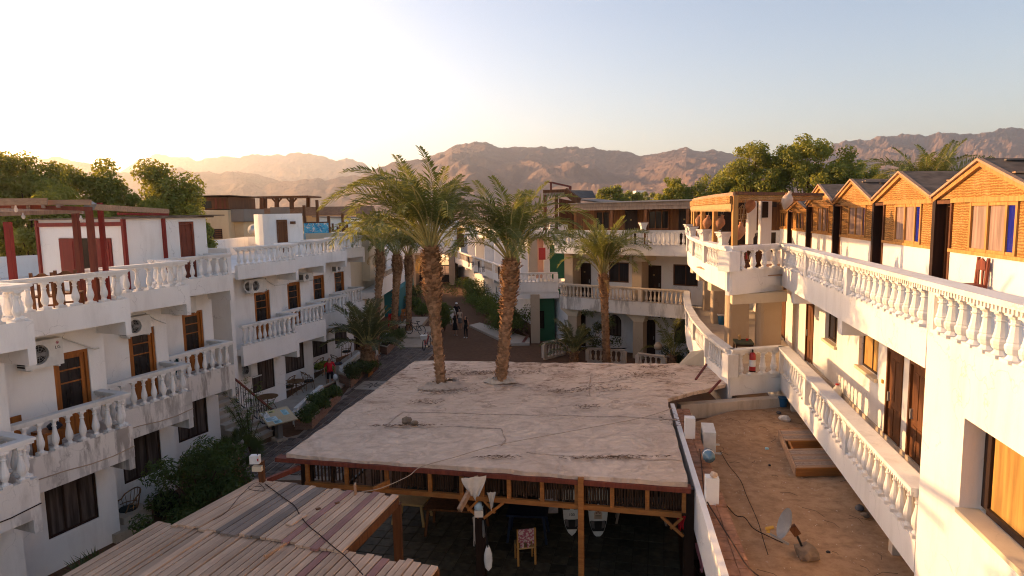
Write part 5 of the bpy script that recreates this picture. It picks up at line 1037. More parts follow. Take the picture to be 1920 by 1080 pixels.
# outdoor units
def outdoor_unit(label, P, rz, w=.8, h=.56, d=.28, fan=True, grp='air conditioner outdoor units', lg=False):
    """box, round grille with fan, side grille; the front looks along local -Y"""
    t = thing('air_conditioner', label, 'air conditioner', P, rz, grp, world=False)
    cx, r = -w * .14, h * .36
    b = MB(); n = 24
    # front panel with a round hole
    ring = [(cx + r * math.cos(2 * math.pi * k / n), h / 2 + r * math.sin(2 * math.pi * k / n)) for k in range(n)]
    def edge(k):
        an_ = 2 * math.pi * k / n; c_, s_ = math.cos(an_), math.sin(an_)
        tx = ((w / 2 - cx) if c_ > 0 else (w / 2 + cx)) / max(1e-6, abs(c_)); tz = (h / 2) / max(1e-6, abs(s_)); q = min(tx, tz); return (cx + c_ * q, h / 2 + s_ * q)
    for k in range(n):
        a0, a1 = ring[k], ring[(k + 1) % n]; e0, e1 = edge(k), edge(k + 1); b.face([(a0[0], -d / 2, a0[1]), (e0[0], -d / 2, e0[1]), (e1[0], -d / 2, e1[1]), (a1[0], -d / 2, a1[1])])
        b.face([(a0[0], -d / 2, a0[1]), (a1[0], -d / 2, a1[1]), (a1[0], -d / 2 + .09, a1[1]), (a0[0], -d / 2 + .09, a0[1])])
    b.box(-w / 2, w / 2, -d / 2 + .1, d / 2, 0, h); b.box(-w / 2, w / 2, -d / 2 + .001, -d / 2 + .1, h - .012, h); b.box(-w / 2, w / 2, -d / 2 + .001, -d / 2 + .1, 0, .012); b.box(-w / 2, -w / 2 + .012, -d / 2 + .001, -d / 2 + .1, .013, h - .013); b.box(w / 2 - .012, w / 2, -d / 2 + .001, -d / 2 + .1, .013, h - .013)
    b.build('casing', 'enamel_white', t)
    b = MB(); b.lathe([(r * .98, 0), (r * .98, .004)], seg=20); o = b.build('fan_recess', 'black_plastic', t); o.location = (cx, -d / 2 + .095, h / 2); o.rotation_euler = (R(90), 0, 0)
    f_ = MB()
    for k in range(3):
        a0 = k * 2.094; pr = [(.1, -.35), (.5, -.5), (.92, -.3), (.95, .15), (.5, .25), (.1, .2)]; f_.face([(cx + r * q * math.cos(a0 + t_), -d / 2 + .06 + .02 * t_, h / 2 + r * q * math.sin(a0 + t_)) for q, t_ in pr])
    f_.tube([(cx, -d / 2 + .09, h / 2), (cx, -d / 2 + .03, h / 2)], r * .24, 10); f_.build('fan', 'enamel_grey', t)
    g_ = MB()
    for q in (.35, .62, .85): g_.torus((cx, -d / 2 - .004, h / 2), (0, 1, 0), r * q, .004, 20, 4)
    for k in range(6): an_ = k * math.pi / 6; g_.bar((cx - r * math.cos(an_), -d / 2 - .004, h / 2 - r * math.sin(an_)), (cx + r * math.cos(an_), -d / 2 - .004, h / 2 + r * math.sin(an_)), .006)
    g_.build('grille', 'enamel_grey', t)
    s_ = MB()
    for k in range(9): s_.box(-w / 2 - .008, -w / 2 - .001, -d / 2 + .03, d / 2 - .02, .05 + k * (h - .1) / 9, .05 + (k + .7) * (h - .1) / 9)
    s_.build('side_grille', 'black_plastic', t)
    for sx in (-.3, .3): MB().box(sx - .02, sx + .02, -d / 2, d / 2 + .15, -.04, -.002).build('bracket', 'enamel_white', t)
    if lg:
        lo = MB(); lo.tube([(w * .36, -d / 2 + .0, h * .84), (w * .36, -d / 2 - .004, h * .84)], .033, 14); lo.build('logo_disc', 'ink_red', t)
        me = digits(None, 'LG', rr, 0, 0, 0, .1, 'ink'); o = link('logo_letters', me, t, (w * .36, -d / 2 - .003, h * .66), (R(90), 0, 0))
        lo = MB(); lo.torus((w * .36, -d / 2 - .006, h * .84), (0, 1, 0), .02, .003, 14, 4); lo.build('logo_ring', 'enamel_white', t)
    return t
fz = F1
def on_wall(fr, s, n, z, w, h, label, lg=False, d=.28): return outdoor_unit(label, fr.p3(s, n, z), -R(AL) + R(90), w, h, d, lg=lg)
# ------------------------------------------------------------------ outdoor units and pipes on the left walls
q = F1[2]
def gf(fr, px, py, n): return GF(fr, px, py, n)
s_, z_ = gf(F1[2], 82, 688, -.72); on_wall(F1[2], s_, -.8, z_, .82, .6, 'large white outdoor unit with visible fan and red logo, leftmost on the wing', True, .3)
s_, z_ = gf(F1[3], 256, 628, -.8); on_wall(F1[3], s_, -.82, z_, .74, .52, 'white outdoor unit above the second orange door')
s_, z_ = gf(F1[4], 352, 586, -.8); on_wall(F1[4], s_ - .1, -.82, z_, .7, .5, 'outdoor unit half hidden behind the terrace bracket, third along the wing')
s_, z_ = gf(F2[0], 483, 548, -.72); on_wall(F2[0], s_, -.8, z_, .95, .55, 'white outdoor unit with coiled hose on the second wing')
b = MB(); c_ = F2[0].p3(s_ - .6, -.6, z_ + .3)
for k in range(3): b.torus((c_[0], c_[1], c_[2]), (F2[0].n[0], F2[0].n[1], .15), .2 + .02 * k, .015, 18, 4)
o = b.build('coiled_hose', 'enamel_white', org=c_); o.location = c_; tag(o, 'coil of white hose hung by the outdoor unit', 'hose')
s_, z_ = gf(F2[1], 580, 521, -.8); on_wall(F2[1], s_ - .2, -.82, z_ - .1, .7, .35, 'small outdoor unit under the second terrace bracket of the far wing')
s_, z_ = gf(F2[2], 637, 505, -.8); on_wall(F2[2], s_ - .1, -.82, z_ - .1, .7, .35, 'small outdoor unit under the last terrace bracket of the far wing')
s_, z_ = gf(F2[0], 470, 700, -.75); t_ = outdoor_unit('louvred cooling unit beside the ground floor window by the stairs', F2[0].p3(s_, -.8, z_ - .1), R(68) - R(90), .5, .6, .35)
# pipes running from the units
def pipe(label, pts, r=.02, m='enamel_white'):
    b = MB().tube(pts, r, 6); o = b.build('pipe', m, org=pts[0]); o.location = pts[0]; return tag(o, label, 'pipe')
def fpt(fr, px, py, n): s_, z_ = GF(fr, px, py, n); return fr.p3(s_, n, z_)
pipe('white pipe from the leftmost outdoor unit across the wall', [fpt(F1[2], 117, 633, -.95), fpt(F1[2], 150, 645, -.95), fpt(F1[2], 178, 654, -.93), fpt(F1[2], 186, 652, -.9)], .025)
pipe('white pipe below the terrace from the second outdoor unit', [fpt(F1[3], 273, 588, -.95), fpt(F1[3], 292, 599, -.95), fpt(F1[3], 311, 606, -.95)], .02)
pipe('pale hose across the wall of the second wing, first bay', [fpt(F2[0], 497, 524, -.95), fpt(F2[0], 515, 535, -.95), fpt(F2[0], 541, 532, -.95)], .02)
pipe('pale hose across the wall of the second wing, second bay', [fpt(F2[1], 558, 508, -.95), fpt(F2[1], 577, 519, -.95)], .02)
# thin conduit sagging along the balcony fascias
for i in (1, 2, 3):
    fr = F1[i]; pts = [fr.p3(-2.7 + k * .55, .045, 2.62 + .05 * math.sin(k * 1.3)) for k in range(6)]; pipe(['', 'thin conduit along the lowest left balcony front', 'thin conduit along the stained middle balcony front', 'thin conduit along the third balcony front'][i], pts, .012, 'cable' if i == 1 else 'rope')

# ------------------------------------------------------------------ ground floor: stairs with iron railing
st = thing('staircase', 'stone staircase climbing to the first floor beside the fin wall', 'stairs', F2[0].p3(-4.3, 1.7, 0)); f = F2[0]
SN = 15; sa, sb = -5.05, -3.66
for k in range(SN):
    n1 = 1.75 - k * .29
    MB().fbox(f, sa, sb, n1 - .33, n1, .004, .175 * (k + 1)).build('step', 'stone_step', st)
    MB().fbox(f, sa - .01, sb + .01, n1 - .3, n1 + .03, .175 * (k + 1) + .001, .175 * (k + 1) + .035).build('tread', 'tile_floor', st)
rl = MB(); rs = sb + .03
def rpnt(n, dz): return f.p3(rs, n, max(0, (1.75 - n) / .29 * .175) + dz)
ir = thing('stair_railing', 'black wrought iron stair railing with red brown handrail', 'railing', f.p3(rs, 1.7, 0))
MB().bar(rpnt(1.72, .98), rpnt(.02, .98), .075, .05).build('handrail', 'wood_redbrown', ir)
MB().bar(rpnt(1.72, .12), rpnt(.02, .12), .03, .03).build('bottom_rail', 'iron_black', ir); MB().box(f.p(rs, 1.75)[0] - .045, f.p(rs, 1.75)[0] + .045, f.p(rs, 1.75)[1] - .045, f.p(rs, 1.75)[1] + .045, 0, 1.02).build('newel_post', 'iron_black', ir)
for k in range(14): n_ = 1.6 - k * .118; MB().bar(rpnt(n_, .12), rpnt(n_, .96), .016, .016).build('bar', 'iron_black', ir)
sc_ = MB()
for k in range(5):
    n_ = 1.42 - k * .32; c_ = Vector(rpnt(n_, .55))
    for dz in (-.12, .12): sc_.torus((c_.x, c_.y, c_.z + dz), (f.d[0], f.d[1], 0), .055, .01, 12, 4)
    sc_.torus(tuple(c_), (f.d[0], f.d[1], 0), .03, .012, 8, 4)
c_ = Vector(f.p3(rs + .02, 1.9, .7)); sc_.torus(tuple(c_), (f.d[0], f.d[1], 0), .13, .014, 16, 5); sc_.torus((c_.x + .02, c_.y, c_.z - .22), (f.d[0], f.d[1], 0), .08, .014, 14, 5)
sc_.build('scroll', 'iron_black', ir)
# stone stools by the left wall, patio floor of the second wing
MB_ = MB(); MB_.prism([F2[0].p(-3.4, .2), F2[0].p(.4, .9), F2[1].p(.4, .9), F2[2].p(.4, .9), F2[3].p(.4, .8), F2[3].p(.4, -1.0), F2[2].p(.3, -1.0), F2[1].p(.3, -1.0), F2[0].p(.3, -1.0), F2[0].p(-3.4, -1.0)], .0, .085)
o = MB_.build('patio_floor', 'tile_floor'); tag(o, 'tan tiled patio floor in front of the second wing', kind='structure')
for k, (px, py, z1, lab) in enumerate(((232, 985, .22, 'lower pale stone step by the white corner at left'), (246, 955, .4, 'upper pale stone step by the white corner at left'))):
    P = G(px, py, z1); o = MB().fbox(Fr(P.x, P.y, AL), -.45, .35, -.35, .3, 0, z1).build('stone_step', 'stone_step', org=(P.x, P.y, 0)); o.location = (P.x, P.y, 0); tag(o, lab, 'step', 'stone steps at the left wall')

# paved path: setts between pale joints
pth = MB(); pth.prism([tuple(G(px, py, 0)[:2]) for px, py in ((470, 900), (640, 900), (690, 800), (820, 655), (790, 628), (765, 600), (740, 606), (700, 668), (640, 745), (560, 815), (440, 845))], -.02, .004)
path = pth.build('path', 'paver_joint'); tag(path, 'grey paved path climbing beside the left planters', kind='structure')
pdir = (G(800, 650, 0) - G(560, 835, 0)).normalized(); pn = Vector((pdir.y, -pdir.x, 0)); po_ = G(560, 835, 0)
from mathutils import geometry as mgeo
ppoly = [Vector(G(px, py, 0)[:2]) for px, py in ((480, 895), (640, 890), (690, 800), (815, 655), (786, 630), (765, 605), (742, 610), (703, 672), (642, 750), (565, 818), (450, 845))]
def inside(p, poly):
    c = False; j = len(poly) - 1
    for i in range(len(poly)):
        if (poly[i].y > p.y) != (poly[j].y > p.y) and p.x < (poly[j].x - poly[i].x) * (p.y - poly[i].y) / (poly[j].y - poly[i].y) + poly[i].x: c = not c
        j = i
    return c
sv = MB(); sw = .27
for i in range(-26, 100):
    for j in range(-10, 22):
        c_ = po_ + pdir * (i * sw) + pn * (j * sw + (.5 * sw if i % 2 else 0) * 0)
        if not inside(c_.xy, ppoly): continue
        g0 = .02 if j % 3 else .045; h = .022 + rnd.uniform(0, .012); a_ = sw / 2 - .012; c2 = sw / 2 - g0
        p = [c_ - pdir * a_ - pn * c2, c_ + pdir * a_ - pn * c2, c_ + pdir * a_ + pn * c2, c_ - pdir * a_ + pn * c2]
        sv.hexa([(v_.x, v_.y, .004) for v_ in p] + [(v_.x, v_.y, h) for v_ in p])
sp_ = sv.build('sett', 'paver_mat', path); sp_['kind'] = 'stuff'
# pale tile with dark mosaic in the path, low steps across it
P = G(700, 722, .04); mo = thing('path_mosaic', 'square of dark star mosaic set in the paved path', 'mosaic', P, math.atan2(pdir.y, pdir.x), None, world=False)
MB().box(-.75, .75, -.7, .7, -.02, .0).build('slab', 'tile_floor', mo); b = MB()
for k in range(8): a0 = k * math.pi / 4; b.face([(0, 0, .004), (.28 * math.cos(a0 - .35), .28 * math.sin(a0 - .35), .004), (.62 * math.cos(a0), .62 * math.sin(a0), .004)])
b.build('star', 'wood_dark', mo)
for k, (py, px0, px1, lab) in enumerate(((652, 745, 802, 'nearest low step crossing the paved path'), (636, 752, 800, 'second low step crossing the paved path'), (617, 748, 790, 'farthest low step crossing the paved path'))):
    a_, c_ = G(px0, py, .05), G(px1, py, .05); o = MB().hexa([(a_.x, a_.y, 0), (c_.x, c_.y, 0), (c_.x, c_.y + 4, 0), (a_.x, a_.y + 4, 0), (a_.x, a_.y, .09 + .1 * k), (c_.x, c_.y, .09 + .1 * k), (c_.x, c_.y + 4, .09 + .1 * k), (a_.x, a_.y + 4, .09 + .1 * k)]).build('path_step', 'stone_step', org=tuple(a_)); o.location = a_; tag(o, lab, 'step', 'steps of the path')

# lectern with papers
P = G(524, 826, 0); le = thing('notice_stand', 'sloping brown notice board with blue sheets on a stone pillar', 'notice board', (P.x, P.y, 0), -R(AL) + R(68), None, world=False)
MB().box(-.2, .2, -.25, .25, 0, .1).build('foot', 'stone_step', le); MB().box(-.09, .09, -.12, .12, .1, .8).build('pillar', 'concrete_grey', le)
tl = Matrix.Rotation(R(24), 4, 'X'); b = MB().box(-.55, .55, -.42, .42, -.025, .025); bo = b.build('board', 'plaster_tan', le); bo.location = (0, 0, .9); bo.rotation_euler = (R(22), 0, 0)
for x0, x1, y0, y1, m in ((-.5, -.27, .05, .36, 'label_white'), (-.24, .0, .24, .36, 'paper_yellow'), (.2, .42, -.05, .27, 'paper_blue'), (-.5, -.08, -.2, .03, 'label_blue'), (-.3, -.02, -.39, -.22, 'paper_blue')):
    sh_ = MB().box(x0, x1, y0, y1, .026, .029).build('sheet', m, bo)
    t_ = MB()
    for k in range(5): yy = y1 - .04 - k * (y1 - y0 - .05) / 5; t_.box(x0 + .03, x0 + .03 + (x1 - x0 - .06) * (.9 - .3 * ((k * 7) % 3) / 2), yy - .008, yy + .004, .0292, .0298)
    me = t_.mesh('print', 'ink'); link('print', me, bo)

# ------------------------------------------------------------------ shelter with the white roof
FL, FR_, BR_, BL_ = Vector((-5.0, 13.74)), Vector((3.28, 11.83)), Vector((6.1, 21.4)), Vector((-3.5, 22.75))
she = thing('shelter', 'open shelter with a white cement roof in the middle of the courtyard', 'shelter', (0, 16, 0))
NX, NY = 60, 60; g = MB()
for j in range(NY + 1):
    v_ = j / NY; l = FL.lerp(BL_, v_)
    yv = FR_.y + (BR_.y - FR_.y) * v_
    xr = 3.28 + (yv - 11.83) * .166 if yv < 17.5 else (4.3 + (yv - 17.5) / .5 * .7 if yv < 18.0 else 5.0 + min(1.4, (yv - 18.0) * 1.5))
    r_ = Vector((xr, yv))
    for i in range(NX + 1):
        p = l.lerp(r_, i / NX); z = 2.88 + .035 * noise.noise(Vector((p.x * .5, p.y * .5, 1))) + .022 * noise.noise(Vector((p.x * 1.7, p.y * 1.7, 5))) + .008 * noise.noise(Vector((p.x * 6, p.y * 6, 7)))
        g.v.append((p.x + (.03 * noise.noise(Vector((p.y * 2, 0, 0))) if i in (0, NX) else 0), p.y + (.035 * noise.noise(Vector((p.x * 2.3, 0, 9))) if j in (0, NY) else 0), z))
W_ = NX + 1
for j in range(NY):
    for i in range(NX): a_ = j * W_ + i; g.f.append((a_, a_ + 1, a_ + W_ + 1, a_ + W_)); g.m.append(0)
n0 = len(g.v); ring = list(range(W_)) + [j * W_ + NX for j in range(1, NY + 1)] + [NY * W_ + i for i in range(NX - 1, -1, -1)] + [j * W_ for j in range(NY - 1, 0, -1)]
for a_ in ring: x, y, z = g.v[a_]; g.v.append((x, y, z - .1))
m_ = len(ring)
for k in range(m_): g.f.append((ring[(k + 1) % m_], ring[k], n0 + k, n0 + (k + 1) % m_)); g.m.append(0)
g.f.append(tuple(n0 + k for k in range(m_ - 1, -1, -1))); g.m.append(0)
g.build('roof', 'cement_roof', she, False)
ff = Fr(FL.x, FL.y, math.degrees(math.atan2(FR_.x - FL.x, FR_.y - FL.y)), 1); LF = (FR_ - FL).length        # s runs along the front, n toward the viewer
MB().fbox(ff, -.25, LF + .05, -.16, .06, 2.71, 2.80).build('eave_board', 'wood_redbrown', she)
fx0 = GF(ff, 566, 880, -.1)[0]
MB().fbox(ff, fx0 + .1, LF - .12, -.1, -.02, 2.17, 2.27).build('truss_rail', 'wood_truss', she); 
for px in (577, 650, 725, 806, 865, 904, 954, 1016, 1081, 1148, 1214, 1283):
    s_ = GF(ff, px, 890, -.06)[0]; MB().fbox(ff, s_ - .04, s_ + .04, -.09, -.03, 2.271, 2.705).build('strut', 'wood_truss', she)
s_ = fx0 + .12; k = 0; BMB = MB()
while s_ < LF - .15:
    w_ = .045; z0 = 2.28 + rnd.uniform(-.03, .05); gap_ = .052 if s_ > 1.9 else .085
    if not (rnd.random() < .08): BMB.tube([ff.p3(s_, -.135, z0), ff.p3(s_ + rnd.uniform(-.015, .015), -.135, 2.71)], .021, 6)
    s_ += gap_
o = BMB.build('bamboo_screen', 'bamboo', she); o['kind'] = 'stuff'
for px, w_, m, top in ((572, .17, 'wood_dark', 2.75), (897, .19, 'wood_dark', 2.75), (1293, .2, 'wood_dark', 2.7)):
    s_ = GF(ff, px, 920, -.15)[0]; MB().fbox(ff, s_ - w_ / 2, s_ + w_ / 2, -.34, -.16, 0, top).build('post', m, she)
s_ = GF(ff, 1090, 960, .03)[0]; MB().fbox(ff, s_ - .06, s_ + .05, -.015, .08, 0, 2.86).build('post', 'wood_truss', she)
s_ = GF(ff, 740, 960, .5)[0]; MB().bar(ff.p3(s_ - .02, .45, 2.2), ff.p3(s_ + .05, .55, 0), .1).build('post', 'wood_brown', she)
for s_, sg in ((GF(ff, 577, 880, 0)[0], 1), (GF(ff, 904, 880, 0)[0], 1), (GF(ff, 895, 880, 0)[0], -1), (GF(ff, 1283, 880, 0)[0], -1)):
    MB().bar(ff.p3(s_, -.05, 1.8), ff.p3(s_ + sg * .42, -.05, 2.17), .055).build('brace', 'wood_truss', she); MB().bar(ff.p3(s_ + sg * .02, -.05, 2.17), ff.p3(s_ + sg * .24, -.05, 1.93), .045).build('brace', 'wood_truss', she)
for k in range(8): t = (k + .5) / 8; a_ = FL.lerp(FR_, t); c_ = BL_.lerp(BR_, t * .86); MB().bar((*a_.lerp(c_, .02), 2.66), (*a_.lerp(c_, .97), 2.66), .1, .14).build('rafter', 'wood_dark', she)
for (px, py, Y0, Y1) in ((720, 893, 0, .55), (885, 935, 0, 1.0)): pass
s_ = GF(ff, 724, 880, 0)[0]; MB().bar(ff.p3(s_ + .05, -.02, 2.42), ff.p3(s_ - .12, .42, 2.40), .05, .13).build('rafter_end', 'wood_truss', she)
s_ = GF(ff, 893, 900, 0)[0]; MB().bar(ff.p3(s_ + .05, -.02, 2.74), ff.p3(s_ - .18, .62, 2.25), .07, .11).build('rafter_end', 'wood_lightbeam', she)
# left side rail down to the timber roof, rear wall and side walls of the shelter
b = MB(); b.hexa([(*FL.lerp(BL_, .35), 0), (*BR_.lerp(BL_, .05), 0), (*BR_.lerp(BL_, .05), 0), (*FL.lerp(BL_, .35), 0)] * 0 or [(-3.3, 18.6, 0), (4.2, 17.4, 0), (4.22, 17.6, 0), (-3.28, 18.8, 0), (-3.3, 18.6, 2.7), (4.2, 17.4, 2.7), (4.22, 17.6, 2.7), (-3.28, 18.8, 2.7)]); b.build('back_wall', 'wood_dark', she)
MB().bar((*FL.lerp(BL_, .02), 1.0), (-3.95, 18.7, 1.0), .06, .06).build('side_rail', 'iron_black', she)
for t in (.12, .24, .36): p = FL.lerp(BL_, t); MB().bar((*p, 0), (*p, 2.7), .09).build('post', 'wood_dark', she)
P0 = ff.p3(GF(ff, 563, 862, .0)[0], .05, 2.62); MB().bar(P0, (P0[0] - .75, P0[1] - 1.1, 2.62), .08, .1).build('side_beam', 'wood_redbrown', she)
# shelter floor: dark stone tiles
fl = MB(); fl.prism([(-6.5, 7), (2.85, 7), (4.15, 17.4), (-3.3, 18.6), (-4.9, 13.0)], -.015, .006); fo = tag(fl.build('shelter_floor', 'paver_joint_dark'), 'dark tiled floor under and before the shelter', kind='structure')
tl_ = MB(); ts = .36
fpoly = [Vector(p) for p in ((-6.5, 7), (2.85, 7), (4.15, 17.4), (-3.3, 18.6), (-4.9, 13.0))]
for i in range(-4, 34):
    for j in range(-2, 38):
        s_, n_ = -2 + i * ts, -6 + j * ts; c_ = Vector(ff.p(s_ + ts / 2, n_ + ts / 2))
        if inside(c_, fpoly): tl_.fbox(ff, s_ + .012, s_ + ts - .012, n_ + .012, n_ + ts - .012, .006, .02 + rnd.uniform(0, .006))
o = tl_.build('floor_tile', 'tile_dark', fo); o['kind'] = 'stuff'
for k, ln_ in enumerate((((722, 800), (735, 786), (757, 771), (830, 772), (920, 776), (1060, 778), (1180, 782), (1285, 786)), ((724, 799), (790, 802), (880, 800), (938, 803), (948, 820), (940, 838)), ((985, 848), (1060, 856), (1150, 857), (1220, 862), (1288, 862)), ((1110, 700), (1104, 722), (1108, 745)))):
    pts = [G(x, y, 2.9) for x, y in ln_]; fine = []
    for i in range(len(pts) - 1): fine += [pts[i].lerp(pts[i + 1], t / 8) for t in range(8)]
    fine = [Vector((p.x + .05 * noise.noise(p * 2.3), p.y + .06 * noise.noise(p * 2.9 + Vector((5, 0, 0))), 2.885 + .035 * noise.noise(Vector((p.x * .5, p.y * .5, 1))) + .022 * noise.noise(Vector((p.x * 1.7, p.y * 1.7, 5))) + .006 * noise.noise(p * 5))) for p in fine]
    MB().tube(fine, [.010 + .03 * abs(noise.noise(p * 4)) for p in fine], 6).build('cement_seam', 'cement_ridge', she, True)
# debris on the white roof: two stones, leaf litter, rags round the trunks
def lump(name, label, cat, P, r, m, grp=None, sq=.6, seed=0):
    b = bmesh.new(); bmesh.ops.create_icosphere(b, subdivisions=2, radius=r)
    for v_ in b.verts: v_.co *= 1 + .35 * noise.noise(v_.co / r * 1.3 + Vector((seed, 0, 0))); v_.co.z *= sq
    me = bpy.data.meshes.new(name); b.to_mesh(me); b.free(); me.materials.append(M(m)); o = link(name, me, None, (P[0], P[1], P[2] + r * sq * .6)); return tag(o, label, cat, grp)
P = G(762, 792, 2.9); lump('stone', 'larger brown stone lying on the white roof', 'stone', P, .13, 'rock', 'stones on the white roof', .7, 1); P = G(777, 796, 2.9); lump('stone', 'smaller pale stone lying on the white roof', 'stone', P, .09, 'rock', 'stones on the white roof', .7, 5)
def rag(label, P, R0, m, seed):
    g = MB(); n = 28
    for r_ in range(5):
        for k in range(n):
            a_ = 2 * math.pi * k / n; rr_ = R0 * (.45 + r_ * .17) * (1 + .3 * noise.noise(Vector((math.cos(a_) * 1.5 + seed, math.sin(a_) * 1.5, r_ * .3)))); z = max(.02, .15 - .028 * r_ + .16 * noise.noise(Vector((math.cos(a_) * 4, math.sin(a_) * 4 + r_ * 1.7, seed)))); g.v.append((P[0] + rr_ * math.cos(a_) * 1.25, P[1] + rr_ * math.sin(a_) * .8, P[2] + z * (1 if r_ < 4 else .3)))
    for r_ in range(4):
        for k in range(n): a_ = r_ * n + k; b_ = r_ * n + (k + 1) % n; g.f.append((a_, b_, b_ + n, a_ + n)); g.m.append(0)
    o = g.build('rag', m, org=tuple(P), smooth=True); o.location = P; return tag(o, label, 'cloth', 'rags round the palm trunks')
rag('pale rags wrapped round the foot of the left roof palm', G(833, 724, 2.9), .56, 'clay_pale', 2.0); rag('dusty rags wrapped round the foot of the right roof palm', G(938, 716, 2.9), .36, 'plaster_old', 5.0)
lit = MB(); cr = [(840, 735, .9, .35), (880, 700, 1.0, .35), (1130, 730, .8, .4), (1060, 735, .5, .3), (1100, 765, .4, .25), (1235, 690, .6, .25), (800, 755, .5, .3), (1270, 790, .45, .5), (960, 700, 1.6, .3), (1200, 705, 1.4, .4), (930, 860, .5, .1), (760, 800, .9, .08), (1150, 860, 1.2, .1)]
for px, py, rx, ry in cr:
    c_ = G(px, py, 2.9)
    for k in range(int(150 * rx)):
        a_, q = rnd.uniform(0, 6.28), rnd.random() ** .7; x, y = c_.x + rx * q * math.cos(a_), c_.y + ry * q * math.sin(a_)
        if y < 12.2 or x > 4.1 + (1 if y > 18.2 else 0): continue
        l = rnd.uniform(.02, .085); w_ = rnd.uniform(.006, .014); an = rnd.uniform(-.6, .6) + (1.57 if rnd.random() < .15 else 0); dx, dy = l * math.cos(an), l * math.sin(an); z = 2.925 + .022 * rnd.random()
        lit.face([(x - dx, y - dy, z), (x + dy / l * w_, y - dx / l * w_, z + .012), (x + dx, y + dy, z + .004), (x - dy / l * w_, y + dx / l * w_, z + .012)])
o = lit.build('leaf_litter', 'frond_litter', org=(0, 18, 2.9)); o.location = (0, 18, 2.9); tag(o, 'dry palm litter scattered over the white roof', 'litter', kind='stuff')
# ------------------------------------------------------------------ the two timber decks in the foreground
ZA = 2.86
def deck(name, label, NL, NR, FLc, FRc, z, n, tone, over=.0):
    d = thing(name, label, 'roof', ((NL[0] + FRc[0]) / 2, (NL[1] + FRc[1]) / 2, z)); NL, NR, FLc, FRc = map(Vector, (NL, NR, FLc, FRc)); t = 0.0; k = 0; ws = [rnd.uniform(.8, 1.2) for _ in range(n)]; S = sum(ws)
    for k in range(n):
        u0, u1 = t / S, (t + ws[k]) / S; t += ws[k]; gp = .0055 if k % 3 else .010
        a, b_, c_, e = NL.lerp(NR, u0 + gp / 3), NL.lerp(NR, u1 - gp / 3), FLc.lerp(FRc, u1 - gp / 3), FLc.lerp(FRc, u0 + gp / 3)
        l0, l1 = rnd.uniform(-.05, .05) + over, rnd.uniform(-.04, .06); dd = (e - a).normalized(); a, b_, c_, e = a - dd * l0, b_ - dd * l0, c_ + dd * l1, e + dd * l1
        dz = rnd.uniform(-.008, .008)
        ang = math.atan2(dd.x, dd.y); o0 = a.lerp(c_, .5); rot = Matrix.Rotation(ang, 2)
        mb = MB(); q = [rot @ (p - o0) for p in (a, b_, c_, e)]; mb.hexa([(p.x, p.y, -.02) for p in q] + [(p.x, p.y, .02) for p in q])
        o = mb.build('board', tone(k, n), None); o.parent = d; o.location = (o0.x - d.location.x, o0.y - d.location.y, dz); o.rotation_euler = (rnd.uniform(-.006, .006), 0, -ang)
    return d
toneA = lambda k, n: 'deck_pale' if k < 6 else ('deck_grey' if k < 12 and k != 9 else ('deck_red' if k in (15, 19) else 'deck_pale'))
Anl, Anr, Afl, Afr = G(322, 984, ZA), G(640, 1037, ZA), G(478, 900, ZA), G(745, 932, ZA)
dA = deck('timber_roof', 'timber boarded roof with a band of grey boards nearest the white shelter', Anl[:2], Anr[:2], Afl[:2], Afr[:2], ZA, 23, toneA)
Bfl, Bfr = G(292, 980, ZA - .05), G(822, 1064, ZA - .05); dv = Vector((-.5, -1.75)); dv.normalize()
dB = deck('timber_roof', 'wide pale timber boarded roof along the bottom edge of the view', (Vector(Bfl[:2]) + dv * 3.6), (Vector(Bfr[:2]) + dv * 3.6), Bfl[:2], Bfr[:2], ZA - .05, 38, lambda k, n: 'deck_red' if k in (24, 31) else 'deck_pale')
for (d_, a_, c_) in ((dA, Anr, Afr), (dA, Afl, Afr), (dA, Anl, Afl)):
    off = Vector((0, 0, -.1)); mb = MB().bar(a_ + off, c_ + off, .06, .15); mb.build('edge_beam', 'wood_brown', d_)
for k in (.25, .5, .75): a_ = Anl.lerp(Afl, k) + Vector((0, 0, -.07)); c_ = Anr.lerp(Afr, k) + Vector((0, 0, -.07)); MB().bar(a_, c_, .06, .09).build('joist', 'wood_brown', dA)
for p in (Afr, Anr, Afl, Anl): MB().box(p.x - .06, p.x + .06, p.y - .06, p.y + .06, 0, ZA - .12).build('post', 'wood_brown', dA)
off = Vector((0, 0, -.1)); MB().bar(Bfl + off, Bfr + off, .07, .13).build('edge_beam', 'wood_brown', dB)
for p in (Bfl, Bfr): q = p + Vector((dv.x, dv.y, 0)) * 3.2; MB().box(q.x - .07, q.x + .07, q.y - .07, q.y + .07, 0, ZA - .12).build('post', 'wood_brown', dB)
def stick(label, p0, p1, z, w, h, m, name='loose_board'):
    a_, c_ = G(*p0, z), G(*p1, z); o = MB().bar(a_, c_, w, h).build(name, m, org=tuple(a_)); o.location = a_; return tag(o, label, 'board', 'loose boards on the timber roofs')
stick('short loose board lying on the grey deck boards', (541, 984), (570, 965), ZA + .04, .13, .025, 'deck_pale'); stick('pale batten lying across the joint of the two timber roofs', (496, 1043), (535, 1019), ZA + .045, .05, .04, 'wood_lightbeam'); stick('small offcut on the pale boards of the upper deck', (592, 955), (601, 953), ZA + .03, .05, .025, 'wood_brown'); stick('smallest offcut near the middle of the upper deck', (628, 944), (636, 942), ZA + .03, .05, .025, 'wood_brown')
stick('upright board end standing at the far edge of the upper deck', (665, 921), (667, 916), ZA + .1, .03, .24, 'wood_lightbeam')
pb = thing('junction_post', 'wooden post with two white junction boxes at the deck corner', 'post', (*G(492, 905, ZA)[:2], ZA)); P = G(492, 905, ZA)
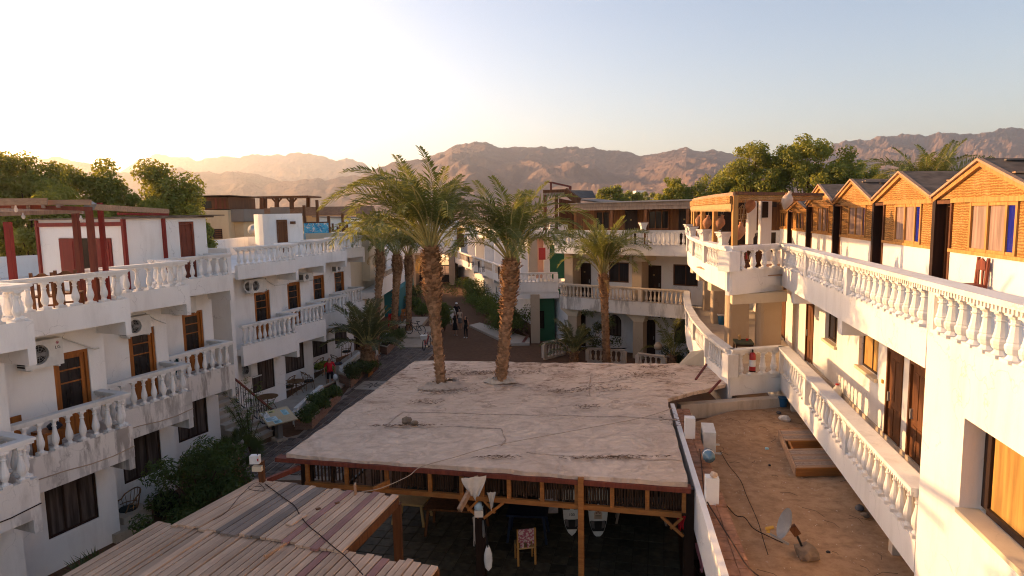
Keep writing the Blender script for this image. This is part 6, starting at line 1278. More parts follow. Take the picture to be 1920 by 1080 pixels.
MB().box(P.x - .05, P.x + .05, P.y - .05, P.y + .05, ZA - .6, ZA + .45).build('post', 'wood_brown', pb); MB().box(P.x - .13, P.x + .05, P.y - .14, P.y - .03, ZA + .28, ZA + .38).build('junction_box', 'plaster_cream', pb); MB().box(P.x - .16, P.x + .02, P.y - .16, P.y - .04, ZA + .44, ZA + .6).build('junction_box', 'enamel_white', pb)
MB().box(P.x - .01, P.x + .015, P.y - .165, P.y - .16, ZA + .5, ZA + .55).build('indicator', 'red_paint', pb); MB().tube([(P.x - .02, P.y - .1, ZA + .6), (P.x - .02, P.y - .1, ZA + .75)], .008, 5).build('antenna', 'black_plastic', pb)
def cable(label, pts, r=.01, m='cable', name='cable'):
    out = []
    for i in range(len(pts) - 1):
        p0, p1, p2, p3 = pts[max(0, i - 1)], pts[i], pts[i + 1], pts[min(len(pts) - 1, i + 2)]
        for k in range(5):
            t = k / 5; out.append(.5 * ((2 * p1) + (p2 - p0) * t + (2 * p0 - 5 * p1 + 4 * p2 - p3) * t * t + (3 * p1 - p0 - 3 * p2 + p3) * t ** 3))
    out.append(pts[-1]); o = MB().tube(out, r, 5).build(name, m, org=tuple(pts[0])); o.location = pts[0]; return tag(o, label, 'cable')
cable('dark cable running over the timber roofs from the junction post', [G(x, y, ZA + .035) for x, y in ((497, 907), (530, 932), (552, 948), (562, 965), (578, 985), (600, 1003), (625, 1025), (650, 1045), (680, 1077))], .009)
cable('thin looped wire on the pale boards by the junction post', [G(x, y, ZA + .03) for x, y in ((490, 912), (468, 912), (470, 918), (497, 920), (480, 905), (450, 930), (425, 960), (400, 975))], .005)
cable('rope stretched from the upper deck to the white roof', [G(678, 922, ZA + .03), G(715, 915, 2.9), G(765, 893, 2.95), G(790, 875, 2.97), G(850, 858, 2.94), G(930, 835, 2.93), G(1050, 812, 2.93), G(1200, 784, 2.93), G(1262, 765, 2.95)], .008, 'rope', 'rope')
cable('thin cable crossing the dirt roof', [G(x, y, 2.3) for x, y in ((1350, 845), (1366, 872), (1388, 900), (1400, 930), (1420, 975), (1432, 1015), (1440, 1040))], .007)
cable('dark cable along the brick parapet', [G(x, y, 2.73) for x, y in ((1312, 842), (1316, 880), (1322, 930), (1345, 972), (1375, 1020), (1400, 1060), (1425, 1082))], .012)
cable('thin cable looping to the satellite dish arm', [G(x, y, 2.3) for x, y in ((1350, 932), (1378, 965), (1396, 970), (1412, 990), (1440, 1005), (1468, 1018))], .01)

# ------------------------------------------------------------------ things on the dirt roof
P = G(1328, 853, 2.25); outdoor_unit('pale outdoor unit standing on the dirt roof seen from its end', (P.x + .1, P.y + .35, 2.3), -R(AR) + R(90) + R(180), .75, .5, .29)
P = G(1330, 878, 2.72); jb = thing('water_bottle', 'blue water cooler bottle lying by the nearer parapet pillar', 'bottle', (P.x + .05, P.y + .2, 2.85), R(-12), None, world=False)
b = MB().lathe([(.02, 0), (.12, .02), (.125, .06), (.118, .12), (.125, .14), (.125, .34), (.05, .42), (.035, .44), (.035, .5)], seg=14); o = b.build('bottle_body', 'glass_clear_blue', jb, True); o.rotation_euler = (R(82), 0, 0); o.location = (0, .3, 0)
b = MB().lathe([(.126, .18), (.127, .19), (.127, .26), (.126, .27)], seg=14); o = b.build('label_band', 'enamel_white', jb); o.rotation_euler = (R(82), 0, 0); o.location = (0, .3, 0)
P = G(1338, 893, 3.2); lump('rag', 'crumpled pale rag on top of the nearer parapet pillar', 'cloth', (P.x, P.y, 3.2), .07, 'clay_pale', None, .8, 9)
dz = 2.27; P = G(1510, 1045, dz); sd_ = thing('satellite_dish', 'grey satellite dish with a long arm weighted by a rock on the dirt roof', 'satellite dish', (P.x, P.y, dz))
c_ = GY(1480, 985, P.y + .05); ax = Vector((-.93, .15, .34)).normalized(); u = ax.orthogonal().normalized(); w_ = ax.cross(u); b = MB(); nr, ns = 5, 28
for r_ in range(nr + 1):
    for k in range(ns): a_ = 2 * math.pi * k / ns; q = .28 * r_ / nr; b.v.append(tuple(c_ + (u * math.cos(a_) * .92 + w_ * math.sin(a_)) * q + ax * (.09 * (r_ / nr) ** 2)))
for r_ in range(nr):
    for k in range(ns): a_ = r_ * ns + k; d_ = r_ * ns + (k + 1) % ns; b.f.append((a_, d_, d_ + ns, a_ + ns)); b.m.append(0)
b.build('reflector', 'dish_grey', sd_, True); low = c_ - Vector((0, 0, .33)); arm = GY(1440, 999, P.y + .1)
MB().bar(low, arm, .03, .035).build('arm', 'enamel_grey', sd_); b = MB(); b.tube([arm, arm + Vector((.02, .02, .09))], .03, 8); b.tube([arm + Vector((-.04, 0, .07)), arm + Vector((.09, 0, .1))], .028, 8); b.build('receiver', 'yellow_paint', sd_)
MB().bar(c_ - ax * .04, c_ - ax * .14 + Vector((0, 0, -.1)), .08, .12).build('mount', 'wood_brown', sd_); MB().tube([c_ - ax * .12 + Vector((0, 0, -.1)), (P.x - .02, P.y, dz + .1)], .02, 6).build('mast', 'iron_black', sd_)
P = G(1512, 1044, dz); lump('rock', 'brown rock holding down the satellite dish mast', 'rock', (P.x, P.y, dz), .19, 'rock', None, .75, 3)
# timber platform with an opening, partly under the walkway
Pa, Pb, Pc, Pd = G(1460, 812, 2.35), G(1492, 886, 2.35), G(1600, 884, 2.35), G(1555, 806, 2.35); pl = thing('wooden_platform', 'framed wooden slat platform with a square opening on the dirt roof', 'platform', (Pa.x, Pa.y, 2.26))
z0, z1 = 2.27, 2.46; e1 = (Pa - Pb).normalized(); e2 = (Pc - Pb).normalized(); LL = (Pa - Pb).length; WW = (Pc - Pb).length
def pt(u, v, z): q = Pb + e1 * u + e2 * v; return (q.x, q.y, z)
for (u0, v0, u1, v1) in ((0, 0, LL, 0), (0, 0, 0, WW), (LL, 0, LL, WW), (LL * .42, .12, LL * .42, WW), (LL * .66, .12, LL * .66, WW), (LL * .42, .12, LL * .66, .12)): MB().bar(pt(u0, v0, 2.36), pt(u1, v1, 2.36), .04, .18).build('frame_board', 'wood_lightbeam' if v0 == v1 == 0 else 'wood_truss', pl)
for k in range(22):
    u = .03 + (LL - .05) * k / 22
    if LL * .42 < u < LL * .64: continue
    MB().hexa([pt(u, .03, 2.43), pt(u + LL / 22 - .016, .03, 2.43), pt(u + LL / 22 - .016, WW, 2.43), pt(u, WW, 2.43), pt(u, .03, 2.452), pt(u + LL / 22 - .016, .03, 2.452), pt(u + LL / 22 - .016, WW, 2.452), pt(u, WW, 2.452)]).build('slat', 'wood_grey' if k % 3 else 'wood_lightbeam', pl)
bu = thing('bucket', 'blue bucket among rubbish under the walkway corner', 'bucket', (*G(1468, 762, 2.27)[:2], 2.27), 0, None, world=False); MB().lathe([(.1, 0), (.14, .26), (.15, .27)], seg=12).build('bucket_body', 'blue_plastic', bu)
for k, (px, py, r, m, lab) in enumerate(((1472, 788, .16, 'cloth_white', 'crumpled white plastic sheet by the walkway post'), (1452, 760, .06, 'cloth_white', 'small crumpled white scrap near the blue bucket'), (1460, 775, .07, 'cloth_grey', 'dark crumpled scrap near the blue bucket'), (1438, 842, .05, 'paper_blue', 'crushed pale blue plastic bottle on the dirt roof'), (1443, 873, .035, 'black_plastic', 'small black cup lying on the dirt roof'), (1553, 1036, .035, 'black_plastic', 'small dark can lying on the dirt roof near the rock'), (1612, 955, .09, 'cloth_grey', 'dark rubble heap under the walkway'), (1622, 968, .08, 'rock', 'broken block under the walkway'))):
    P = G(px, py, 2.28); lump('litter', lab, 'litter', P, r, m, 'litter on the dirt roof', .55, k * 3.1)
sc = MB()
for k in range(420):
    u_, v_ = rnd.random(), rnd.random(); p = ra[0].lerp(ra[3], u_ ** .8).lerp(ra[1].lerp(ra[2], u_ ** .8), v_); l = rnd.uniform(.008, .03); an_ = rnd.uniform(0, 3.14); dx, dy = l * math.cos(an_), l * math.sin(an_); z = 2.3 + .03 * noise.noise(Vector((p.x * .6, p.y * .6, 0)))
    sc.face([(p.x - dx, p.y - dy, z), (p.x + dy * .6, p.y - dx * .6, z + .01), (p.x + dx, p.y + dy, z), (p.x - dy * .6, p.y + dx * .6, z + .012)])
o = sc.build('gravel', 'clay_pale', org=(5, 12, 2.3)); o.location = (5, 12, 2.3); tag(o, 'pale grit and chips scattered over the dirt roof', 'gravel', kind='stuff')
tw = MB()
for k in range(40):
    p = ra[0].lerp(ra[3], rnd.random()).lerp(ra[1].lerp(ra[2], rnd.random()), rnd.random()); a_ = rnd.uniform(0, 3.14); l = rnd.uniform(.1, .5); tw.tube([(p.x, p.y, 2.3), (p.x + l * .5 * math.cos(a_), p.y + l * .5 * math.sin(a_), 2.31), (p.x + l * math.cos(a_ + .3), p.y + l * math.sin(a_ + .3), 2.3)], .004, 3)
o = tw.build('twigs', 'bark', org=(5, 12, 2.3)); o.location = (5, 12, 2.3); tag(o, 'dry twigs scattered over the dirt roof', 'twigs', kind='stuff')
for k, (p0, p1, lab) in enumerate((((1302, 770), (1278, 812), 'rusty prop leaning on the base wall under the curved corner, farther one'),)): pass
for (px0, py0, px1, py1, lab) in ((1325, 683, 1304, 712, 'rusty prop leaning on the base wall, farther one'), (1351, 713, 1330, 736, 'rusty prop leaning on the base wall, nearer one')):
    a_ = G(px1, py1, 2.9); c_ = GY(px0, py0, a_.y + .5); o = MB().bar(a_, c_, .05, .05).build('prop', 'iron_red', org=tuple(a_)); o.location = a_; tag(o, lab, 'prop', 'rusty props')
a_ = G(1290, 683, 2.9); sbp = MB(); sbp.hexa([(a_.x - .35, a_.y - .05, 2.86), (a_.x + .5, a_.y - .15, 2.86), (a_.x + .5, a_.y - .1, 2.86), (a_.x - .35, a_.y, 2.86), (a_.x + .15, a_.y + .2, 3.28), (a_.x + .55, a_.y + .1, 3.35), (a_.x + .55, a_.y + .15, 3.35), (a_.x + .15, a_.y + .25, 3.28)]); o = sbp.build('board', 'plaster_cream', org=tuple(a_)); o.location = a_; tag(o, 'pale curved panel leaning at the back right of the white roof', 'panel')

# ------------------------------------------------------------------ under the shelter
def fp(px, py, n): s_, z_ = GF(ff, px, py, n); return s_, z_
# two sail boards hung tip down
def hung_board(label, px, tip, Y, wid, lng, kind):
    c_ = GY(px, tip, Y); t = thing('sail_board', label, 'board', (c_.x, c_.y, c_.z), 0, 'boards hung under the shelter', world=False); n = 14; prof = []
    for k in range(n + 1): v_ = k / n; prof.append((wid * (1 - (1 - min(1, v_ * 1.6)) ** 2.2) ** .62 if v_ < .625 else wid, lng * v_))
    def sheet(sc_, y, z0, z1, m, nm, par=t, sx=1.0, x0=0):
        b = MB(); pts = [(w_ * sc_, z) for w_, z in prof if z0 <= z <= z1]; L_ = [(-w_, y, z) for w_, z in pts]; R__ = [(w_, y, z) for w_, z in pts]; b.face(R__ + L_[::-1]); return b.build(nm, m, par)
    b = MB(); Lf = [(-w_, -.05, z) for w_, z in prof]; Rf = [(w_, -.05, z) for w_, z in prof]; rim = Rf + Lf[::-1]; b.face(rim); bk_ = [(x * .92, .05, z) for x, y, z in rim]; b.face(bk_[::-1])
    for k in range(len(rim)): b.face([rim[k], bk_[k], bk_[(k + 1) % len(rim)], rim[(k + 1) % len(rim)]])
    b.build('hull', 'enamel_white', t)
    sheet(.86, -.053, lng * .02, lng * .13, 'enamel_white', 'nose_panel'); sheet(.96, -.054, lng * .14, lng * .42, 'black_plastic', 'deck_pad'); sheet(.96, -.054, lng * .57, lng * .84, 'black_plastic', 'deck_pad')
    b = MB(); w_ = wid * .42; b.face([(w_, -.056, lng * .40), (w_ * 1.0, -.056, lng * .52), (w_ * .35, -.056, lng * .60), (-w_ * .35, -.056, lng * .60), (-w_, -.056, lng * .52), (-w_, -.056, lng * .40)]); b.build('centre_panel', 'clay_pale' if kind else 'label_white', t)
    for sg in (-1, 1):
        b = MB(); b.face([(sg * wid * .35, -.0565, lng * .2), (sg * wid * .68, -.0565, lng * .22), (sg * wid * .74, -.0565, lng * .37), (sg * wid * .4, -.0565, lng * .36)][::sg]); b.build('pad_patch', 'cloth_grey', t)
        b = MB(); b.face([(sg * wid * .25, -.0565, lng * .66), (sg * wid * .75, -.0565, lng * .62), (sg * wid * .8, -.0565, lng * .76)][::sg]); b.build('pad_patch', 'cloth_grey', t)
    b = MB(); b.face([(.03, -.057, lng * .70), (0, -.057, lng * .72), (-.03, -.057, lng * .70), (0, -.057, lng * .68)]); b.build('diamond', 'label_white', t)
    if kind == 0: me = digits(None, '100', rr, 0, 0, 0, .1, 'ink'); o = link('number', me, t, (0, -.058, lng * .46), (R(90), 0, 0))
    else:
        for k in range(2): b = MB(); z = lng * (.5 + .025 * k); b.face([(-.06, -.058, z), (0, -.058, z + .035), (.06, -.058, z), (.06, -.058, z + .015), (0, -.058, z + .05), (-.06, -.058, z + .015)]); b.build('chevron', 'iron_red', t)
        b = MB()
        for k in range(3): z = lng * (.415 + .025 * k); b.face([(-.07, -.058, z), (.07, -.058, z), (.07, -.058, z + .012), (-.07, -.058, z + .012)])
        b.build('print', 'ink', t)
    return t
hung_board('black and white sail board marked 100 hung tip down under the shelter', 1072, 1003, 15.4, .22, 1.2, 0); hung_board('white and black sail board with red chevrons hung tip down under the shelter', 1121, 1007, 15.4, .24, 1.25, 1)
P = G(985, 1052, .02); ch = thing('wooden_chair', 'pine chair with woven seat and a patterned scarf over its back', 'chair', (P.x, P.y, .02), R(190), None, world=False)
for sx in (-.2, .2): MB().box(sx - .022, sx + .022, -.2, -.156, 0, .42).build('leg', 'wood_pine', ch); MB().box(sx - .022, sx + .022, .156, .2, 0, .88).build('back_post', 'wood_pine', ch)
MB().box(-.22, .22, -.2, .2, .4, .44).build('seat', 'straw', ch); MB().box(-.18, .18, .17, .19, .74, .84).build('back_rail', 'wood_pine', ch); MB().box(-.18, .18, .17, .19, .56, .62).build('back_rail', 'wood_pine', ch)
b = MB()
for k in range(9):
    x0, x1 = -.17 + k * .04, -.13 + k * .04; h = .42 + .09 * math.sin(k * 1.7); w_ = .015 * math.sin(k * 2.3)
    b.hexa([(x0, .20 + w_, h + .1), (x1, .20 - w_, h + .08), (x1, .215 - w_, h + .08), (x0, .215 + w_, h + .1), (x0, .16, .87), (x1, .16, .87), (x1, .21, .885), (x0, .21, .885)])
o = b.build('scarf', 'cloth_pattern'); o.location = (P.x, P.y, .02); o.rotation_euler = (0, 0, R(190)); tag(o, 'pink patterned scarf hanging over the pine chair back', 'scarf')
def table(label, P, rz, L, W, H, m, cat='table', name='table'):
    t = thing(name, label, cat, P, rz, None, world=False); MB().box(-L / 2, L / 2, -W / 2, W / 2, H - .05, H).build('tabletop' if cat == 'table' else 'seat', m, t)
    for sx in (-1, 1):
        for sy in (-1, 1): MB().hexa([(sx * (L / 2 - .02) - .03, sy * (W / 2 - .03) - .03, 0), (sx * (L / 2 - .02) + .03, sy * (W / 2 - .03) - .03, 0), (sx * (L / 2 - .02) + .03, sy * (W / 2 - .03) + .03, 0), (sx * (L / 2 - .02) - .03, sy * (W / 2 - .03) + .03, 0), (sx * (L / 2 - .1) - .03, sy * (W / 2 - .1) - .03, H - .05), (sx * (L / 2 - .1) + .03, sy * (W / 2 - .1) - .03, H - .05), (sx * (L / 2 - .1) + .03, sy * (W / 2 - .1) + .03, H - .05), (sx * (L / 2 - .1) - .03, sy * (W / 2 - .1) + .03, H - .05)]).build('leg', m, t)
    return t
P = G(992, 1028, .02); table('dark blue plastic table behind the pine chair', (P.x, P.y + .55, .02), R(-8), 1.0, .7, .72, 'blue_table')
P = G(855, 1010, .02); table('long dark wooden table in the shade of the shelter', (P.x, P.y + .4, .02), R(-10), 1.5, .8, .74, 'wood_brown')
P = G(1215, 1010, .02); table('pale low bench deep in the shelter at right', (P.x, P.y + .9, .02), R(-8), 1.3, .4, .42, 'wood_grey', 'bench', 'bench')
P = G(770, 985, .02); table('small table with patterned cover at the left of the shelter', (P.x, P.y + .3, .02), R(-12), .9, .7, .6, 'straw')
b = MB(); c_ = GY(1028, 940, 15.8); b.box(c_.x - .25, c_.x + .25, 15.8, 15.83, c_.z - .32, c_.z + .3); o = b.build('poster', 'cloth_pattern2', org=tuple(c_)); o.location = c_; tag(o, 'pale poster with a pink lower edge hung at the back of the shelter', 'poster')
b = MB(); c_ = GY(1185, 940, 16.5); b.box(c_.x - .9, c_.x + .9, 16.5, 16.53, c_.z - .08, c_.z + .1); o = b.build('banner', 'cloth_grey', org=tuple(c_)); o.location = c_; tag(o, 'narrow dim banner along the back of the shelter', 'banner')
# things hung on the middle post: cap, cloth, paddle, rag over the rafter end
def drape(name, label, P, w, h, m, seed, cat='cloth'):
    b = MB(); n, k_ = 7, 9
    for j in range(k_ + 1):
        for i in range(n + 1): u = i / n - .5; v_ = j / k_; x = u * w * (1 - .45 * v_ + .25 * math.sin(v_ * 3 + seed)); b.v.append((x, .05 * math.sin(u * 14 + seed + v_ * 3) * (.4 + v_), -h * v_ * (1 + .12 * math.sin(u * 6 + seed))))
    for j in range(k_):
        for i in range(n): a_ = j * (n + 1) + i; b.f.append((a_, a_ + 1, a_ + n + 2, a_ + n + 1)); b.m.append(0)
    o = b.build(name, m, None, True); o.location = P; o.rotation_euler = (0, 0, rnd.uniform(-.3, .3)); return tag(o, label, cat)
s_, z_ = fp(885, 893, .25); drape('cloth', 'large pale cloth hanging from the rafter end over the shelter front', ff.p3(s_ + .05, .28, z_), .42, .42, 'cloth_white', 1.0); s_, z_ = fp(920, 925, .1); drape('cloth', 'twisted end of pale cloth hanging right of the middle post', ff.p3(s_, .05, z_), .16, .34, 'cloth_white', 2.4)
s_, z_ = fp(898, 948, -.1); P = ff.p3(s_, -.1, z_); cp = thing('cap', 'pale blue and white cap hung on the middle post', 'cap', P, 0, None, world=False); MB().lathe([(.1, -.06), (.1, 0), (.07, .06), (.02, .08)], seg=12).build('crown', 'label_blue', cp, True); MB().box(-.09, .09, -.12, -.02, -.2, -.06).build('flap', 'cloth_white', cp)
s_, z_ = fp(892, 970, -.1); drape('ribbon', 'long pale strip hanging on the left side of the middle post', ff.p3(s_ - .05, -.12, z_), .06, .6, 'cloth_white', 4, 'cloth'); s_, z_ = fp(906, 985, -.1); drape('ribbon', 'short grey strap hanging on the right side of the middle post', ff.p3(s_, -.12, z_ + .1), .05, .35, 'enamel_grey', 5, 'cloth')
s_, z_ = fp(913, 1052, .0); P = ff.p3(s_, -.1, z_); pd = thing('paddle', 'white bladed paddle leaning beside the middle post', 'paddle', P, 0, None, world=False); b = MB(); b.lathe([(.0, -.28), (.07, -.2), (.09, -.05), (.085, .1), (.05, .22), (.018, .3)], seg=10); o = b.build('blade', 'label_white', pd, True); o.scale = (1, .25, 1); MB().tube([(0, 0, .25), (-.1, 0, 1.25)], .018, 6).build('shaft', 'black_plastic', pd)
s_, z_ = fp(1277, 968, -.1); drape('towel', 'red and white towel hanging on the right post of the shelter', ff.p3(s_, -.12, z_), .2, .28, 'cloth_red', 3.3, 'towel'); s_, z_ = fp(1317, 1020, .9); drape('towel', 'pink towel hanging beside the annex wall', (*G(1316, 1022, 1.5)[:2], 1.55), .22, .55, 'cloth_pink', 1.7, 'towel')
shf = thing('shelf', 'dark shelf unit against the annex wall under the shelter', 'shelf', (3.9, 13.1, .02))
for z in (.02, .6, 1.2, 1.75): MB().box(3.72, 4.05, 12.5, 13.8, z, z + .04).build('shelf_board', 'wood_grey' if z > 1.5 else 'wood_dark', shf)
for y in (12.5, 13.1, 13.76): MB().box(3.72, 4.05, y, y + .04, .06, 1.75).build('side_panel', 'wood_dark', shf)
# ------------------------------------------------------------------ palms
def frond_mesh(name, L, e0, bend, n=44, ll=.5, seed=0, mat='frond_green', wid=.02, t0=.2, vee=.5):
    """arching feather frond in the local XZ plane, leaflets both sides; e0 = start elevation, bend = how far it arches over"""
    r = random.Random(seed); b = MB(); pts = []; x = z = 0.0; N = 16
    for i in range(N + 1):
        pts.append(Vector((x, .04 * L * math.sin(i / N * 2.2 + seed) * (i / N), z))); a = e0 - bend * (i / N) ** 1.6; x += L / N * math.cos(a); z += L / N * math.sin(a)
    b.k = 1; b.tube(pts, [max(.006, .03 * (1 - i / N) ** .8 * (L / 3)) for i in range(N + 1)], 5); b.k = 0
    for s in range(n):
        t = t0 + (1 - t0) * (s + .5) / n; f = t * N; i = min(N - 1, int(f)); P = pts[i].lerp(pts[i + 1], f - i); d = (pts[i + 1] - pts[i]).normalized(); side = Vector((0, 1, 0)); up = d.cross(side) * -1
        if up.z < 0 and abs(d.z) < .9: up = -up
        env = min(1, (t - t0 + .06) / .2) * (1 - .62 * max(0, (t - .55) / .45) ** 1.6); l = ll * env * r.uniform(.85, 1.1)
        for sg in (-1, 1):
            fw = .55 + .5 * t + r.uniform(-.12, .12); vv = vee + r.uniform(-.3, .3); q = (side * sg + d * fw + up * vv).normalized(); w_ = d.cross(q).cross(q).normalized() * wid * r.uniform(.8, 1.2)
            tip = P + q * l + Vector((0, 0, -.16 * l * r.uniform(.3, 1.6)))
            mid = P + q * l * .5
            b.face([P - w_ * .4, mid - w_, tip, mid + w_])
    return b.mesh(name, [mat, 'frond_stalk'])
FRB = [frond_mesh('frond', 3.0, R(84), R(46), 58, .5, 1, wid=.021, vee=.35, t0=.24), frond_mesh('frond', 3.7, R(79), R(100), 64, .6, 2, wid=.021, vee=.3, t0=.26), frond_mesh('frond', 3.9, R(73), R(118), 64, .62, 3, wid=.021, vee=.3, t0=.27), frond_mesh('frond', 3.8, R(66), R(122), 64, .6, 4, wid=.021, vee=.3, t0=.28), frond_mesh('frond', 3.5, R(58), R(122), 60, .58, 6, wid=.021, vee=.3, t0=.28)]
FRS = [frond_mesh('frond', 2.4, R(78), R(30), 40, .5, 11), frond_mesh('frond', 2.4, R(64), R(75), 40, .5, 12), frond_mesh('frond', 2.3, R(45), R(85), 40, .48, 13)]
FRG = [frond_mesh('frond', 1.9, R(75), R(35), 40, .42, 21, 'frond_grey'), frond_mesh('frond', 1.9, R(58), R(70), 40, .42, 22, 'frond_grey'), frond_mesh('frond', 1.8, R(38), R(70), 40, .4, 23, 'frond_grey')]
FRD = frond_mesh('frond', 2.2, R(15), R(95), 30, .38, 31, 'frond_dry')
def trunk_mesh(parent, pts, rad, scale_rows, seed):
    """tapered trunk with overlapping old leaf bases"""
    r = random.Random(seed); MB().tube(pts, [q * .9 for q in rad], 12).build('trunk', 'palm_bark', parent, True)
    b = MB(); n = len(pts); tot = sum((Vector(pts[i + 1]) - Vector(pts[i])).length for i in range(n - 1)); rows = int(tot / scale_rows)
    for k in range(rows):
        f = (k + .5) / rows * (n - 1); i = min(n - 2, int(f)); P = Vector(pts[i]).lerp(Vector(pts[i + 1]), f - i); q = rad[i] + (rad[i + 1] - rad[i]) * (f - i); m = max(7, int(q * 38))
        for j in range(m):
            a = 2 * math.pi * (j + .5 * (k % 2)) / m + r.uniform(-.12, .12); o = Vector((math.cos(a), math.sin(a), 0)); s = Vector((-o.y, o.x, 0)); h = scale_rows * r.uniform(.9, 1.5); w = math.pi * q / m * r.uniform(.8, 1.05); ou = r.uniform(.02, .075) * (1.9 if f / (n - 1) > .55 else 1) + (.05 if f / (n - 1) > .85 and r.random() < .3 else 0)
            c = P + o * q * .9; t = c + Vector((0, 0, h)) + o * ou
            b.face([c - s * w, c + s * w, t + s * w * .55, t - s * w * .55]); b.face([t - s * w * .55, t + s * w * .55, t + s * w * .3 - o * (ou + .03) + Vector((0, 0, .0)), t - s * w * .3 - o * (ou + .03)])
    o = b.build('leaf_base', 'palm_bark', parent); o['kind'] = 'stuff'
def palm(label, pts, rad, fr, n, seed, sc=1.0, grp=None, rows=.075, tilt0=6, dry=1, dates=False, wind=0.0, upright=.0):
    r = random.Random(seed); t = thing('palm_tree', label, 'palm', tuple(pts[0]), 0, grp)
    trunk_mesh(t, pts, rad, rows, seed); top = Vector(pts[-1]); ga = 2.39996
    for k in range(n):
        u = k / n; me = fr[min(len(fr) - 1, int(u ** (1 + upright) * len(fr) + r.uniform(-.35, .35)) if u > 0 else 0)] if True else None; a = k * ga + r.uniform(-.2, .2); a += wind * math.sin(a) * .5; s = sc * r.uniform(.8, 1.1) * (1 - wind * .22 * math.cos(a))
        inst('frond', me, t, top + Vector((math.cos(a), math.sin(a), 0)) * rad[-1] * .45 + Vector((0, 0, .12 - .25 * u)), (r.uniform(-.35, .35), R(r.uniform(-6, 6)) + (.10 * u), a), s)
    for k in range(dry): a = r.uniform(0, 6.28); inst('frond', FRD, t, top + Vector((math.cos(a), math.sin(a), 0)) * rad[-1] * .6 - Vector((0, 0, .25)), (0, R(15), a), sc * r.uniform(.5, .8))
    if dates:
        b = MB(); c = top + Vector((.45, -.1, .95))
        for k in range(90): q = c + Vector((r.gauss(0, .13), r.gauss(0, .13), r.gauss(0, .17))); b.tube([q, q + Vector((.015, 0, -.04))], .018, 4)
        o = b.build('date_cluster', 'dates', t); o['kind'] = 'stuff'
    return t
P1 = [(-2.16, 19.22, 0), (-2.17, 19.24, 1.5), (-2.19, 19.25, 2.9), (-2.27, 19.25, 4.2), (-2.33, 19.25, 5.1), (-2.36, 19.25, 5.6), (-2.37, 19.25, 6.2), (-2.38, 19.25, 6.75), (-2.38, 19.25, 7.05)]
palm('tallest palm growing through the left part of the white roof', P1, [.18, .165, .155, .15, .165, .24, .28, .26, .16], FRB, 44, 3, .86, 'palms growing through the white roof', .085, dates=True, wind=.8)
P2 = [(-.36, 19.45, 0), (-.37, 19.45, 1.5), (-.40, 19.45, 2.9), (-.27, 19.45, 3.9), (-.22, 19.45, 4.6), (-.13, 19.45, 5.3), (-.06, 19.45, 5.9), (-.02, 19.45, 6.4), (0, 19.45, 6.65)]
palm('second palm growing through the white roof, trunk leaning right', P2, [.19, .185, .18, .175, .17, .2, .25, .23, .15], FRB, 40, 8, .78, 'palms growing through the white roof', .085)
P3b = G(1138, 690, 0); P3 = [(P3b.x, 33, 0), (P3b.x - .05, 33, 1.6), (P3b.x - .1, 33, 3.0), (P3b.x - .13, 33, 3.9), (P3b.x - .16, 33, 4.5), (P3b.x - .17, 33, 4.85)]
palm('slim palm standing before the courtyard facing wing', P3, [.22, .2, .18, .2, .23, .15], FRB, 34, 21, .95, None, .1, dry=1, upright=.5)
for (px, top, bot, Y, r_, lab, seed, lean) in ((712, 470, 640, 37, .24, 'palm by the second wing balcony, leftmost of three alley palms', 31, -.45), (744, 478, 645, 43, .3, 'middle palm of three by the paved path', 32, -.35), (766, 480, 640, 44, .26, 'rightmost palm of three by the paved path', 33, -.15)):
    T = GY(px, top, Y); pts = [(T.x + lean, Y, 0), (T.x + lean * .8, Y, 1.5), (T.x + lean * .35, Y, T.z - 2.2), (T.x, Y, T.z - 1.1), (T.x, Y, T.z - .5), (T.x, Y, T.z)]
    palm(lab, pts, [r_ * .85, r_ * .72, r_ * .8, r_ * 1.05, r_ * 1.15, r_ * .7], FRB[1:], 24, seed, .8, 'palms along the paved path', .11, dry=2)
# young grey palms and low fans
def young_palm(label, P, h, n, sc, fr=FRG, seed=1, r0=.28):
    pts = [(P[0], P[1], P[2]), (P[0], P[1], P[2] + h * .6), (P[0], P[1], P[2] + h)]; return palm(label, pts, [r0, r0 * .95, r0 * .7], fr, n, seed, sc, 'young palms', .09, dry=0, upright=.3)
P = G(682, 700, .3); young_palm('bushy young palm in the second brick planter', (P.x + .1, P.y + .6, .3), 1.3, 30, 1.25, FRG, 41, .38)
P = G(1072, 672, 0); young_palm('dusty young palm by the white garden balustrade', (P.x, P.y - 1.2, 0), .6, 22, .95, FRG, 42, .25)
P = G(1248, 668, 0); young_palm('small upright date palm by the curved corner', (P.x - .1, P.y - 2.0, 0), .5, 12, .9, FRS, 43, .2)
# palm crown above the reed huts
T = GY(1745, 345, 30); palm('palm whose crown rises behind the reed huts', [(T.x, 30, 0), (T.x, 30, 4), (T.x, 30, 6.5), (T.x, 30, T.z - 1.15)], [.3, .28, .3, .25], FRB, 34, 51, 1.0, None, .2, dry=0)

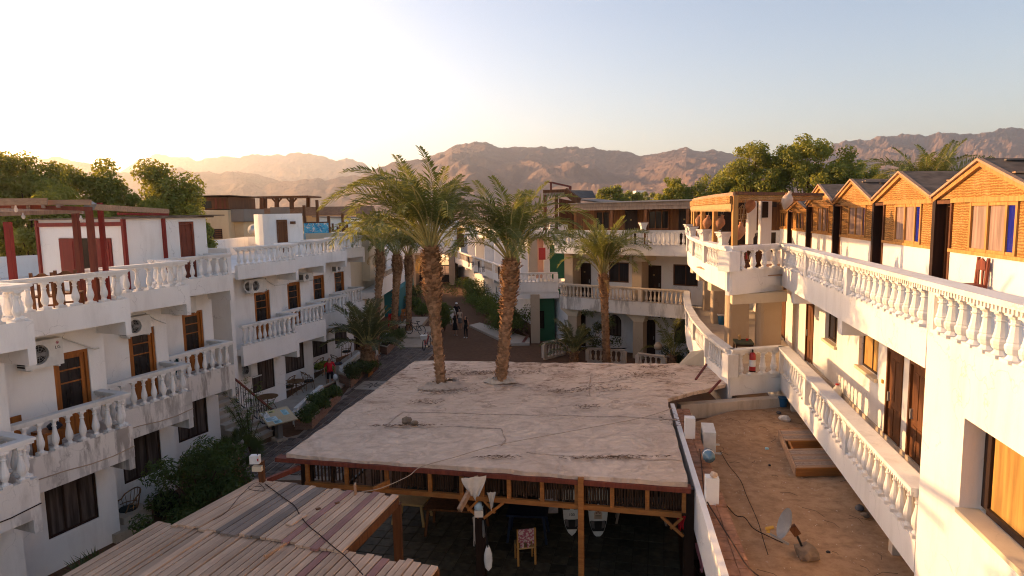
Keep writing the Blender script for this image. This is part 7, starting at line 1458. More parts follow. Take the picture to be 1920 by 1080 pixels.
# ------------------------------------------------------------------ broad-leaved trees and bushes
def leaf_cloud(b, blobs, n, size, r, aspect=.5):
    vol = [q[3] ** 2 for q in blobs]; S = sum(vol)
    for (x, y, z, R0), v_ in zip(blobs, vol):
        for k in range(int(n * v_ / S)):
            d = Vector((r.gauss(0, 1), r.gauss(0, 1), r.gauss(0, 1))).normalized(); q = R0 * r.random() ** .38; P = Vector((x, y, z)) + Vector((d.x * q, d.y * q, d.z * q * .85))
            nn = (d + Vector((r.gauss(0, .7), r.gauss(0, .7), r.gauss(.35, .7)))).normalized(); u = nn.orthogonal().normalized(); u = (Matrix.Rotation(r.uniform(0, 6.28), 3, nn) @ u); w = nn.cross(u); l = size * r.uniform(.65, 1.35); a = l * aspect
            b.face([P - u * l * .5, P + w * a * .5 + nn * .1 * l, P + u * l * .5, P - w * a * .5])
def crown_blobs(r, cx, cy, cz, rx, ry, rz, n, r0):
    out = []
    for k in range(n):
        d = Vector((r.gauss(0, 1), r.gauss(0, 1), r.gauss(.15, 1))).normalized(); q = r.uniform(.35, 1.0) ** .6; out.append((cx + d.x * rx * q, cy + d.y * ry * q, cz + d.z * rz * q, r0 * r.uniform(.6, 1.25)))
    return out
def tree(label, P, top, rx, ry, n, seed, size=.17, mat='leaf_tree', clumps=26, grp='trees beyond the buildings', r0=None, low=.35):
    r = random.Random(seed); t = thing('broadleaf_tree', label, 'tree', tuple(P), 0, grp); h = top - P[2]; cz = P[2] + h * (low + 1) / 2 + h * .02; rz = h * (1 - low) / 2
    bl = crown_blobs(r, P[0], P[1], cz, rx * .86, ry * .86, rz * .88, clumps, r0 or min(rx, rz) * .36)
    b = MB(); leaf_cloud(b, bl, n, size, r); b.build('crown', mat, t)
    MB().tube([P, (P[0] + .1, P[1], P[2] + h * .25), (P[0] - .05, P[1], P[2] + h * .5), (P[0], P[1], P[2] + h * .8)], [.22, .18, .13, .04], 7).build('trunk', 'bark', t)
    lb = MB()
    for q in bl[::3]: lb.tube([(P[0], P[1], P[2] + h * .35), ((P[0] + q[0]) / 2, (P[1] + q[1]) / 2, (P[2] + h * .3 + q[2]) / 2), q[:3]], [.07, .045, .015], 5)
    o = lb.build('limb', 'bark', t); return t
# left: big trees behind the red pergola, against the glow
def T_(label, px, topy, Y, wpx, seed, n=9000, **k): p = GY(px, topy, Y); rx = wpx / 1220 * Y / 2; return tree(label, (p.x, Y, 0), p.z + (p.z - 3) * .06, rx * 1.12, rx, int(n * 1.5), seed, **k)
T_('largest dark tree at the far left edge, airy top', 45, 262, 30, 175, 61, 19000, low=.12, size=.17, clumps=60, r0=.75)
T_('broad tree filling the left edge behind the pergola', -70, 285, 29, 200, 66, 10000, low=.2, size=.17, clumps=34, r0=.8)
T_('lower dark tree behind the red posts', 100, 335, 27, 165, 67, 12000, low=.15, size=.16, clumps=34, r0=.6)
T_('mid height tree with a pointed top behind the white hut', 170, 300, 33, 150, 62, 15000, low=.15, size=.18, clumps=48, r0=.75)
T_('low bushy tree between the pointed tree and the right one', 240, 350, 32, 130, 63, 10000, low=.2, size=.17, clumps=26, r0=.6)
T_('rounded tree at the right end of the left trees', 312, 316, 34, 140, 64, 15000, low=.2, size=.18, clumps=46, r0=.75)
T_('small low tree beside the rooftop hut corner', 368, 372, 31, 44, 65, 2500, low=.4, size=.15, clumps=14, r0=.3)
# right: sunlit trees behind the huts
for i, (px, ty, w, Y, n, lab) in enumerate(((1262, 330, 75, 60, 4500, 'leftmost sunlit tree behind the courtyard wing roof'), (1330, 330, 110, 60, 6000, 'broad sunlit tree behind the straw awning'), (1415, 268, 120, 58, 9000, 'tall sunlit tree with loose top left of the tallest'), (1520, 256, 150, 56, 12000, 'tallest dense tree behind the reed huts'), (1590, 300, 100, 57, 6000, 'dark tree at the right of the tallest tree'), (1375, 318, 90, 66, 5000, 'small sunlit tree between two taller ones'), (1640, 312, 60, 60, 2500, 'shaded small tree near the palm crown'), (1146, 352, 56, 80, 3000, 'small round tree behind the corrugated roof'), (1180, 362, 50, 85, 2400, 'low tree beside the small round tree'))):
    T_(lab, px, ty, Y, w * 1.25, 80 + i, int(n * 2.0), size=.25 if Y < 70 else .3, low=.12 if i not in (7, 8) else .5, clumps=120, r0=w / 1220 * Y * .13, mat='leaf_tree')
# bushes
def bush(label, P, blobs, n, size, seed, mat='leaf_bush', cat='bush', name='bush', grp=None, aspect=.4):
    r = random.Random(seed); t = thing(name, label, cat, tuple(P), 0, grp); b = MB(); leaf_cloud(b, [(P[0] + x, P[1] + y, P[2] + z, q) for x, y, z, q in blobs], n, size, r, aspect); b.build('foliage', mat, t)
    s = MB()
    for x, y, z, q in blobs[:6]: s.tube([(P[0], P[1], P[2]), (P[0] + x * .5, P[1] + y * .5, P[2] + z * .6), (P[0] + x, P[1] + y, P[2] + z)], [.03, .02, .008], 4)
    s.build('stem', 'bark', t); return t
P = G(372, 905, .95); r_ = random.Random(5)
bush('large dark oleander bush at the left of the timber roofs', (P.x, P.y, 0), [(r_.gauss(0, .55), r_.gauss(0, .5), r_.uniform(.35, 1.75), r_.uniform(.28, .5)) for _ in range(26)], 9000, .15, 5, 'leaf_bush', aspect=.22)
# spiky fan palm behind it
P = G(440, 850, .9); fp_ = thing('fan_palm', 'low spiky fan palm behind the oleander bush', 'palm', (P.x, P.y, 0)); b = MB(); r_ = random.Random(9)
for k in range(46):
    a = r_.uniform(0, 6.28); e = r_.uniform(.05, 1.25); d = Vector((math.cos(a) * math.cos(e), math.sin(a) * math.cos(e), math.sin(e))); c = Vector((P.x, P.y, .75)); hub = c + d * r_.uniform(.35, .6); u = d.orthogonal().normalized(); u = Matrix.Rotation(r_.uniform(0, 6.28), 3, d) @ u
    for j in range(15):
        q = (d + u * math.tan(R(-62 + j * 8.8) * .75)).normalized(); w = d.cross(u).cross(q).normalized() * .014; l = .55 * (1 - .3 * abs(j - 7) / 7); b.face([hub - w * .5, hub + q * l * .5 - w, hub + q * l + Vector((0, 0, -.05)), hub + q * l * .5 + w])
    b.k = 0
b.build('fan_leaf', 'leaf_fan', fp_); MB().tube([(P.x, P.y, 0), (P.x, P.y, .8)], [.16, .14], 8).build('trunk', 'palm_bark', fp_)
# sparse acacia shrub against the left wing corner
P = F1[4].p3(.2, .35, 0); ac = thing('acacia_shrub', 'sparse feathery shrub climbing beside the staircase', 'shrub', P); r_ = random.Random(12); b = MB(); s = MB()
for k in range(13):
    a = r_.uniform(0, 6.28); hgt = r_.uniform(1.2, 3.3); sp = r_.uniform(.25, .85); pts = [Vector(P) + Vector((sp * math.cos(a) * t ** 1.4, sp * math.sin(a) * t ** 1.4 - .2 * t, hgt * t - .35 * t ** 3)) for t in (0, .25, .5, .75, 1)]; s.tube(pts, [.016, .013, .01, .007, .003], 4)
    for j in range(26):
        t = r_.uniform(.35, 1); f = t * 4; i = min(3, int(f)); c = pts[i].lerp(pts[i + 1], f - i); d = Vector((r_.gauss(0, 1), r_.gauss(0, 1), r_.gauss(-.2, .5))).normalized()
        for m_ in range(6): q = c + d * .035 * m_; u = d.cross(Vector((0, 0, 1))).normalized() * (.07 if m_ % 2 else -.07); b.face([q, q + u * .5 + d * .014, q + u + Vector((0, 0, -.02)), q + u * .5 - d * .014])
b.build('foliage', 'leaf_hedge', ac); s.build('stem', 'bark', ac)
# spiky plants at the bottom left
for px, py, lab, sd_ in ((152, 1052, 'spiky plant peeping over the boards at bottom left, larger', 3), (176, 1036, 'spiky plant peeping over the boards at bottom left, smaller', 4)):
    P = G(px, py, .9); t = thing('spiky_plant', lab, 'plant', (P.x, P.y, 0), 0, 'spiky plants at the wall'); b = MB(); r_ = random.Random(sd_)
    for k in range(60): a = r_.uniform(0, 6.28); e = r_.uniform(.3, 1.4); d = Vector((math.cos(a) * math.cos(e), math.sin(a) * math.cos(e), math.sin(e))); c = Vector((P.x, P.y, .55)); w = d.orthogonal().normalized() * .016; l = r_.uniform(.3, .6); b.face([c - w, c + d * l * .5 - w * .8, c + d * l + Vector((0, 0, -.03)), c + d * l * .5 + w * .8])
    b.build('foliage', 'leaf_fan', t); MB().tube([(P.x, P.y, 0), (P.x, P.y, .6)], [.05, .06], 6).build('stem', 'bark', t)
# brick planters with shrubs along the path
def planter(label, px, h, shr, seed, facing=None):
    q = [G(x, y, 0) for x, y in px]; t = thing('brick_planter', label, 'planter', tuple(q[0]), 0, 'brick planters along the path'); n = len(q); b = MB()
    cen = sum(q, Vector((0, 0, 0))) / n
    for i in range(n):
        a, c = q[i], q[(i + 1) % n]; ai, ci = a + (cen - a).normalized() * .16, c + (cen - c).normalized() * .16
        b.hexa([(a.x, a.y, 0), (c.x, c.y, 0), (ci.x, ci.y, 0), (ai.x, ai.y, 0), (a.x, a.y, h), (c.x, c.y, h), (ci.x, ci.y, h), (ai.x, ai.y, h)])
    b.build('brick_wall', 'brick_small', t); cp_ = MB()
    for i in range(n):
        a, c = q[i], q[(i + 1) % n]; ao, co = a - (cen - a).normalized() * .03, c - (cen - c).normalized() * .03; ai, ci = a + (cen - a).normalized() * .2, c + (cen - c).normalized() * .2
        cp_.hexa([(ao.x, ao.y, h + .002 * i), (co.x, co.y, h + .002 * i), (ci.x, ci.y, h + .002 * i), (ai.x, ai.y, h + .002 * i), (ao.x, ao.y, h + .045 + .002 * i), (co.x, co.y, h + .045 + .002 * i), (ci.x, ci.y, h + .045 + .002 * i), (ai.x, ai.y, h + .045 + .002 * i)])
    cp_.build('coping', 'stone_step', t); b = MB(); b.prism([(p + (cen - p).normalized() * .17)[:2] for p in q], .02, h - .04); b.build('soil', 'soil_dark', t)
    return t, cen
planter('long brick planter nearest the notice stand', ((553, 806), (586, 806), (640, 748), (632, 730), (600, 745)), .42, 0, 1); planter('brick planter with orange painted panels beside the young palm', ((636, 720), (658, 728), (710, 681), (706, 662), (690, 668), (640, 705)), .5, 0, 2); planter('farthest brick planter beside the paved steps', ((709, 662), (726, 666), (755, 636), (752, 622), (735, 625)), .45, 0, 3)
for k, (px0, px1, m) in enumerate(((690, 699, 'wood_truss'), (700, 709, 'wood_redbrown'))): a, c = G(px0, 728 - (px0 - 658) * .9, .25), G(px1, 728 - (px1 - 658) * .9, .25); o = MB().hexa([(a.x + .03, a.y - .03, .02), (c.x + .03, c.y - .03, .02), (c.x, c.y, .02), (a.x, a.y, .02), (a.x + .03, a.y - .03, .5), (c.x + .03, c.y - .03, .5), (c.x, c.y, .5), (a.x, a.y, .5)]).build('painted_panel', m, org=tuple(a)); o.location = a; tag(o, ['orange painted board leaning on the middle planter', 'dark red painted board leaning on the middle planter'][k], 'board')
for i, (px, py, z, w, h, n, lab, m) in enumerate(((572, 790, .45, .55, .55, 2200, 'rounded green bush nearest the notice stand', 'leaf_bush'), (598, 768, .45, .5, .6, 2000, 'rounded green bush in the middle of the long planter', 'leaf_bush'), (622, 748, .45, .5, .5, 1800, 'rounded green bush at the far end of the long planter', 'leaf_bush'), (662, 712, .5, .7, .8, 2600, 'grey green rosemary like bush in the middle planter', 'leaf_fan'), (684, 700, .5, .6, .6, 1800, 'dark bush behind the orange panels', 'leaf_bush'), (728, 648, .45, .8, .7, 2200, 'dense dark bush in the farthest planter', 'leaf_bush'), (745, 636, .45, .6, .6, 1500, 'dark bush by the paved steps', 'leaf_bush'), (776, 580, 0, 1.1, 1.1, 2600, 'round clipped bush left of the alley', 'leaf_hedge'), (791, 598, 0, .8, 1.1, 1800, 'bush hugging the left side of the tall palm trunk', 'leaf_hedge'), (833, 622, 0, .95, 2.1, 3000, 'bright clipped bush right of the tall palm trunk', 'leaf_hedge'), (770, 560, 0, 1.3, 1.2, 2200, 'dark bush before the teal wall', 'leaf_bush'))):
    P = G(px, py, z); r_ = random.Random(200 + i); bush(lab, (P.x, P.y + w * .4, z), [(r_.gauss(0, w * .35), r_.gauss(0, w * .35), h * r_.uniform(.25, .85), w * r_.uniform(.35, .55)) for _ in range(10)], n, .09 if P.y < 40 else .14, 300 + i, m, grp='bushes along the path')
# clipped hedge along the right of the alley
hg = [(862, 560), (875, 575), (890, 592), (905, 608), (920, 624), (932, 636)]
for i, (px, py) in enumerate(hg):
    P = G(px, py, 0); r_ = random.Random(400 + i); bush(['farthest', 'second farthest', 'third', 'fourth', 'fifth', 'nearest'][i] + ' clump of the clipped hedge along the alley', (P.x + .9, P.y + 1.0, 0), [(r_.gauss(0, .6), r_.gauss(0, 1.0), r_.uniform(.3, 1.5), r_.uniform(.45, .7)) for _ in range(16)], 4200, .13, 410 + i, 'leaf_hedge', 'hedge', 'hedge_clump', 'hedge along the alley')
P = G(1103, 660, 0); r_ = random.Random(77); bush('leafy grey shrub between the young palm and the slim palm trunk', (P.x, P.y - 1, 0), [(r_.gauss(0, .6), r_.gauss(0, .5), r_.uniform(.4, 2.6), r_.uniform(.25, .45)) for _ in range(16)], 2200, .13, 77, 'leaf_fan'); P = G(1262, 672, 0); bush('low scrubby plant by the curved corner', (P.x, P.y - 1.2, 0), [(r_.gauss(0, .7), r_.gauss(0, .3), r_.uniform(.2, .7), .35) for _ in range(9)], 1500, .13, 78, 'leaf_fan')
P = G(615, 690, 0); yp = thing('potted_plant', 'small bright leaved plant in front of the man in red', 'plant', (*G(612, 722, .1)[:2], .09)); P = G(612, 722, .1); b = MB(); r_ = random.Random(3)
leaf_cloud(b, [(P.x - .35, P.y, 1.0, .2), (P.x + .1, P.y, .95, .25), (P.x + .35, P.y, .9, .17), (P.x - .1, P.y, 1.1, .2)], 260, .16, r_, .5); b.build('foliage', 'leaf_bright', yp); MB().tube([(P.x, P.y, .09), (P.x, P.y, .9)], .015, 5).build('stem', 'bark', yp)
# ------------------------------------------------------------------ low balustrades on the ground
def low_balustrade(label, path, z0, z1, mat='plaster_old', mesh=None, gap=.26, w=.2, grp='low garden balustrades', posts=True):
    t = thing('balustrade', label, 'balustrade', (*path[0], z0), 0, grp); b = MB()
    for i in range(len(path) - 1): a, c = Vector(path[i]), Vector(path[i + 1]); e = (c - a).normalized(); o = Vector((-e.y, e.x)) * .09; b.hexa([(*(a - o), z0), (*(c - o), z0), (*(c + o), z0), (*(a + o), z0), (*(a - o), z0 + .12 - .002 * i), (*(c - o), z0 + .12 - .002 * i), (*(c + o), z0 + .12 - .002 * i), (*(a + o), z0 + .12 - .002 * i)])
    b.build('kerb', mat, t); balustrade(t, path, z0 + .12, z1, mesh or BAL_OLD, gap, w, mat, posts=[path[0], path[-1]] if posts else ()); return t
a, c = G(597, 748, .7), G(664, 720, .7)
low_balustrade('white handrail balustrade behind the long brick planter', [tuple(G(554, 766, .72)[:2]), tuple(G(602, 723, .72)[:2])], 0.0, .74, 'plaster_rail', BAL_VASE, .24, .16)
low_balustrade('white balustrade behind the middle planter shrubs', [tuple(G(640, 688, .75)[:2]), tuple(G(676, 660, .75)[:2])], 0.0, .78, 'plaster_rail', BAL_VASE, .26, .2)
low_balustrade('white balustrade by the dark round table', [tuple(G(704, 640, .75)[:2]), tuple(G(726, 625, .75)[:2])], 0.0, .78, 'plaster_rail', BAL_VASE, .26, .2)
low_balustrade('old sloping balustrade at the left end of the courtyard garden', [tuple(G(1020, 646, .85)[:2]), tuple(G(1058, 634, .95)[:2])], 0.0, .95)
low_balustrade('old garden balustrade with a dark cloth, right of the slim palm', [tuple(G(1102, 652, .8)[:2]), tuple(G(1171, 656, .8)[:2])], 0.0, .82)
low_balustrade('old garden balustrade before the dark doorway', [tuple(G(1196, 662, .8)[:2]), tuple(G(1246, 668, .8)[:2])], 0.0, .82)
P = G(1157, 653, .83); drape('cloth', 'dark cloth lying over the garden balustrade', (P.x, P.y - .12, .87), .9, .18, 'cloth_black', 2.2)
P = G(1234, 655, .85); pt_ = thing('pot', 'round clay pot standing on the garden balustrade', 'pot', (P.x, P.y, .82), 0, None, world=False); MB().lathe([(.12, 0), (.2, .08), (.22, .2), (.17, .32), (.1, .36), (.12, .4)], seg=12).build('pot_body', 'stucco_beige', pt_, True)
P = G(1232, 681, .0); cy = thing('orange_bottle', 'small orange bottle at the foot of the garden balustrade', 'bottle', (P.x, P.y - 1.0, 0), 0, None, world=False); MB().lathe([(.07, 0), (.07, .35), (.03, .42), (.03, .46)], seg=8).build('bottle_body', 'yellow_paint', cy)

# ------------------------------------------------------------------ wicker furniture
def wicker_chair(label, P, rz, cush='cloth_cushion'):
    t = thing('wicker_chair', label, 'chair', P, rz, 'wicker chairs on the patio', world=False); m = 'wicker'
    MB().lathe([(.02, .36), (.24, .36), (.25, .385), (.02, .39)], seg=14).build('seat', m, t); MB().lathe([(.02, .391), (.22, .391), (.23, .42), (.2, .445), (.02, .45)], seg=14).build('cushion', cush, t)
    for sx in (-.2, .2):
        for sy in (-.17, .17): MB().tube([(sx * 1.1, sy * 1.1, 0), (sx, sy, .37)], .016, 5).build('leg', m, t)
    b = MB(); arc = [(.27 * math.cos(R(a)), .27 * math.sin(R(a)) + (.07 if 20 < a < 160 else 0), .62 + .26 * max(0, math.sin(R(a))) ** .8) for a in range(-20, 201, 20)]; b.tube(arc, .018, 5)
    low = [(.25 * math.cos(R(a)), .25 * math.sin(R(a)) + .02, .5 + .02 * max(0, math.sin(R(a)))) for a in range(-20, 201, 20)]; b.tube(low, .012, 4)
    b.tube([arc[0], (.2, -.18, .37)], .016, 5); b.tube([arc[-1], (-.2, -.18, .37)], .016, 5); b.build('back_frame', m, t); s = MB()
    for k in range(1, len(arc) - 1): s.tube([(low[k][0] * .85, low[k][1] * .85, .38), low[k], arc[k]], .008, 4)
    s.build('back_cane', m, t); return t
def wicker_table(label, P, r=.38, h=.6, m='wicker'):
    t = thing('wicker_table', label, 'table', P, 0, 'wicker tables on the patio', world=False); MB().lathe([(.02, h - .03), (r, h - .03), (r + .012, h - .015), (r, h), (.02, h)], seg=20).build('tabletop', m, t)
    b = MB(); b.torus((0, 0, h - .18), (0, 0, 1), r * .55, .012, 16, 4); b.torus((0, 0, .2), (0, 0, 1), r * .5, .012, 16, 4); b.build('ring', m, t)
    for k in range(4): a = k * 1.5708 + .4; MB().tube([(r * .8 * math.cos(a), r * .8 * math.sin(a), 0), (r * .5 * math.cos(a), r * .5 * math.sin(a), h * .5), (r * .85 * math.cos(a), r * .85 * math.sin(a), h - .03)], .014, 5).build('leg', m, t)
    return t
pz = .087
def gp(px, py): P = G(px, py, pz); return (P.x, P.y, pz)
wicker_chair('wicker chair beside the glass table, left of the patio wall corner', gp(541, 741), R(-70)); wicker_chair('wicker chair with dark cushion facing the left wicker table', gp(580, 730), R(120))
wicker_table('wicker table between two wicker chairs', gp(556, 738)); wicker_table('wicker table beside the iron stair railing', gp(503, 768), .42, .58); wicker_chair('wicker chair half hidden behind the stair railing', gp(476, 764), R(-60))
wicker_chair('wicker chair behind the man in red, against the wall', gp(596, 704), R(-60)); wicker_chair('wicker chair with blue cushion right of the man in red', gp(634, 696), R(100), 'cushion_blue'); wicker_chair('wicker armchair farthest along the patio wall', gp(650, 672), R(-20)); wicker_table('wicker table behind the man in red', gp(612, 700), .34, .58)
dt = thing('round_table', 'dark round table under the far balcony by the palm', 'table', gp(681, 652), 0, None, world=False); MB().lathe([(.02, .68), (.62, .68), (.64, .72), (.62, .74), (.02, .74)], seg=20).build('tabletop', 'wood_dark', dt)
for k in range(5): a = k * 1.2566; MB().box(.4 * math.cos(a) - .05, .4 * math.cos(a) + .05, .4 * math.sin(a) - .05, .4 * math.sin(a) + .05, 0, .68).build('leg', 'wood_dark', dt)
P = (*F1[3].p(-1.9, -.35), .0); wicker_chair('wicker chair in the shade left of the oleander bush', P, R(-30)); b = MB(); b.lathe([(.05, .0), (.3, .02), (.34, .35), (.3, .52), (.1, .56)], (*F1[3].p(-1.1, .1), 0), 12); o = b.build('bin', 'cloth_black', org=(*F1[3].p(-1.1, .1), 0)); o.location = (*F1[3].p(-1.1, .1), 0); tag(o, 'dark covered bin between the wicker chair and the oleander', 'bin')
# dark terrace chairs behind the left rail, things on the first left balcony
for px, py, Y, lab in ((84, 514, 14.2, 'dark carved chair back showing above the left terrace rail, nearer one'), (128, 509, 14.6, 'dark carved chair back showing above the left terrace rail, farther one')):
    P = GY(px, py, Y); slat_chair(lab, (P.x, P.y, P.z - .93), R(200), 'wood_brown', 'dark chairs on the left terrace')
fr = F1[2]; wt = thing('balcony_table', 'small orange wood table with a dark bag on the nearest left balcony', 'table', fr.p3(-1.5, -.5, 3.003)); MB().fbox(fr, -1.75, -1.15, -.75, -.3, 3.42, 3.47).build('tabletop', 'wood_orange', wt)
for a_ in (-1.72, -1.18):
    for c_ in (-.72, -.33): MB().fbox(fr, a_ - .03, a_ + .03, c_ - .03, c_ + .03, 3.003, 3.42).build('leg', 'wood_orange', wt)
wc = thing('balcony_chair', 'orange wooden chair by the first orange door on the nearest balcony', 'chair', fr.p3(-2.0, -.75, 3.003)); MB().fbox(fr, -2.25, -1.8, -.95, -.92, 3.4, 3.86).build('backrest', 'wood_orange', wc); MB().fbox(fr, -2.25, -1.8, -.92, -.5, 3.38, 3.43).build('seat', 'wood_orange', wc)
for a_ in (-2.22, -1.83):
    for c_ in (-.9, -.54): MB().fbox(fr, a_ - .025, a_ + .025, c_ - .025, c_ + .025, 3.003, 3.38).build('leg', 'wood_orange', wc)
P = fr.p3(-1.4, -.5, 3.47); lump('bag', 'dark blue bag on the small balcony table', 'bag', P, .14, 'blue_table', None, .7, 4)
P = F1[4].p3(-2.0, -.3, 3.05); drape('towel', 'teal towel hanging inside the third left balcony rail', (P[0], P[1], 3.78), .4, .5, 'cloth_teal', 1.2, 'towel')
for i, (s_, sd_) in enumerate(((-1.9, 0), (-.4, 1))): pass
for i, (px, py) in enumerate(((882, 460), (902, 466), (940, 474))):
    P = GY(px, py, 62 - 6 * i); slat_chair(['dark chair on the alley wing balcony, farthest of three', 'dark chair on the alley wing balcony, middle of three', 'dark chair on the alley wing balcony, nearest of three'][i], (P.x, P.y, 3.02), R(90 + RA), 'wood_dark', 'dark chairs on the alley wing')
# crates by the alley wing wall
for px, py, w, h, lab in ((872, 556, .9, 1.1, 'brown wooden cabinet against the alley wing wall'), (866, 538, .7, .9, 'black box against the alley wing wall')):
    s_, z_ = GF(wr, px, py, -.6); t = thing('cabinet', lab, 'cabinet', wr.p3(s_, -.6, 0)); MB().fbox(wr, s_ - w / 2, s_ + w / 2, -.98, -.3, 0, h).build('cabinet_body', 'wood_brown' if px == 872 else 'iron_black', t); MB().fbox(wr, s_ - w / 2 + .05, s_ + w / 2 - .05, -.3, -.27, .1, h * .5).build('door', 'wood_brown' if px == 872 else 'iron_black', t)

# ------------------------------------------------------------------ bicycles
def bicycle(label, P, rz, m='iron_black'):
    t = thing('bicycle', label, 'bicycle', P, rz, 'bicycles on the paved path', world=False)
    for x, nm in ((-.52, 'wheel'), (.52, 'wheel')):
        b = MB(); b.torus((x, 0, .33), (0, 1, 0), .31, .022, 24, 6); w_ = b.build(nm, 'rubber', t); s = MB()
        for k in range(9): a = k * .698; s.tube([(x, 0, .33), (x + .3 * math.cos(a), 0, .33 + .3 * math.sin(a))], .004, 3)
        s.tube([(x, -.04, .33), (x, .04, .33)], .03, 8); s.build('spokes', 'enamel_grey', w_)
    b = MB()
    for p, q in (((-.52, 0, .33), (-.05, 0, .3)), ((-.52, 0, .33), (-.2, 0, .78)), ((-.05, 0, .3), (-.22, 0, .86)), ((-.05, 0, .3), (.36, 0, .72)), ((-.19, 0, .74), (.34, 0, .78)), ((.33, 0, .82), (.52, 0, .33)), ((.33, 0, .82), (.3, 0, .95))): b.tube([p, q], .02, 6)
    b.build('frame', m, t); MB().tube([(.3, -.28, 1.0), (.34, -.12, .97), (.3, 0, .95), (.34, .12, .97), (.3, .28, 1.0)], .014, 5).build('handlebar', 'enamel_grey', t); MB().hexa([(-.36, -.07, .87), (-.1, -.03, .87), (-.1, .03, .87), (-.36, .07, .87), (-.36, -.07, .91), (-.1, -.03, .9), (-.1, .03, .9), (-.36, .07, .91)]).build('saddle', 'rubber', t)
    b = MB(); b.torus((-.05, 0, .3), (0, 1, 0), .08, .01, 14, 4); b.tube([(-.05, .06, .3), (.06, .06, .18)], .01, 4); b.tube([(-.05, -.06, .3), (-.16, -.06, .42)], .01, 4); b.build('crank', 'enamel_grey', t); return t
P = G(779, 628, .2); bicycle('black bicycle parked on the upper path, side on', (P.x, P.y, .22), R(150)); P = G(797, 652, .08); bicycle('bicycle with a white front basket beside the tall palm trunk', (P.x + .1, P.y, .02), R(80), 'red_paint')
P = G(796, 633, .9); bs = MB(); bs.hexa([(P.x - .16, P.y - .4, .86), (P.x + .16, P.y - .4, .86), (P.x + .16, P.y - .15, .86), (P.x - .16, P.y - .15, .86), (P.x - .2, P.y - .45, 1.1), (P.x + .2, P.y - .45, 1.1), (P.x + .2, P.y - .1, 1.1), (P.x - .2, P.y - .1, 1.1)]); o = bs.build('bicycle_basket', 'enamel_white', org=(P.x, P.y - .3, .98)); o.location = (P.x, P.y - .3, .98); tag(o, 'white basket on the handlebar of the bicycle by the palm trunk', 'basket')
# small striped chair and orange things far up the path
for px, py, m, lab in ((758, 596, 'wood_truss', 'orange cushioned chair far up the path'), (734, 606, 'cloth_red', 'red cushioned chair far up the path under the palms')):
    P = G(px, py + 6, .1); slat_chair(lab, (P.x, P.y, .1), R(200), m, 'chairs far up the path')

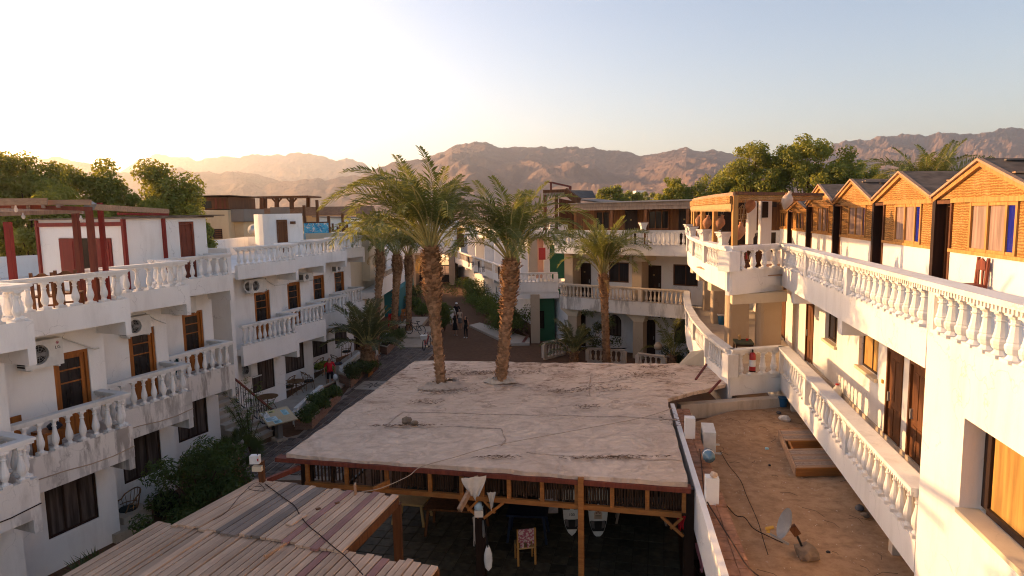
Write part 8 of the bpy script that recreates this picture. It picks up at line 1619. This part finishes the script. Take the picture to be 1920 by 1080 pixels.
# ------------------------------------------------------------------ people
def person(label, P, rz, H, top, bottom, skin='skin', hair='hair_black', stride=.0, dress=None, longhair=False, cap=None, sleeve=.3, shorts=True, arms=((-.1, 0), (.1, 0)), female=False, shoes='iron_black'):
    """one continuous skinned body; clothing colours are zones of it, hair / skirt / cap are its children"""
    k = H / 1.75; J = {'pel': (0, 0, .95), 'wa': (0, 0, 1.1), 'ch': (0, .0, 1.32), 'nk': (0, .0, 1.48), 'hd': (0, -.02, 1.58), 'ht': (0, -.015, 1.7)}
    rad = {'pel': .135, 'wa': .12, 'ch': .14, 'nk': .055, 'hd': .085, 'ht': .075}
    if female: rad.update(pel=.14, wa=.10, ch=.115)
    E = [('pel', 'wa'), ('wa', 'ch'), ('ch', 'nk'), ('nk', 'hd'), ('hd', 'ht')]
    shw = .17 if female else .2
    for sg, nm in ((-1, 'l'), (1, 'r')):
        sx = stride * sg; bend, fwd = arms[0 if sg < 0 else 1]
        J.update({nm + 'sh': (sg * shw, 0, 1.42), nm + 'el': (sg * (shw + .05 + abs(bend) * .3), -fwd * .5, 1.14), nm + 'wr': (sg * (shw + .07), -fwd, .9 + abs(fwd) * .5), nm + 'ha': (sg * (shw + .07), -fwd - .02, .8 + abs(fwd) * .55), nm + 'hp': (sg * .095, 0, .92), nm + 'kn': (sg * .1, -sx * .5 - .02, .5), nm + 'an': (sg * .1, -sx + (.1 if sx < 0 else 0), .09 + (.05 if sx < 0 else 0)), nm + 'to': (sg * .11, -sx - .15 + (.08 if sx < 0 else 0), .035)})
        rad.update({nm + 'sh': .06, nm + 'el': .042, nm + 'wr': .03, nm + 'ha': .036, nm + 'hp': .1, nm + 'kn': .06, nm + 'an': .042, nm + 'to': .035})
        E += [('ch', nm + 'sh'), (nm + 'sh', nm + 'el'), (nm + 'el', nm + 'wr'), (nm + 'wr', nm + 'ha'), ('pel', nm + 'hp'), (nm + 'hp', nm + 'kn'), (nm + 'kn', nm + 'an'), (nm + 'an', nm + 'to')]
    nm_ = list(J); me = bpy.data.meshes.new('body'); me.from_pydata([tuple(c * k for c in J[n]) for n in nm_], [(nm_.index(a), nm_.index(c)) for a, c in E], [])
    o = bpy.data.objects.new('body_tmp', me); COL.objects.link(o); sk = o.modifiers.new('skin', 'SKIN'); sk.use_smooth_shade = True
    for i, n in enumerate(nm_): v_ = me.skin_vertices[0].data[i]; v_.radius = (rad[n] * k,) * 2; v_.use_root = n == 'pel'
    ss = o.modifiers.new('sub', 'SUBSURF'); ss.levels = 1; ss.render_levels = 1
    dg = bpy.context.evaluated_depsgraph_get(); m2 = bpy.data.meshes.new_from_object(o.evaluated_get(dg)); bpy.data.objects.remove(o); bpy.data.meshes.remove(me); m2.name = 'body'
    m2.materials.clear()
    for m in (skin, top, bottom, shoes): m2.materials.append(M(m))
    for p in m2.polygons:
        x, y, z = [q / k for q in p.center]; armz = abs(x) > shw - .02 and z < 1.5
        if z > 1.46: i = 0
        elif armz and z > .76: i = 1 if z > 1.45 - sleeve else 0
        elif z > .95: i = 1
        elif z > (.58 if shorts else .1): i = 2
        elif z > .1: i = 0
        else: i = 3
        p.material_index = i
    t = thing('person', label, 'person', P, rz, None, world=False); b_ = link('body', m2, t)
    hb_ = MB(); hb_.lathe([(.03, .105), (.075, .085), (.1, .03), (.1, -.03), (.08, -.07)], (0, .015, 1.635), 12); h = hb_.build('hair', hair, t, True); h.scale = (k * .95,) * 3
    if longhair: q = MB().hexa([(-.08, .04, 1.36), (.08, .04, 1.36), (.06, .1, 1.36), (-.06, .1, 1.36), (-.09, .0, 1.62), (.09, .0, 1.62), (.07, .11, 1.62), (-.07, .11, 1.62)]).build('long_hair', hair, t); q.scale = (k,) * 3
    nz = MB().hexa([(-.014, -.125, 1.575), (.014, -.125, 1.575), (.014, -.09, 1.575), (-.014, -.09, 1.575), (-.008, -.105, 1.62), (.008, -.105, 1.62), (.008, -.09, 1.62), (-.008, -.09, 1.62)]).build('nose', skin, t); nz.scale = (k,) * 3
    for sx in (-.035, .035): e = MB().box(sx - .014, sx + .014, -.108, -.1, 1.612, 1.624).build('eye', 'black_plastic', t); e.scale = (k,) * 3
    if dress:
        zz, m = dress; d_ = MB().lathe([(.15, 1.0), (.17, .9), (.19, .7), (.22, zz), (.2, zz - .005), (.12, .98)], seg=16).build('skirt', m, t, True); d_.scale = (k, k * .8, k)
    if cap: c_ = MB(); c_.lathe([(.105, .03), (.105, .07), (.08, .12), (.02, .14)], (0, .01, 1.615), 12); c_.box(-.07, .07, -.19, -.06, 1.65, 1.662); q = c_.build('cap', cap, t); q.scale = (k,) * 3
    return t
P = G(620, 729, pz); person('man in red t-shirt and black shorts walking on the patio with a white bag', (P.x, P.y, pz), R(25), 1.52, 'cloth_red', 'cloth_black', 'skin', stride=.12, sleeve=.24)
hp = Vector((P.x + .27, P.y - .1, .55)); bg_ = MB(); bg_.lathe([(.06, 0), (.11, .06), (.1, .18), (.03, .26)], tuple(hp), 10); o = bg_.build('carrier_bag', 'label_white', org=tuple(hp)); o.location = hp; tag(o, 'white carrier bag held by the man in red', 'bag')
P = G(848, 610, 0); person('person in a long white robe standing in the alley', (P.x, P.y, 0), R(10), 1.5, 'label_white', 'label_white', 'skin_dark', dress=(.12, 'label_white'), sleeve=.6, shorts=False)
P = G(851, 612, 0); person('person in dark clothes and a pale cap behind the others in the alley', (P.x + .15, P.y + .9, 0), R(5), 1.62, 'cloth_black', 'cloth_black', 'skin_dark', cap='label_white', shorts=False, sleeve=.3)
P = G(855, 630, 0); person('woman in a black dress turned to her companion in the alley', (P.x - .05, P.y, 0), R(160), 1.48, 'cloth_black', 'cloth_black', 'skin', dress=(.5, 'cloth_black'), longhair=True, sleeve=.05, female=True, shoes='label_white'); P = G(862, 620, 0); person('woman in a pale top and grey skirt facing along the alley', (P.x, P.y + .4, 0), R(-10), 1.5, 'clay_pale', 'cloth_grey', 'skin', dress=(.55, 'cloth_grey'), longhair=True, sleeve=.1, female=True, arms=((-.1, .1), (.1, .2)))
P = G(874, 634, 0); person('woman in black trousers and sleeveless top standing apart in the alley', (P.x, P.y, 0), R(-30), 1.5, 'cloth_black', 'cloth_black', 'skin', longhair=True, sleeve=.0, shorts=False, female=True, shoes='label_white')

# ------------------------------------------------------------------ town behind the left roofs
tw1 = thing('house', 'tan house with a timber room on its roof, left of the far pergola', 'house', (*GY(400, 430, 48)[:2], 0)); Yh = 48
def bx(par, name, m, px0, px1, py0, py1, Y, dep): a, c = GY(px0, py1, Y), GY(px1, py0, Y); return MB().box(a.x, c.x, Y, Y + dep, a.z if py1 < 470 else 0, c.z).build(name, m, par)
bx(tw1, 'wall', 'plaster_tan', 352, 427, 394, 480, Yh, 7); bx(tw1, 'timber_room', 'wood_brown', 352, 428, 369, 393.5, Yh + .1, 5); bx(tw1, 'roof', 'roof_felt', 348, 431, 365.5, 368, Yh - .4, 7); bx(tw1, 'side_room', 'concrete_grey', 431, 457, 392, 416, Yh + .5, 4); bx(tw1, 'wall', 'plaster_tan', 429, 456, 416.5, 480, Yh + 1, 4)
b = bx(tw1, 'window', 'glass_dark', 373, 396, 377, 391, Yh + .06, .1); bx(tw1, 'window', 'wood_dark', 391, 416, 429, 448, Yh - .03, .1)
for k in range(4): bx(tw1, 'shutter_slat', 'wood_brown', 404, 415, 431 + k * 4, 433 + k * 4, Yh - .07, .03)
for k in range(6): bx(tw1, 'plank', 'wood_brown' if k % 2 else 'wood_redbrown', 403.5 + k * 4, 407.2 + k * 4, 371, 392, Yh + .02, .05)
tw2 = thing('house', 'cream house with small balustrade and pale windows behind the round cornered room', 'house', (*GY(465, 430, 62)[:2], 0)); Yh = 62
bx(tw2, 'wall', 'plaster_tan', 428, 520, 412, 480, Yh, 8); bx(tw2, 'parapet', 'plaster_cream', 428, 520, 404, 420, Yh - .3, .3)
for px in (435, 468): bx(tw2, 'window', 'label_white', px - 8, px + 8, 431, 447, Yh - .05, .1); bx(tw2, 'pane', 'glass_curtain', px - 5, px + 5, 434, 447, Yh - .08, .05)
for k in range(9): bx(tw2, 'baluster', 'plaster_cream', 458 + k * 4.5, 460 + k * 4.5, 404 - 0, 412, Yh - .32, .1)
dsh = thing('satellite_dish', 'white satellite dish on the roof before the cream house', 'satellite dish', tuple(GY(477, 432, 44))); c_ = GY(477, 432, 44); b = MB(); b.lathe([(.0, .0), (.25, .04), (.42, .14)], (0, 0, 0), 20); o = b.build('reflector', 'enamel_white', dsh, True, org=(0, 0, 0)); o.rotation_euler = (R(75), 0, R(20)); MB().tube([(c_.x, 44.1, c_.z), (c_.x, 44.2, c_.z - 1.2)], .04, 6).build('mast', 'iron_black', dsh)
fpg = thing('pergola', 'tall timber pergola frame on the far flat roof against the hazy hills', 'pergola', (*GY(530, 400, 58)[:2], 0)); Yp = 58
def pb_(px0, py0, px1, py1, w, nm, dy=0): MB().bar(GY(px0, py0, Yp + dy), GY(px1, py1, Yp + dy), w).build(nm, 'wood_brown', fpg)
bx(fpg, 'roof', 'wood_brown', 475, 578, 366.5, 371, Yp - .3, 4)
for px in (491, 497, 519, 547, 578): pb_(px, 371, px, 392, .3, 'post', 0 if px in (491, 519, 547) else 3)
for px in (519, 547): pb_(px - 9, 372, px, 382, .12, 'brace'); pb_(px + 9, 372, px, 382, .12, 'brace')
bw = thing('brick_wall', 'dark brick parapet wall across the far left roofs', 'wall', (*GY(620, 400, 60)[:2], 0)); bx(bw, 'wall', 'brick_far', 541, 700, 386, 405, 60, .4); bx(bw, 'wall', 'brick_far', 478, 540, 390, 402, 60, .4); bx(bw, 'wall', 'concrete_grey', 507, 540, 388, 401, 57, .4)
bx(bw, 'wall', 'plaster_tan', 478, 700, 400, 480, 61, 8)
for (px, py) in ((535, 387), (546, 389)): pass
# white houses and trees of the far town
for i, (px0, px1, py0, Y, m, lab) in enumerate(((1192, 1211, 357, 420, 'label_white', 'white blocky house at the foot of the mountains'), (1165, 1195, 372, 300, 'plaster_pink', 'pink low house far beyond the corner roof'), (1200, 1222, 371, 320, 'clay_pale', 'pale low house right of the white blocky one'), (1176, 1186, 366, 360, 'label_white', 'small white house left of the white blocky one'), (1224, 1250, 374, 280, 'plaster_tan', 'tan low house partly behind the sunlit trees'), (610, 648, 388, 150, 'plaster_tan', 'tan house beyond the brick parapet'))):
    t = thing('house', lab, 'house', (*GY(px0, 390, Y)[:2], 0), 0, 'houses of the far town'); bx(t, 'wall', m, px0, px1, py0, 480, Y, 12)
    w = px1 - px0
    for k in range(2): bx(t, 'window', 'glass_dark', px0 + w * (.2 + .4 * k), px0 + w * (.34 + .4 * k), py0 + 4, py0 + 8, Y - .1, .05)
for i, (px, py, Y, w) in enumerate(((1205, 362, 260, 24), (1228, 365, 240, 26), (1188, 366, 280, 16), (1215, 368, 250, 18))): T_(['round far tree below the white house', 'far tree at the edge of the sunlit trees', 'small far tree left of the white house', 'low far tree before the pale house'][i], px, py, Y, w, 140 + i, 900, size=.7, low=.5, clumps=10, mat='leaf_tree')

# ------------------------------------------------------------------ mountains
def ridge(name, label, prof, D, depth, foot, seed, rough=1.0, nx=300, ny=80, fan=.0):
    """rocky range: crest heights from the skyline as seen, falling in ridged spurs to its foot"""
    g = MB(); xs = [p[0] for p in prof]
    for j in range(ny + 1):
        v_ = j / ny
        for i in range(nx + 1):
            px = xs[0] + (xs[-1] - xs[0]) * i / nx; k = max(q for q in range(len(xs) - 1) if xs[q] <= px + 1e-6); t = (px - xs[k]) / (xs[k + 1] - xs[k]); py = prof[k][1] + (prof[k + 1][1] - prof[k][1]) * t
            d = ray(px, 400); s = D / d.y; Y = D - depth * (1 - v_); cr = GY(px, py, D).z
            x = d.x * s * (Y / D); P = Vector((x, Y, 0))
            n1 = noise.ridged_multi_fractal(Vector((x * 1.5 + Y * .35, Y * .8, 0)) / (depth * .5) + Vector((seed, 0, 0)), 1.0, 2.1, 6, 1.0, 2.0) ; n2 = noise.fractal(P / (depth * .12) + Vector((0, seed, 0)), 1.0, 2.0, 5)
            base = v_ ** 1.25 * (1 - fan) + fan * v_
            z = foot + (cr - foot) * (base * (.62 + .38 * v_) + rough * .29 * (n1 - 1.1) * math.sin(math.pi * min(1, v_ * 1.0)) ** .8 * (1 - .35 * v_) + .085 * rough * n2 * math.sin(math.pi * v_)); z += (cr - foot) * .05 * noise.fractal(Vector((x, Y * 1.3, 0)) / (depth * .05) + Vector((seed, 0, 0)), .8, 2.1, 5) * v_ ** 1.5
            g.v.append((x, Y, z))
    for j in range(ny):
        for i in range(nx): a = j * (nx + 1) + i; g.f.append((a, a + 1, a + nx + 2, a + nx + 1)); g.m.append(0)
    n0 = len(g.v)                                                          # back slope down to the ground
    for i in range(nx + 1): x, y, z = g.v[ny * (nx + 1) + i]; g.v.append((x * 1.1, y * 1.1, -5))
    for i in range(nx): a = ny * (nx + 1) + i; g.f.append((a, a + 1, n0 + i + 1, n0 + i)); g.m.append(0)
    o = g.build(name, 'mountain_rock', None, False); return tag(o, label, kind='structure')
ridge('mountain_range', 'pale far mountain range on the left fading into the glow', [(-200, 330), (60, 330), (180, 335), (240, 319), (270, 301), (300, 291), (350, 295), (385, 301), (420, 293), (440, 297), (480, 289), (530, 290), (560, 289), (600, 290), (635, 300), (655, 296), (665, 300), (682, 306), (720, 330), (900, 340), (1100, 345)], 5200, 2200, -2, 3, 1.0)
ridge('mountain_range', 'nearer brown hills on the left below the pale range', [(-300, 300), (0, 290), (105, 297), (150, 299), (180, 312), (200, 318), (240, 322), (262, 325), (290, 322), (345, 316), (370, 322), (420, 325), (440, 320), (482, 325), (520, 337), (560, 352), (640, 362), (720, 372)], 2900, 1300, 0, 8, 1.0)
ridge('mountain_range', 'low dark foothills in front of the left hills', [(380, 392), (440, 382), (490, 356), (510, 343), (540, 341), (570, 337), (597, 333), (612, 338), (640, 332), (680, 328), (720, 312), (745, 304), (800, 298), (830, 290), (900, 300), (1000, 330)], 2500, 1100, 0, 12, 1.0)
ridge('mountain_range', 'broad central mountain range behind the palms', [(660, 345), (700, 326), (740, 306), (800, 298), (838, 284), (850, 276), (880, 270), (912, 267), (935, 274), (960, 277), (1000, 275), (1015, 273), (1040, 280), (1080, 275), (1115, 277), (1135, 284), (1160, 283), (1200, 292), (1225, 289), (1260, 281), (1285, 278), (1312, 285), (1340, 284), (1380, 292), (1420, 294), (1480, 292), (1560, 288), (1650, 300)], 3000, 1900, 2, 21, 1.15, 380, 96, .1)
ridge('mountain_range', 'grey mountain range at the right behind the trees', [(1380, 330), (1480, 290), (1540, 276), (1575, 266), (1610, 261), (1650, 252), (1690, 250), (1725, 253), (1750, 248), (1800, 251), (1840, 246), (1880, 243), (1920, 246), (2000, 240), (2200, 250)], 3300, 1700, 2, 33, 1.0)
# ------------------------------------------------------------------ haze
hz = MB().box(-7000, 7000, -350, 6500, -1.6, 640).build('haze', 'haze_air'); tag(hz, 'pale evening haze over the town and mountains', kind='stuff')
